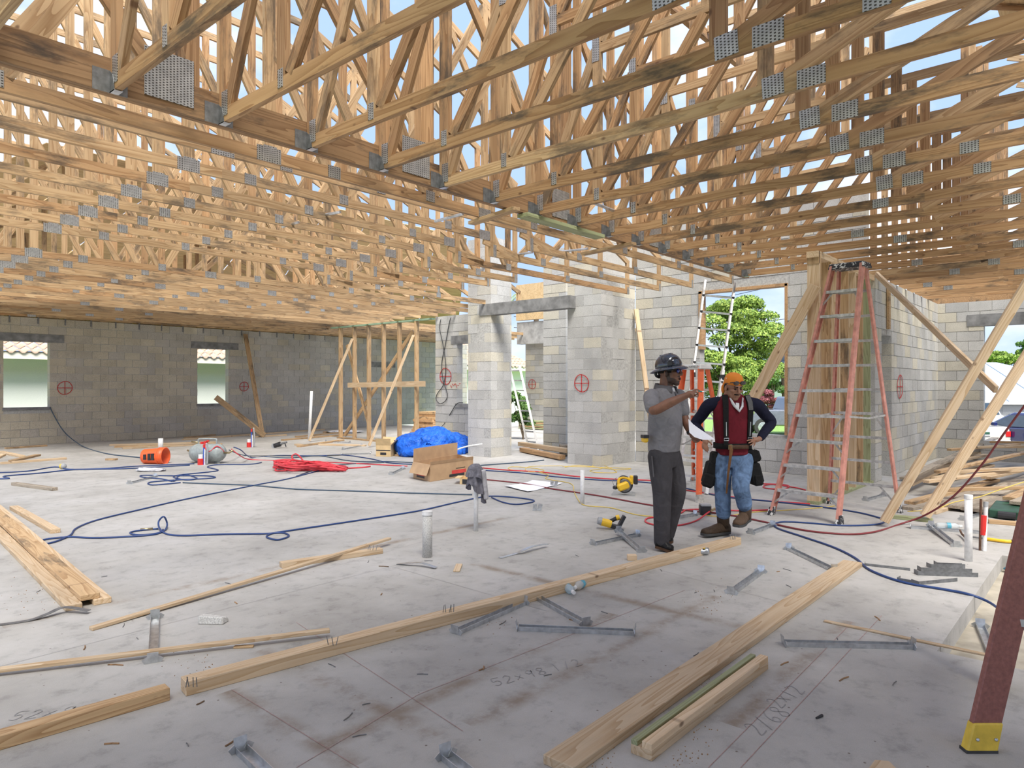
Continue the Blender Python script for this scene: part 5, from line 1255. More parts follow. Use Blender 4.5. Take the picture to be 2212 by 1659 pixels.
# ------------------------------------------------------------------ bucket, compressor tank, cartons, tarp
bk = empty('bucket', G(335, 1004), 'bright orange plastic bucket lying on its side beside the blue hoses', 'bucket')
c0 = G(309, 1002); ax = (CR * 1.0 - CF * .35).normalized(); s = .0089
p0, p1 = D(311, 988, 13.55) + UP * .02, D(358, 987, 13.52) + UP * .02
zax = (p1 - p0).normalized(); Mb = Matrix((zax.orthogonal().normalized(), zax.cross(zax.orthogonal().normalized()), zax)).transposed().to_4x4(); Mb.translation = p0
L_ = (p1 - p0).length
prof = [(.001, 0), (.130, 0), (.140, .02), (.150, L_ * .5), (.158, L_ * .75)]
m = MB().lathe([(.001, 0), (.130, 0), (.140, .02), (.150, L_ * .5), (.157, L_ * .78), (.163, L_), (.155, L_), (.132, .02), (.001, .015)], 28, Mb, cap=False); m.build('shell', 'bucket_orange', bk, smooth=True)
for t in (.74, .84, .99):
    m = MB().lathe([(.156, L_ * t - .012), (.168, L_ * t - .008), (.168, L_ * t + .004), (.156, L_ * t + .008)], 28, Mb, cap=False); m.build('rib', 'bucket_orange', bk, smooth=True)
for t, w_, h_ in ((.22, .05, .10), (.42, .05, .13), (.58, .06, .13)):
    c = p0 + zax * (L_ * t) - CF * .153 + UP * .0; m = MB().cbox(c, (w_, .02, h_), Matrix((zax, zax.cross(UP).normalized() * -1, UP)).transposed()); m.build('print', 'black', bk)
tk = empty('air_tank', G(448, 1003), 'grey-green portable air tank with a carrying handle and red fittings', 'air tank')
tp0, tp1 = D(414, 978, 13.75), D(484, 978, 13.55); zx = (tp1 - tp0).normalized()
Mt = Matrix((UP, zx.cross(UP), zx)).transposed().to_4x4(); Mt.translation = tp0; L_ = (tp1 - tp0).length; R_ = .175
m = MB().lathe([(.001, 0), (.06, .005), (.12, .03), (.16, .08), (R_, .13), (R_, L_ - .13), (.16, L_ - .08), (.12, L_ - .03), (.06, L_ - .005), (.001, L_)], 28, Mt, cap=False); m.build('tank', 'tank_grey', tk, smooth=True)
for z in (.14, L_ - .14): m = MB().lathe([(R_, z - .012), (R_ + .005, z), (R_, z + .012)], 28, Mt, cap=False); m.build('weld_seam', 'tank_grey', tk, smooth=True)
ha, hb = tp0 + zx * .16, tp0 + zx * (L_ - .17)
m = MB().tube(smooth_pts([ha + UP * .15, ha + UP * .24, ha + UP * .27 + zx * .04, hb + UP * .27 - zx * .04, hb + UP * .24, hb + UP * .15], 5), .016, 8); m.build('handle', 'tank_grey', tk, smooth=True)
m = MB(); c = tp0 + zx * .33 + UP * .20
m.cbox(c, (.07, .06, .06)); m.cbox(c + zx * .05 + UP * .03, (.05, .05, .03)); m.cbox(c - zx * .09 - UP * .01, (.05, .05, .05)); m.build('regulator', 'pipe_red', tk, bevel=.008)
m = MB().tube([tp1 - zx * .02, tp1 + zx * .12, tp1 + zx * .20 + UP * .05], [.02, .02, .015], 8); m.tube([tp0 + zx * .02, tp0 - zx * .1 + UP * .05], .018, 8); m.tube([ha + UP * .22 - zx * .16, ha + UP * .20], .02, 8); m.build('brass_manifold', 'brass', tk, smooth=True)
m = MB().tube(smooth_pts([c, c + zx * .06 - UP * .08 - CF * .15, c + zx * .18 - UP * .16 - CF * .17, c + zx * .32 - UP * .06 - CF * .12, tp1 + UP * .02], 5), .011, 7); m.build('bypass_hose', 'hose_red', tk, smooth=True)
m = MB()
for z in (.15, L_ - .16): m.cbox(tp0 + zx * z - UP * .19, (.05, .14, .09), Matrix.Rotation(0, 3, 'Z'))
m.build('leg', 'tank_grey', tk)
def pipes(parts, base, label, name, cat='pipe'):
    o = empty(name, base, label, cat)
    for nm, a, b, r, mt in parts: MB().tube([a, b], r, 12).build(nm, mt, o, smooth=False)
    return o
def upipe(u, vb, vt, r, mat, label, name='upright_pipe', capm=None, tilt=0.0):
    b = G(u, vb); d = (b.x * CT + b.y * ST); t = D(u + tilt, vt, d)
    o = tag(MB().tube([b, t], r, 18).build(name, mat, smooth=False), label, 'pipe')
    for p in o.data.polygons: p.use_smooth = len(p.vertices) == 4
    if capm:
        k = MB().tube([t - UP * .03, t + UP * .004], r * 1.10, 18).build('cap', capm, o)
    return o, b, t
upipe(923, 1203, 1105, .044, 'speckled', 'thick speckled pipe stub standing up from the slab', 'pipe_stub', 'pvc')
upipe(1028, 1147, 1008, .024, 'pvc', 'white pipe standing in the slab with a grey rag over its top', 'upright_pipe')
upipe(1258, 1089, 1016, .027, 'pvc', 'plain white pipe stub left of the circular saw', 'pipe_stub')
upipe(2092, 1212, 1070, .031, 'pvc', 'white capped pipe beside the red-taped stake', 'upright_pipe', 'pvc')
upipe(668, 950, 845, .04, 'pvc', 'tall thin white pipe left of the stud partition', 'upright_pipe', None, 5)
upipe(347, 972, 947, .055, 'pvc', 'short white pipe stub behind the orange bucket', 'pipe_stub')
st = empty('marker_stake', G(2122, 1190), 'rusty rebar and white pipe bound with red tape at the right', 'stake'); b = G(2122, 1189); dd = b.x * CT + b.y * ST
MB().tube([G(2117, 1189), D(2119, 1078, dd)], .011, 8).build('rebar', 'rust', st); MB().tube([G(2126, 1190), D(2130, 1084, dd)], .018, 12).build('pipe', 'pvc', st); MB().tube([D(2123, 1155, dd), D(2124, 1113, dd)], .030, 12).build('red_tape', 'pipe_red', st); MB().tube([D(2129, 1095, dd), D(2130, 1084, dd)], .020, 12).build('grey_tape', 'plastic_grey', st)
for (u, vb, lab, k) in ((436, 1004, 'red, white and blue pipe stubs taped together in front of the grey tank', 1.0), (540, 966, 'red and blue pipe stubs standing beyond the grey tank', 1.15)):
    b = G(u, vb); o = empty('pipe_cluster', b, lab, 'pipe')
    MB().tube([b - CR * .02, b - CR * .02 + UP * .20], .045, 12).build('stub', 'pvc', o); MB().tube([b - CR * .02, b - CR * .02 + UP * .12], .058, 12).build('red_tape', 'pipe_red', o)
    MB().tube([b + CR * .04, b + CR * .04 + UP * .36 * k], .016, 8).build('blue_pipe', 'pipe_blue', o); MB().tube([b + CR * .055, b + CR * .055 + UP * .30], .014, 8).build('white_pipe', 'pvc', o); MB().tube([b + CR * .04 + UP * .33 * k, b + CR * .04 + UP * .39 * k], .02, 8).build('red_cap', 'pipe_red', o)
    MB().tube(smooth_pts([b + CR * .10, b + CR * .11 + UP * .25, b + CR * .09 + UP * .42 * k], 4), .018, 7).build('grey_conduit', 'plastic_grey', o, smooth=True)
def hexa(bot, top): return list(bot) + list(top)
def carton(name, label, base4, h, mat, flaps, extra=None):
    """open box: four walls of board, bottom, flaps"""
    b = [Vector(p) for p in base4]; c = sum(b, Vector()) / 4; o = empty(name, c, label, 'box'); th = .006
    top = [p + UP * hh for p, hh in zip(b, h if hasattr(h, '__len__') else [h] * 4)]
    MB().add(b + [p + UP * .005 for p in b], BOXF).build('bottom', mat, o)
    for i in range(4):
        j = (i + 1) % 4; n = (b[j] - b[i]).cross(UP).normalized() * th
        MB().add([b[i], b[j], b[j] - n, b[i] - n, top[i], top[j], top[j] - n, top[i] - n], BOXF).build('side', mat, o)
    for i, vec in flaps:
        j = (i + 1) % 4; vec = Vector(vec); n = UP * .004 if abs(vec.normalized().z) < .8 else (b[j] - b[i]).cross(UP).normalized() * .004
        q = [top[i], top[j], top[j] + vec, top[i] + vec]; MB().add(q + [p + n for p in q], BOXF).build('flap', mat, o)
    return o, b, top
# big carton: near long side faces the camera
b4_ = [G(893, 1035), G(928, 1041), G(1022, 1020), G(985, 1012)]
cb, bb, tt = carton('cardboard_box', 'large open cardboard carton with red and black labels behind the rag pipe', [G(930, 1041), G(1022, 1026), G(988, 1013), G(893, 1033)], .27, 'cardboard', [(2, (CF * .05 + UP * .21)), (3, (-CR * .06 - UP * .17 - CF * .05)), (0, -CF * .03 + UP * .05)])
def face_quad(a, b, top_a, top_b, u0, u1, v0, v1, off, mat, parent, nm):
    P = lambda u, v: a.lerp(b, u).lerp(top_a.lerp(top_b, u), v)
    q = [P(u0, v0), P(u1, v0), P(u1, v1), P(u0, v1)]; n = (b - a).cross(UP).normalized()
    q = [p + n * off for p in q]; return MB().add(q + [p + n * .001 for p in q], BOXF).build(nm, mat, parent)
face_quad(bb[0], bb[1], tt[0], tt[1], .42, .78, .10, .26, .002, 'black', cb, 'black_label'); face_quad(bb[0], bb[1], tt[0], tt[1], .48, .82, .26, .48, .002, 'label_red', cb, 'red_label'); face_quad(bb[0], bb[1], tt[0], tt[1], .58, .80, .56, .60, .002, 'black', cb, 'print_line')
face_quad(bb[3], bb[0], tt[3], tt[0], .2, .66, .12, .25, .002, 'black', cb, 'black_label'); face_quad(bb[3], bb[0], tt[3], tt[0], .2, .66, .25, .36, .002, 'label_red', cb, 'red_label')
cs, bs_, ts_ = carton('cardboard_box', 'small open tan carton in front of the blue tarp', [G(812, 986), G(844, 987), G(857, 982), G(826, 980)], .25, 'label_tan', [(0, -CF * .05 + UP * .14), (1, UP * .10 + CR * .10), (2, UP * .12 + CF * .1)])
face_quad(bs_[0], bs_[1], ts_[0], ts_[1], .02, .98, .50, .58, .002, 'black', cs, 'print_band'); face_quad(bs_[0], bs_[1], ts_[0], ts_[1], .3, .7, .14, .36, .002, 'black', cs, 'print_line')
k_, b1_, t1_ = carton('cardboard_box', 'little flattened carton with a black patch right behind the rag pipe', [G(993, 1046), G(1022, 1048), G(1030, 1042), G(1000, 1040)], .09, 'label_tan', [(3, -CR * .08)])
face_quad(b1_[0], b1_[1], t1_[0], t1_[1], .2, .9, .1, .9, .002, 'black', k_, 'print')
from mathutils import noise as mno
tb = MB(); t0 = G(935, 986)
for (u, v, dd_, r3) in ((895, 962, 15.2, (.42, .40, .26)), (935, 955, 15.3, (.50, .45, .33)), (975, 962, 15.9, (.38, .42, .30)), (998, 966, 15.9, (.30, .40, .24)), (925, 975, 15.0, (.62, .40, .16)), (968, 976, 15.5, (.40, .38, .16)), (940, 938, 15.4, (.22, .25, .12))):
    tb.sphere(D(u, v, dd_), r3, 12, Matrix((CR, CF, UP)).transposed())
tarp_root = empty('tmp', t0); tp_ = flesh('tarp_bundle', tb, 'tarp_blue', tarp_root, 0.03, 4)
for v in tp_.data.vertices:
    w = v.co * 3.1 + Vector((3, 1, 7)); nn = mno.noise(w) * .07 + abs(mno.noise(w * 2.3)) * .06 + mno.noise(w * Vector((6, 6, 1.5))) * .018
    v.co += v.normal * nn
mn = min((tp_.matrix_basis @ v.co).z for v in tp_.data.vertices)
tp_.parent = None; tp_.matrix_basis = Matrix.Translation(t0); bpy.data.objects.remove(tarp_root)
zmin = min(v.co.z for v in tp_.data.vertices)
for v in tp_.data.vertices: v.co.z = max(v.co.z, -t0.z + .002)
tag(tp_, 'large bundle wrapped in crumpled bright blue tarpaulin beside the block pier', 'tarp')
hose([D(978, 976, 14.9), D(990, 970, 14.7), D(1010, 964, 14.6), D(1042, 959, 14.55)], .02, 'pvc', 'grey-white pipe end poking out of the blue tarp', 'pipe', 5, 'plastic_pipe')
# rag over the pipe
rg = empty('rag', G(1030, 1147) + UP * .6, 'grey rag draped over the top of the white upright pipe', 'cloth')
dR = 1500 * 1.53 / (1147 - 832); top = D(1028, 1004, dR)
def drape(L, r0, w0, f, ph, mat, nm):
    v = []; F = []; n = 30; rows = 9
    for j in range(rows):
        t = j / (rows - 1)
        for k in range(n):
            a = 2 * PI * k / n; r = (r0 * math.sin(min(1, t * 2.2) * PI / 2) + w0 * t) * (1 + .28 * t * math.sin(f * a + ph)); l = L(a)
            v.append(top + CR * r * math.cos(a) + CF * r * math.sin(a) * .8 - UP * (l * max(0, t - .16) / .84) + UP * .012 * (1 - t))
    for j in range(rows - 1):
        for k in range(n): F.append((j * n + k, j * n + (k + 1) % n, (j + 1) * n + (k + 1) % n, (j + 1) * n + k))
    F.append(tuple(range(n))); MB().add(v, F).build(nm, mat, rg, smooth=True)
drape(lambda a: .22 + .16 * max(0, math.cos(a)) + .05 * math.sin(3 * a), .058, .03, 7, 0, 'rag_grey', 'upper_fold')
drape(lambda a: .12 + .20 * max(0, math.cos(a - .2)) ** 2, .068, .035, 5, 1.1, 'rag_grey', 'outer_fold')
MB().bar(top + CR * .075 - UP * .05, top + CR * .11 - UP * .36, .05, .09, up=CF).build('hanging_end', 'rag_light', rg, bevel=.012)

# ------------------------------------------------------------------ power tools
sw = empty('circular_saw', G(1350, 1068), 'yellow and black cordless circular saw standing on its steel shoe', 'circular saw'); dS = 1500 * 1.53 / (1068 - 832)
S = lambda u, v, dd=0: D(u, v, dS + dd)
MB().add([G(1321, 1070), G(1372, 1072), G(1370, 1063), G(1326, 1061)] + [p + UP * .008 for p in (G(1321, 1070), G(1372, 1072), G(1370, 1063), G(1326, 1061))], BOXF).build('shoe', 'galv', sw)
def disc(c, r, th, n, mat, nm, par, axis=None):
    zx = Vector(axis or CF).normalized(); x = UP.cross(zx).normalized(); Mq = Matrix((x, zx.cross(x), zx)).transposed().to_4x4(); Mq.translation = Vector(c)
    return MB().lathe([(r * .92, -th / 2), (r, -th / 2 + .004), (r, th / 2 - .004), (r * .92, th / 2)], n, Mq).build(nm, mat, par)
disc(S(1349, 1047), .115, .05, 28, 'black', 'blade_guard', sw); disc(S(1349, 1049, -.03), .09, .008, 28, 'galv_dark', 'blade', sw)
MB().bar(S(1334, 1055, -.07), S(1358, 1046, -.07), .10, .10, up=CF).build('motor', 'yellow_tool', sw, bevel=.02)
MB().tube(smooth_pts([S(1336, 1050, -.02), S(1337, 1036, -.02), S(1345, 1031, -.02), S(1357, 1034, -.02), S(1364, 1042, -.02)], 5), .021, 10).build('handle', 'yellow_tool', sw, smooth=True)
MB().tube(smooth_pts([S(1338, 1033, -.02), S(1346, 1029, -.02), S(1356, 1032, -.02)], 5), .017, 10).build('grip', 'black', sw, smooth=True)
MB().bar(S(1364, 1027, 0), S(1364, 1046, 0), .07, .045, up=CR).build('battery_mount', 'yellow_tool', sw, bevel=.01); MB().bar(S(1373, 1027, -.01), S(1373, 1046, -.01), .08, .05, up=CR).build('battery', 'black', sw, bevel=.008)
MB().tube([S(1326, 1048, -.05), S(1322, 1038), S(1332, 1032)], .004, 6).build('hook', 'galv_dark', sw); MB().cbox(S(1329, 1053, -.05), (.06, .06, .05)).build('front_knob', 'black', sw, bevel=.012)
ng = empty('nail_gun', G(1322, 1143), 'yellow and black nail gun lying left of the crossed steel brackets', 'nail gun'); dN = 1500 * 1.53 / (1143 - 832); Q = lambda u, v, dd=0: D(u, v, dN + dd)
MB().tube([Q(1296, 1126), Q(1320, 1132)], [.040, .044], 16).build('body', 'yellow_tool', ng); MB().tube([Q(1291, 1124), Q(1299, 1126)], [.036, .046], 16).build('end_cap', 'plastic_grey', ng)
MB().tube([Q(1316, 1127), Q(1333, 1119), Q(1337, 1118)], [.020, .022, .026], 12).build('handle', 'black', ng, smooth=True); MB().tube([Q(1331, 1119), Q(1338, 1117)], .028, 12).build('collar', 'yellow_tool', ng)
MB().bar(Q(1336, 1139, -.03), Q(1349, 1114, -.03), .035, .075, up=CF).build('magazine', 'black', ng, bevel=.006); MB().bar(Q(1318, 1135, -.01), Q(1338, 1140, -.02), .05, .05, up=CF).build('nose', 'black', ng, bevel=.01); MB().bar(Q(1341, 1137, -.05), Q(1350, 1118, -.05), .012, .03, up=CF).build('rail', 'galv', ng)
cb_ = empty('tool_box', G(1525, 1112), 'small black tool case at the end of the bright red hose', 'tool case'); dC = 1500 * 1.53 / (1112 - 832)
MB().cbox(D(1523, 1100, dC), (.13, .11, .13), Matrix((CR, CF, UP)).transposed()).build('case', 'black', cb_, bevel=.02); MB().cbox(D(1523, 1090, dC - .01), (.11, .12, .02), Matrix((CR, CF, UP)).transposed()).build('lid_rib', 'plastic_grey', cb_); MB().tube([D(1535, 1104, dC - .05), D(1545, 1098, dC - .05)], .014, 8).build('fitting', 'brass', cb_)
gr_ = empty('angle_grinder', G(602, 968), 'dark angle grinder lying on the slab right of the taped pipes', 'grinder'); dG = 1500 * 1.53 / (968 - 832)
disc(D(592, 963, dG), .065, .03, 16, 'plastic_grey', 'guard', gr_); MB().tube([D(592, 963, dG), D(606, 959, dG)], [.05, .06], 12).build('gearbox', 'black', gr_); MB().tube([D(606, 959, dG), D(620, 955, dG)], [.03, .022], 10).build('body', 'galv_dark', gr_); MB().bar(D(615, 957, dG), D(618, 965, dG), .02, .02).build('lever', 'black', gr_)
# hammer
hm = empty('hammer', G(2130, 1175), 'hammer with a yellow-orange grip lying behind the white capped pipe', 'hammer')
MB().tube([G(2090, 1163) + UP * .02, G(2133, 1168) + UP * .018], .009, 8).build('shaft', 'galv_dark', hm); MB().tube(smooth_pts([G(2131, 1168) + UP * .018, G(2150, 1171) + UP * .02, G(2175, 1174) + UP * .02, G(2189, 1174) + UP * .02], 4), .016, 10).build('grip', 'yellow_tool', hm, smooth=True); MB().tube([G(2184, 1174) + UP * .02, G(2190, 1175) + UP * .02], .018, 10).build('butt', 'black', hm); MB().tube(smooth_pts([G(2074, 1156) + UP * .05, G(2078, 1160) + UP * .03, G(2084, 1166) + UP * .03, G(2088, 1172) + UP * .02], 4), [.010] * 13, 8).build('head', 'rust', hm)
tg = empty('tool_case', G(2170, 1112), 'dark green tool case in the corner below the scrap lumber', 'tool case')
MB().add([G(2135, 1118), G(2230, 1128), G(2240, 1105), G(2150, 1098)] + [p + UP * .10 for p in (G(2135, 1118), G(2230, 1128), G(2240, 1105), G(2150, 1098))], BOXF).build('case', 'case_green', tg, bevel=.012)
MB().tube([G(2156, 1121) + UP * .05, G(2195, 1125) + UP * .05], [.045, .04], 10).build('cordless_drill', 'black', tg)
# paper on the slab, metal cup on it
bp = []
pp = [(1090, 1052), (1150, 1040), (1215, 1046), (1140, 1064)]
rows = 7
for j in range(rows):
    for i in range(rows):
        a = G(*pp[0]).lerp(G(*pp[1]), i / 6); b = G(*pp[3]).lerp(G(*pp[2]), i / 6); p = a.lerp(b, j / 6); bp.append(p + UP * (.006 + .018 * abs(mno.noise(p * 2.5)) + .012 * (i in (0, 6))))
F = [(j * 7 + i, j * 7 + i + 1, j * 7 + i + 8, j * 7 + i + 7) for j in range(6) for i in range(6)]
m = MB().add(bp + [p - UP * .003 for p in bp], F + [tuple(k + 49 for k in reversed(q)) for q in F]); tag(m.build('plan_sheet', 'paper', smooth=True), 'large crumpled plan sheet spread flat on the slab', 'paper')
for (u, v, lab) in ((1196, 1050, 'bent steel U-clip standing on the crumpled plan sheet'), (1160, 1102, 'steel U-bracket standing up left of the nail gun')):
    c = G(u, v); o = empty('steel_clip', c, lab, 'bracket')
    for s in (-1, 1): MB().bar(c + CR * .025 * s, c + CR * (.035 * s + .01) + UP * .075, .05, .003, up=CF).build('arm', 'galv', o)
    MB().cbox(c + UP * .002, (.11, .07, .003), Matrix((CR, CF, UP)).transposed()).build('base', 'galv', o)
m = MB(); c = G(137, 1013) + UP * .05; m.sphere(c, .055, 8); bulb = tag(m.build('work_light', 'plastic_grey', smooth=True), 'small round caged work bulb on the left blue hose', 'lamp'); MB().tube([c - CR * .05, c + CR * .0], [.045, .055], 10).build('yellow_base', 'yellow', bulb)

# ------------------------------------------------------------------ galvanised hardware
def spacer(a, b, label, w=0.045, za=0.0, zb=0.0, tabs=True, name='steel_bracket', lift=0.0):
    p, q = G(*a) + UP * za, G(*b) + UP * zb; d = (q - p); L = d.length; d.normalize(); n = UP.cross(d).normalized(); up = d.cross(n)
    o = empty(name, (p + q) / 2, label, 'bracket')
    m = MB(); t = .003; h = .026
    m.add([p + n * w / 2, p - n * w / 2, q - n * w / 2, q + n * w / 2] + [x + up * t for x in (p + n * w / 2, p - n * w / 2, q - n * w / 2, q + n * w / 2)], BOXF)
    m.build('web', 'galv', o)
    for s in (-1, 1):
        e = [p + n * s * w / 2, q + n * s * w / 2]; m = MB().add([e[0], e[1], e[1] + up * h, e[0] + up * h] + [x + n * s * t for x in (e[0], e[1], e[1] + up * h, e[0] + up * h)], BOXF); m.build('flange', 'galv', o)
    if tabs:
        for e, sg in ((p, -1), (q, 1)):
            k = e + d * sg * .004
            m = MB(); m.bar(k, k + up * .062 + d * sg * .012, w * 1.25, .003, up=d); m.bar(k + n * w * .5, k + n * w * .95 + up * .03, .03, .003, up=d); m.bar(k - n * w * .5, k - n * w * .95 + up * .03, .03, .003, up=d); m.build('end_tab', 'galv', o)
    return o
for a, b, l in (((335, 1338), (330, 1432), 'steel channel bracket lying under the splintered strip at the left'), ((522, 1625), (600, 1700), 'steel bracket at the bottom edge below the long two-by-four'), ((965, 1640), (1040, 1700), 'steel bracket with a tag cut by the bottom edge, center'), ((985, 1370), (1130, 1306), 'steel channel lying face down left of the crossed pair, by the long two-by-four'), ((1157, 1292), (1265, 1352), 'steel channel leaning from the long two-by-four onto another bracket'), ((1120, 1360), (1368, 1370), 'long steel channel in front of the slanting one, mid foreground'),
                 ((1282, 1178), (1376, 1158), 'lower bracket of the crossed pair below the nail gun'), ((1580, 1284), (1643, 1238), 'steel bracket lying alone right of the silver can'), ((1705, 1188), (1800, 1234), "steel bracket beside the wide board's far end"), ((1695, 1394), (1968, 1400), 'long double-flanged steel channel in the right foreground'), ((1622, 1154), (1668, 1137), "steel bracket right of the bandana man's boot"), ((1968, 1141), (2118, 1153), 'long steel bracket behind the water bottle at the right'),
                 ((1452, 1122), (1500, 1114), 'steel bracket between the two men by the red hose loop'), ((1870, 1082), (1908, 1072), 'short steel bracket behind the tall ladder'), ((280, 1046), (335, 1031), 'steel bracket under the blue hose tangle'), ((845, 1026), (870, 1014), 'pale steel bracket left of the large carton'), ((742, 972), (780, 964), 'steel bracket left of the small carton'), ((738, 983), (800, 981), 'steel bracket lying in front of the small carton'), ((705, 955), (755, 957), 'steel bracket on the bowed plank'), ((2080, 1125), (2175, 1095), 'steel bracket leaning on the scrap heap')):
    spacer(a, b, l)
spacer((1337, 1156), (1386, 1194), 'upper bracket of the crossed pair below the nail gun', za=.03, zb=.0)
spacer((2012, 1144), (2066, 1182), 'steel bracket crossing the long one behind the white capped pipe', za=.03)
p, q = G(2118, 1316, -TD), G(2152, 1388, -TD)
o = spacer((2118, 1316), (2152, 1388), 'shiny steel bracket lying in the slab trench'); o.matrix_basis.translation = o.matrix_basis.translation - UP * TD
def strap(pts, w, label, name='steel_strap', mat='galv'):
    P = smooth_pts([G(*q[:2]) + UP * (q[2] if len(q) > 2 else .003) for q in pts], 5); nr = [UP + Vector((0, 0, 0)) for _ in P]
    v, F = ribbon(P, nr, w, .003); return tag(MB().add(v, F).build(name, mat), label, 'strap')
strap([(1080, 1206), (1110, 1198), (1130, 1196, .03), (1150, 1190, .04), (1182, 1182, .03)], .04, 'twisted steel strap lying left of the nail gun')
strap([(858, 1219), (885, 1222, .02), (910, 1224, .03), (942, 1229, .01)], .04, 'twisted steel strap in front of the speckled pipe stub')
strap([(-10, 1352), (60, 1342), (100, 1334, .02), (140, 1325, .04), (192, 1326, .02)], .04, 'dark steel strap lying below the three stacked boards', mat='galv_dark')
def lclip(a, b, h, label, z=0.0):
    p, q = G(*a) + UP * z, G(*b) + UP * z; d = (q - p).normalized(); n = UP.cross(d)
    o = empty('steel_strip', (p + q) / 2, label, 'strap'); m = MB().bar(p + UP * h / 2, q + UP * h / 2, .003, h); m.build('blade', 'galv_dark', o)
    MB().bar(p + UP * h / 2, p + n * .07 + UP * h / 2, .003, h).build('return', 'galv_dark', o); return o
lclip((1868, 1222), (1966, 1233), .022, "flat steel strip by the wide board's far end")
lclip((1938, 1255), (1985, 1264), .028, 'left half of the bent steel strip before the strip stack'); lclip((1985, 1264), (2068, 1256), .028, 'right half of the bent steel strip before the strip stack')
for k, (a, b) in enumerate((((1983, 1243), (2113, 1247)), ((1990, 1235), (2100, 1238)), ((2012, 1228), (2085, 1228)), ((2025, 1224), (2078, 1226)))): lclip(a, b, .035, 'grey steel strip in the stack by the trench, %s from the front' % ORD[k])

# ------------------------------------------------------------------ litter
ck = MB(); c = G(458, 1347)
v = [c + CR * x + CF * y + UP * z for x, y, z in ((-.085, -.02, 0), (.08, -.03, 0), (.09, .05, 0), (-.08, .06, 0), (-.085, -.015, .055), (.075, -.02, .045), (.085, .045, .03), (-.075, .05, .05))]
tag(ck.add(v, BOXF).build('concrete_chunk', 'speckled', bevel=.006), 'broken chunk of rough concrete lying on the slab at the left', 'rubble')
can = empty('drink_can', G(1519, 1199), 'crushed silver drink can against the long two-by-four', 'can'); dc = 1500 * 1.53 / (1199 - 832); a, b = D(1508, 1191, dc), D(1531, 1190, dc)
MB().tube([a, a.lerp(b, .25), a.lerp(b, .5) - UP * .008, a.lerp(b, .75), b], [.030, .033, .024, .033, .028], 14).build('body', 'galv', can, smooth=True); MB().tube([a - (b - a).normalized() * .002, a + (b - a).normalized() * .003], .027, 14).build('end', 'alu', can); MB().cbox(a.lerp(b, .55) + UP * .028, (.035, .03, .006)).build('yellow_print', 'yellow', can)
def bottle(a, b, r, label, lab=None, z=None):
    p, q = G(*a) + UP * r, G(*b) + UP * r; d = (q - p); o = empty('plastic_bottle', (p + q) / 2, label, 'bottle')
    MB().tube([p.lerp(q, t) for t in (0, .06, .5, .55, .75, .88, .9)], [r * .7, r, r * .92, r, r, r * .4, r * .38], 14).build('bottle_body', 'clear_plastic', o, smooth=True); MB().tube([p.lerp(q, .89), q], r * .45, 10).build('cap', 'pvc', o)
    if lab: MB().tube([p.lerp(q, .40), p.lerp(q, .55)], r * 1.03, 14).build('label_band', lab, o)
plain('label_blue', (0.10, 0.38, 0.50), 0.5)
bottle((2022, 1142), (2078, 1144), .034, 'clear water bottle with a blue band lying behind the long bracket', 'label_blue')
bottle((1212, 1268), (1240, 1290), .032, 'crushed clear bottle, left of the two by the long two-by-four', 'label_blue'); bottle((1268, 1262), (1240, 1280), .032, 'crushed clear bottle, right of the two by the long two-by-four', 'label_blue')
def crump(name, c, r3, mat, label, cat='litter'):
    m = MB().sphere((0, 0, 0), (1, 1, 1), 12); vs = []
    for p in m.v:
        n = mno.noise(p * 2.2 + Vector((r3[0] * 91, 3, 1))) * .35 + mno.noise(p * 5) * .15; p = p * (1 + n); vs.append(Vector((p.x * r3[0], p.y * r3[1], p.z * r3[2])))
    m.v = [Vector(c) + CR * p.x + CF * p.y + UP * (p.z + r3[2] * .8) for p in vs]; return tag(m.build(name, mat, smooth=True), label, cat)
tz = G(2195, 1238, -TD)
cr_ = crump('snack_bag', tz, (.09, .05, .045), 'bag_teal', 'blue and yellow snack bag lying in the trench'); crump('plastic_wrap', G(2195, 1218, -TD) + CF * .05, (.10, .08, .05), 'plastic_white', 'clear crumpled plastic wrap behind the snack bag')
MB().cbox(tz + UP * .075, (.14, .06, .02), Matrix((CR, CF, UP)).transposed()).build('yellow_print', 'bag_yellow', cr_, bevel=.008)
crump('plastic_film', G(325, 1018), (.26, .12, .035), 'plastic_white', 'scrunched grey plastic film in front of the orange bucket'); crump('plastic_scrap', G(1668, 1322), (.05, .03, .008), 'plastic_white', 'scrap of white plastic beside the wide board'); crump('plastic_film', G(745, 935), (.55, .35, .05), 'plastic_white', 'pale plastic sheet heaped behind the studs')
m = MB().add([G(1870, 1675), G(1890, 1648), G(1920, 1650), G(1960, 1690)] + [p + UP * .012 for p in (G(1870, 1675), G(1890, 1648), G(1920, 1650), G(1960, 1690))], BOXF); tag(m.build('wood_scrap', 'pine_fresh'), 'corner of a board poking in at the bottom edge, right', 'lumber')
# scrap lumber and a red beam on the entry sill
for k, (a, b, w, z, mt, l) in enumerate((((1128, 977), (1215, 995), .14, .02, 'pine_red', 'dark red board on the entry floor, nearest'), ((1124, 974), (1230, 991), .14, .12, 'pine_fresh', 'pale board stacked across the entry floor'), ((1150, 972), (1235, 985), .14, .05, 'weathered', 'grey board at the back of the entry stack'))):
    lay(a, b, w, .09, mt, l, z=z, name='entry_board')
m = MB().cbox(G(1218, 985) + UP * .14, (.35, .18, .22), Matrix.Rotation(TH, 3, 'Z')); tag(m.build('wood_crate', 'weathered', bevel=.01), 'dark weathered wood block against the right side of the entry', 'wood block')
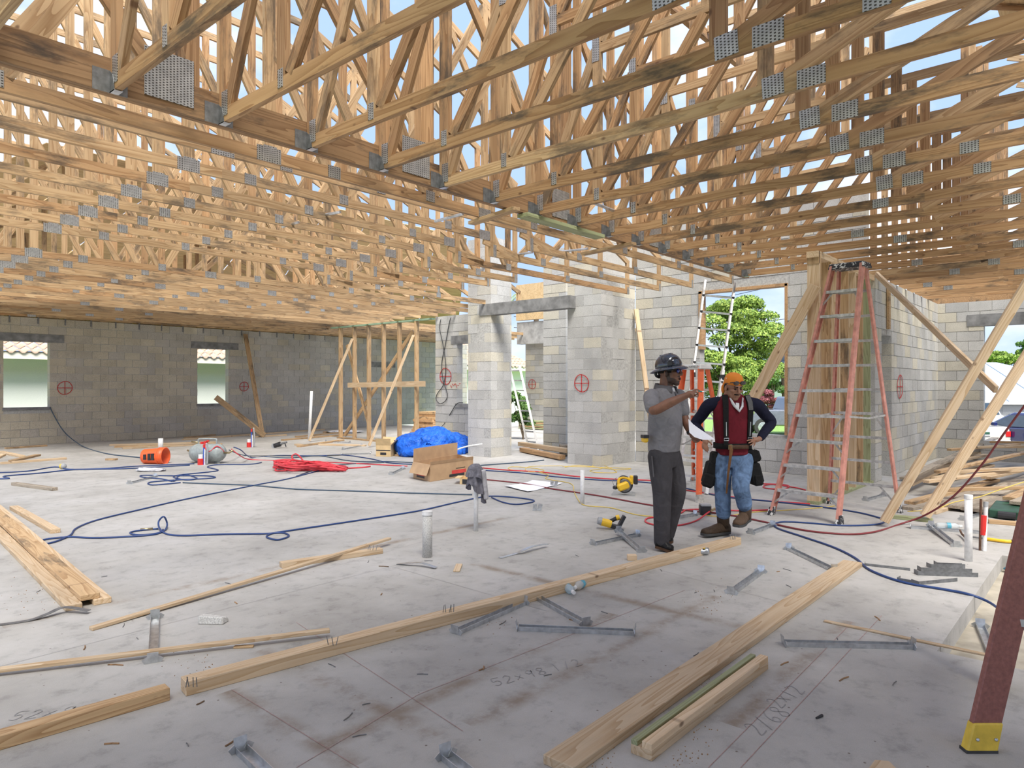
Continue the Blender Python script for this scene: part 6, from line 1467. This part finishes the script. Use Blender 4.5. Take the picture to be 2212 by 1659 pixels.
# loose nails and splinters strewn over the slab
rn = random.Random(8)
for k in range(46):
    u, v = rn.uniform(60, 2000), 1200 + rn.random() ** 1.6 * 430
    a = G(u, v); ang = rn.uniform(0, PI); L = rn.uniform(.03, .09)
    if TX0 - .1 < a.x < TX1 + .1 and a.y < TY1 + .1: continue
    nail = k % 3 != 0; d = Vector((math.cos(ang), math.sin(ang), 0)) * L / 2
    m = MB().tube([a - d + UP * .003, a + UP * .003 + Vector((d.y, -d.x, 0)) * .1, a + d + UP * .003], .0024 if nail else .004, 5)
    tag(m.build('nail' if nail else 'splinter', 'galv_dark' if nail else 'pine_old'), 'loose dark nail lying on the slab' if nail else 'small brown wood splinter lying on the slab', 'nail' if nail else 'splinter', 'loose nails on the slab' if nail else 'wood splinters on the slab')
m = MB().tube([G(1763, 1554) + UP * .006, G(1776, 1548) + UP * .006], [.004, .007], 8); tag(m.build('bolt', 'black'), 'short black screw lying alone at the lower right', 'screw')
dm = MB()
for k in range(260):
    u, v = rn.choice(((1480, 1590), (1560, 1480), (1540, 1300), (1060, 1330), (430, 1440), (1480, 1640), (1300, 1640), (60, 1290))); a = G(u + rn.gauss(0, 30), v + rn.gauss(0, 16)); s = rn.uniform(.0008, .0022)
    dm.cbox(a + UP * s, (s * 2.5, s * 2, s * 2), Matrix.Rotation(rn.uniform(0, 3), 3, 'Z'))
tag(dm.build('wood_crumbs', 'pine_red'), 'crumbs of sawdust and bark scattered around the boards', 'debris', kind='stuff')
# ------------------------------------------------------------------ outside: neighbour's house, trees, cars
plain('stucco', (0.72, 0.74, 0.72), 0.9, var=0.04, scale=40, bmp=0.2); plain('fascia', (0.80, 0.76, 0.66), 0.7, var=0.04); plain('roof_tile', (0.46, 0.33, 0.25), 0.9, var=0.2, scale=5); plain('roof_metal', (0.38, 0.45, 0.54), 0.5, 0.1, 0.06); plain('garage_white', (0.36, 0.36, 0.355), 0.7, var=0.04)
plain('bark', (0.10, 0.075, 0.05), 0.95, var=0.4, bmp=0.6); plain('paint_white', (0.50, 0.49, 0.45), 0.2, coat=0.8, var=0.02); plain('paint_blue', (0.012, 0.02, 0.10), 0.2, coat=0.9); plain('paint_silver', (0.20, 0.21, 0.24), 0.28, 0.5, coat=0.8); plain('glass_dark', (0.03, 0.05, 0.07), 0.05, coat=1.0); plain('tail_red', (0.6, 0.02, 0.02), 0.2); plain('tyre', (0.03, 0.03, 0.03), 0.85)
def leafm(name, a, b):
    m, t, bs = nt(name); geo = N(t, 'ShaderNodeNewGeometry'); t.links.new(ramp(t, geo.outputs['Random Per Island'], [(0, a), (1, b)]), bs.inputs['Base Color']); bs.inputs['Roughness'].default_value = 0.6
    bs.inputs['Transmission Weight'].default_value = 0.0
leafm('leaf_green', (0.10, 0.20, 0.03), (0.34, 0.46, 0.07)); leafm('leaf_dark', (0.05, 0.12, 0.03), (0.14, 0.26, 0.05)); leafm('leaf_red', (0.14, 0.03, 0.05), (0.34, 0.10, 0.10)); leafm('leaf_palm', (0.14, 0.22, 0.06), (0.34, 0.40, 0.14))
rng = np.random.default_rng(4)
def foliage(name, clumps, n, size, mat, parent):
    """leaves spread over the shells of many small clumps"""
    C = np.array([list(c[0]) for c in clumps]); R = np.array([list(c[1]) for c in clumps]); w = (R[:, 0] * R[:, 1]); w = w / w.sum()
    idx = rng.choice(len(C), n, p=w); d = rng.normal(size=(n, 3)); d /= np.linalg.norm(d, axis=1)[:, None]; d[:, 2] = np.where(rng.random(n) < .6, np.abs(d[:, 2]), d[:, 2])
    P = C[idx] + d * R[idx] * (rng.uniform(.55, 1.05, n) ** .5)[:, None]
    a = rng.normal(size=(n, 3)); a /= np.linalg.norm(a, axis=1)[:, None]; b = np.cross(a, d); b /= np.linalg.norm(b, axis=1)[:, None] + 1e-9
    s = rng.uniform(.6, 1.3, n)[:, None] * size
    V = np.empty((n, 4, 3)); V[:, 0] = P - a * s; V[:, 1] = P + b * s * .55; V[:, 2] = P + a * s; V[:, 3] = P - b * s * .55
    me = bpy.data.meshes.new(name); me.vertices.add(4 * n); me.vertices.foreach_set('co', V.reshape(-1)); me.loops.add(4 * n); me.loops.foreach_set('vertex_index', np.arange(4 * n, dtype=np.int32)); me.polygons.add(n); me.polygons.foreach_set('loop_start', np.arange(0, 4 * n, 4, dtype=np.int32))
    me.update(); me.validate(); me.materials.append(M[mat]); me.transform(wm(parent).inverted()); return tag(obj(name, me, None, parent, wm(parent)), kind='stuff')
def tree(base, crown, r, n, size, mat, label, nclump=40, name='tree', flat=.75, seed=1, trunk=.16):
    base, crown = Vector(base), Vector(crown); o = empty(name, base, label, 'tree'); rs = random.Random(seed)
    MB().tube(smooth_pts([base, base.lerp(crown, .5) + Vector((.1, .05, 0)), crown], 4), [trunk * (1 - .07 * i) for i in range(9)], 10).build('trunk', 'bark', o, smooth=True)
    cl = []
    for k in range(nclump):
        d = Vector((rs.gauss(0, 1), rs.gauss(0, 1), rs.gauss(0, 1))).normalized() * (rs.random() ** .4); c = crown + Vector((d.x * r[0], d.y * r[1], d.z * r[2])); q = rs.uniform(.20, .34) * (r[0] + r[2]) / 2
        cl.append((c, (q, q, q * flat * .75)))
        if k < 12: MB().tube([base.lerp(crown, rs.uniform(.5, .9)), c], [trunk * .35, trunk * .1], 6).build('branch', 'bark', o)
    foliage('foliage', cl, n, size, mat, o); return o
ZG = -.8
def gp(u, d): r = cray(u, HYP); return Vector((r.x * d, r.y * d, ZG))
tree(gp(1560, 24), D(1592, 770, 24), (1.5, 1.5, 1.9), 60000, .045, 'leaf_green', 'tall layered light-green tree filling the window behind the men', 70, seed=3)
tree(gp(1690, 40), D(1650, 825, 40), (1.3, 1.3, 1.1), 14000, .06, 'leaf_dark', 'small dark leafy tree low at the right of the window', 22, seed=5)
tree(gp(1658, 37), D(1658, 868, 37), (1.0, .9, .6), 9000, .05, 'leaf_red', 'purple-red leafed shrub beside the parked pickup', 16, 'shrub', seed=6, trunk=.05)
tree(gp(2160, 70), D(2165, 775, 70), (2.6, 2.6, .8), 9000, .16, 'leaf_green', 'rounded green tree behind the metal-roofed house', 26, seed=7)
tree(gp(2230, 60), D(2235, 745, 60), (1.6, 1.6, 1.2), 5000, .14, 'leaf_dark', 'dark tree at the right edge above the metal roof', 18, seed=8)
tree(gp(1128, 19.5) + UP * 0, D(1128, 880, 19.5), (.35, .35, .8), 5000, .07, 'leaf_dark', 'narrow dark green shrub outside the entry by the aluminium ladder', 14, 'shrub', seed=9, trunk=.04)
def palm(base, top, n, L, label, seed):
    base, top = Vector(base), Vector(top); o = empty('palm_tree', base, label, 'tree'); rs = random.Random(seed)
    MB().tube([base, top], [.12, .09], 10).build('trunk', 'bark', o, smooth=True)
    for k in range(n):
        a = 2 * PI * k / n + rs.uniform(-.2, .2); e = rs.uniform(.1, .9); pts = []
        for j in range(8):
            t = j / 7; pts.append(top + Vector((math.cos(a), math.sin(a), 0)) * L * t * (1 - .15 * t) + UP * (L * .6 * e * t - L * .65 * t * t))
        m = MB()
        for j in range(1, 8):
            d = (pts[j] - pts[j - 1]).normalized(); s = d.cross(UP).normalized()
            for sg in (-1, 1):
                for q in (0, .33, .66):
                    p = pts[j - 1].lerp(pts[j], q); tip = p + s * sg * L * .26 * (1.1 - j / 8) + d * L * .12 - UP * L * .08; m.add([p, p + d * .05, tip], [(0, 1, 2)])
        m.tube(pts, .012, 4); m.build('frond', 'leaf_palm', o)
palm(gp(1695, 40), D(1690, 790, 40), 14, 1.7, 'palm tree with spiky fronds at the right side of the window', 2)
palm(gp(1160, 26), D(1158, 630, 26), 12, 1.5, 'palm top peeking over the plywood gable beyond the entry', 3)
# house seen in the window, house with garage on the right, white neighbour on the left
def house(name, label, c, yaw, w, dp, zb, he, hr, wallm, roofm, door=None):
    o = empty(name, c, label, 'house'); Mh = Matrix.Translation(Vector((c[0], c[1], 0))) @ Matrix.Rotation(yaw, 4, 'Z')
    T = lambda *p: Mh @ Vector(p)
    m = MB(); m.add([T(*p) for p in boxv((-w / 2, 0, zb), (w / 2, dp, he))], BOXF); m.build('wall', wallm, o)
    e = .45; v = [T(-w / 2 - e, -e, he), T(w / 2 + e, -e, he), T(w / 2 + e, dp + e, he), T(-w / 2 - e, dp + e, he), T(-w / 2 + dp * .5, dp / 2, hr), T(w / 2 - dp * .5, dp / 2, hr)]
    MB().add(v, [(0, 1, 5, 4), (1, 2, 5), (2, 3, 4, 5), (3, 0, 4), (3, 2, 1, 0)]).build('roof', roofm, o)
    m = MB(); m.add([T(*p) for p in boxv((-w / 2 - e, -e - .03, he - .14), (w / 2 + e, -e, he + .02))], BOXF); m.build('gutter', 'fascia', o)
    if door:
        x0, x1, z0, z1 = door; g = MB().add([T(*p) for p in boxv((x0, -.06, z0), (x1, -.02, z1))], BOXF).build('garage_door', 'garage_white', o)
        for i in range(4):
            for j in range(5):
                a = x0 + (x1 - x0) * (j + .06) / 5; b = x0 + (x1 - x0) * (j + .94) / 5; za = z0 + (z1 - z0) * (i + .1) / 4; zb_ = z0 + (z1 - z0) * (i + .9) / 4
                MB().add([T(*p) for p in boxv((a, -.085, za), (b, -.06, zb_))], BOXF).build('door_panel', 'garage_white', g)
    for k in range(9):                              # standing seams
        x = -w / 2 + w * (k + .5) / 9; y1 = dp / 2 if abs(x) < w / 2 - dp * .5 else max(.1, (w / 2 - abs(x))); z1 = he + (hr - he) * min(1, y1 / (dp / 2))
        if roofm == 'roof_metal': MB().bar(T(x, -e, he + .02), T(x, y1, z1 + .02), .03, .05).build('seam', 'roof_metal', o)
    return o
yaw = TH - PI / 2
hc = gp(2170, 38); house('garage_house', 'house with a pale metal roof and grey garage door across the road', (hc.x, hc.y, ZG), yaw - .12, 16, 11, -1.8, .62, 2.95, 'garage_white', 'roof_metal', (-4.2, 2.4, -1.7, .45))
hc = gp(1760, 52); house('garage_house', 'white house with a light metal roof seen at the right of the tree window', (hc.x, hc.y, ZG), yaw, 5.0, 7, -1, 2.45, 4.1, 'stucco', 'roof_metal')
nb_ = empty('neighbor_house', (9, 24.6, ZG), 'white stucco house with a wavy tile roof seen through the left windows', 'house')
MB().box((-4, 24.9, ZG), (30, 25.2, 2.55)).build('wall', 'stucco', nb_)
MB().box((-4, 24.25, 2.30), (30, 24.33, 2.50)).build('fascia', 'fascia', nb_); MB().box((-4, 24.33, 2.42), (30, 24.95, 2.46)).build('soffit', 'fascia', nb_)
v = []; F = []; nx = 560
for row in range(9):
    ya, yb = 24.2 + row * .40, 24.2 + (row + 1) * .40 + .05; za, zb = 2.52 + row * .155 + .03, 2.52 + (row + 1) * .155 + .0
    b0 = len(v)
    for i in range(nx + 1):
        x = -4 + 34 * i / nx; w = .045 * math.sin(x * 2 * PI / .30); v.append((x, ya, za + w)); v.append((x, yb, zb + w - .02)); v.append((x, ya, za + w - .045))
    for i in range(nx): a = b0 + 3 * i; F.append((a, a + 3, a + 4, a + 1)); F.append((a + 2, a + 5, a + 3, a))
me = pyd('roof_tiles', v, F, True); me.materials.append(M['roof_tile']); tag(obj('roof_tiles', me, None, nb_, Matrix()), kind='stuff')
# plywood gable and white beam beyond the entry
gb = MB().box((18.2, 13.6, OX(1150, 690, 18.2).z), (18.35, 15.7, OX(1150, 612, 18.2).z)); tag(gb.build('trim_3', 'plywood', world=Matrix()), kind='structure')
gb = MB().box((18.25, 13.6, OX(1150, 742, 18.2).z), (18.5, 15.7, OX(1150, 694, 18.2).z)); tag(gb.build('trim_4', 'precast_light', world=Matrix()), kind='structure')
for k in range(5):
    tag(beam('stacked_board', (18.6, 14.2, .05 + k * .06), (18.6, 15.8, .05 + k * .06), .3, .045, 'pine' if k % 2 else 'treated', None), 'board in the low stack beyond the entry, %s from the ground' % ORD[k], 'lumber', 'low board stack beyond the entry')
MB().box((17.4, 8.5, -.85), (21, 17, 0)).build('entry_floor', 'slab_concrete', floor)
# cars
def wheel(o, c, ax, r, w=.2):
    ax = Vector(ax).normalized(); x = UP.cross(ax).normalized(); Mq = Matrix((x, ax.cross(x), ax)).transposed().to_4x4(); Mq.translation = Vector(c)
    t = MB().lathe([(r * .6, -w / 2), (r * .95, -w / 2), (r, -w / 3), (r, w / 3), (r * .95, w / 2), (r * .6, w / 2)], 24, Mq).build('wheel', 'tyre', o, smooth=False); MB().lathe([(r * .12, -w / 2 - .012), (r * .56, -w / 2 - .004), (r * .6, -w / 2 + .01)], 10, Mq).build('rim', 'galv', t)
def car(name, label, c, yaw, paint, prof, cabin, W, wheels, r=.33, extra=None):
    """prof: lower body side outline (x, z); cabin: glasshouse outline; x forward"""
    o = empty(name, c, label, 'car'); Mh = Matrix.Translation(Vector(c)) @ Matrix.Rotation(yaw, 4, 'Z'); T = lambda x, y, z: Mh @ Vector((x, y, z))
    def ext(pr, w0, w1, nm, mat, z0, z1, bev):
        n = len(pr); v = []
        for s in (-1, 1):
            for x, z in pr: k = (z - z0) / (z1 - z0); v.append(T(x, s * (w0 + (w1 - w0) * k) / 2, z))
        F = [tuple(range(n)), tuple(reversed(range(n, 2 * n)))] + [(k, n + k, n + (k + 1) % n, (k + 1) % n) for k in range(n)]
        return MB().add(v, F).build(nm, mat, o, bevel=bev)
    zs = [z for x, z in prof]; ext(prof, W, W * .97, 'body', paint, min(zs), max(zs), .05)
    zc = [z for x, z in cabin]; ext(cabin, W * .95, W * .70, 'cabin', paint, min(zc), max(zc), .04)
    # window panes a little proud of the cabin
    x0, z0 = cabin[0]; x1, z1 = cabin[1]; x2, z2 = cabin[2]; x3, z3 = cabin[3]
    def pane(a, b, nm):
        (ax_, az), (bx, bz) = a, b; k0, k1 = .12, .86
        pa = (ax_ + (bx - ax_) * k0, az + (bz - az) * k0); pb = (ax_ + (bx - ax_) * k1, az + (bz - az) * k1); n = Vector((-(bz - az), 0, bx - ax_)).normalized()
        if n.x * (-1 if ax_ < 0 else 1) < 0: n = -n
        q = []
        for p, kk in ((pa, k0), (pb, k1)):
            hw = (W * .95 + (W * .70 - W * .95) * kk) / 2 * .88
            q.append([T(p[0] + n.x * .012, s * hw, p[1] + n.z * .012) for s in (-1, 1)])
        Q = [q[0][0], q[0][1], q[1][1], q[1][0]]; MB().add(Q + [p + Mh.to_3x3() @ n * .01 for p in Q], BOXF).build(nm, 'glass_dark', o)
    pane(cabin[0], cabin[1], 'rear_window'); pane(cabin[3], cabin[2], 'windscreen')
    for s in (-1, 1):
        zl, zh = min(zc) + .06, max(zc) - .09
        def W_(z): k = (z - min(zc)) / (max(zc) - min(zc)); return s * ((W * .95 + (W * .70 - W * .95) * k) / 2 + .012)
        fl_ = lambda z: x0 + (x1 - x0) * (z - z0) / (z1 - z0) + .12; fr__ = lambda z: x3 + (x2 - x3) * (z - z3) / (z2 - z3) - .12
        Q = [T(fl_(zl), W_(zl), zl), T(fr__(zl), W_(zl), zl), T(fr__(zh), W_(zh), zh), T(fl_(zh), W_(zh), zh)]; MB().add(Q + [p + Mh.to_3x3() @ Vector((0, s * .006, 0)) for p in Q], BOXF).build('side_window', 'glass_dark', o)
        for wx in wheels: wheel(o, T(wx, s * (W / 2 - .08), r), Mh.to_3x3() @ Vector((0, -s, 0)), r)
        xr = min(x for x, z in prof); MB().add([T(*p) for p in boxv((xr - .015, s * W * .47 - (.16 if s > 0 else 0), .62), (xr + .12, s * W * .47 + (0 if s > 0 else .16), .80))], BOXF).build('tail_light', 'tail_red', o, bevel=.01)
        MB().add([T(*p) for p in boxv((.55, s * W * .5, .95), (.75, s * (W * .5 + .14), 1.08))], BOXF).build('mirror', paint, o, bevel=.02)
    xr = min(x for x, z in prof)
    p = MB().add([T(*p) for p in boxv((xr - .03, -.16, .66), (xr - .005, .16, .82))], BOXF).build('licence_plate', 'white', o); MB().add([T(*p) for p in boxv((xr - .04, -.12, .70), (xr - .03, .12, .78))], BOXF).build('plate_print', 'case_green', p)
    MB().add([T(*p) for p in boxv((xr - .07, -W * .47, .32), (xr + .1, W * .47, .52))], BOXF).build('bumper', paint, o, bevel=.04)
    return o
sed = [(-2.3, .28), (2.2, .28), (2.3, .55), (2.1, .72), (1.1, .92), (-1.7, .98), (-2.25, .94), (-2.32, .6)]; sedc = [(-1.85, .93), (-1.15, 1.40), (.25, 1.42), (1.15, .90)]
suv = [(-2.2, .30), (2.1, .30), (2.25, .6), (2.1, .90), (1.2, 1.02), (-2.2, 1.05), (-2.25, .6)]; suvc = [(-2.12, 1.0), (-1.85, 1.66), (.3, 1.70), (1.15, 1.0)]
pick = [(-2.8, .45), (2.6, .45), (2.75, .75), (2.6, 1.08), (1.4, 1.18), (-.55, 1.20), (-2.8, 1.16)]; pickc = [(-.62, 1.12), (-.45, 1.78), (.75, 1.80), (1.55, 1.12)]
car('sedan', 'cream-white sedan parked with its rear to the wide opening', gp(2128, 23) + CF * 2.3, TH, 'paint_white', sed, sedc, 1.78, (-1.35, 1.4))
car('suv', 'white sport utility car parked beyond the cream sedan', gp(2118, 29.5) + CF * 2, TH, 'paint_white', suv, suvc, 1.85, (-1.3, 1.35), .36)
car('sedan', 'dark blue car cut off by the right edge behind the lumber heap', gp(2320, 21.5) + CF * 1.6, TH + .22, 'paint_blue', sed, sedc, 1.8, (-1.35, 1.4))
pk_ = gp(1668, 33); car('pickup_truck', 'grey pickup truck parked outside the window behind the bandana man', pk_ + CR * .95, aR, 'paint_silver', pick, pickc, 1.95, (-1.75, 1.75), .40)
# overhead wires
for k, (a, b) in enumerate((((1575, 640, 40), (1700, 612, 36)), ((1560, 706, 40), (1705, 688, 36)), ((1560, 730, 40), (1705, 715, 36)))):
    m = MB().tube([D(*a) - CR * 12 + UP * .6, D(*a), D(*b), D(*b) + CR * 12 + UP * .9], .018, 5); tag(m.build('power_line', 'black'), 'thin overhead wire crossing the sky in the tall window, %s from the top' % ORD[k], 'wire', 'overhead wires')
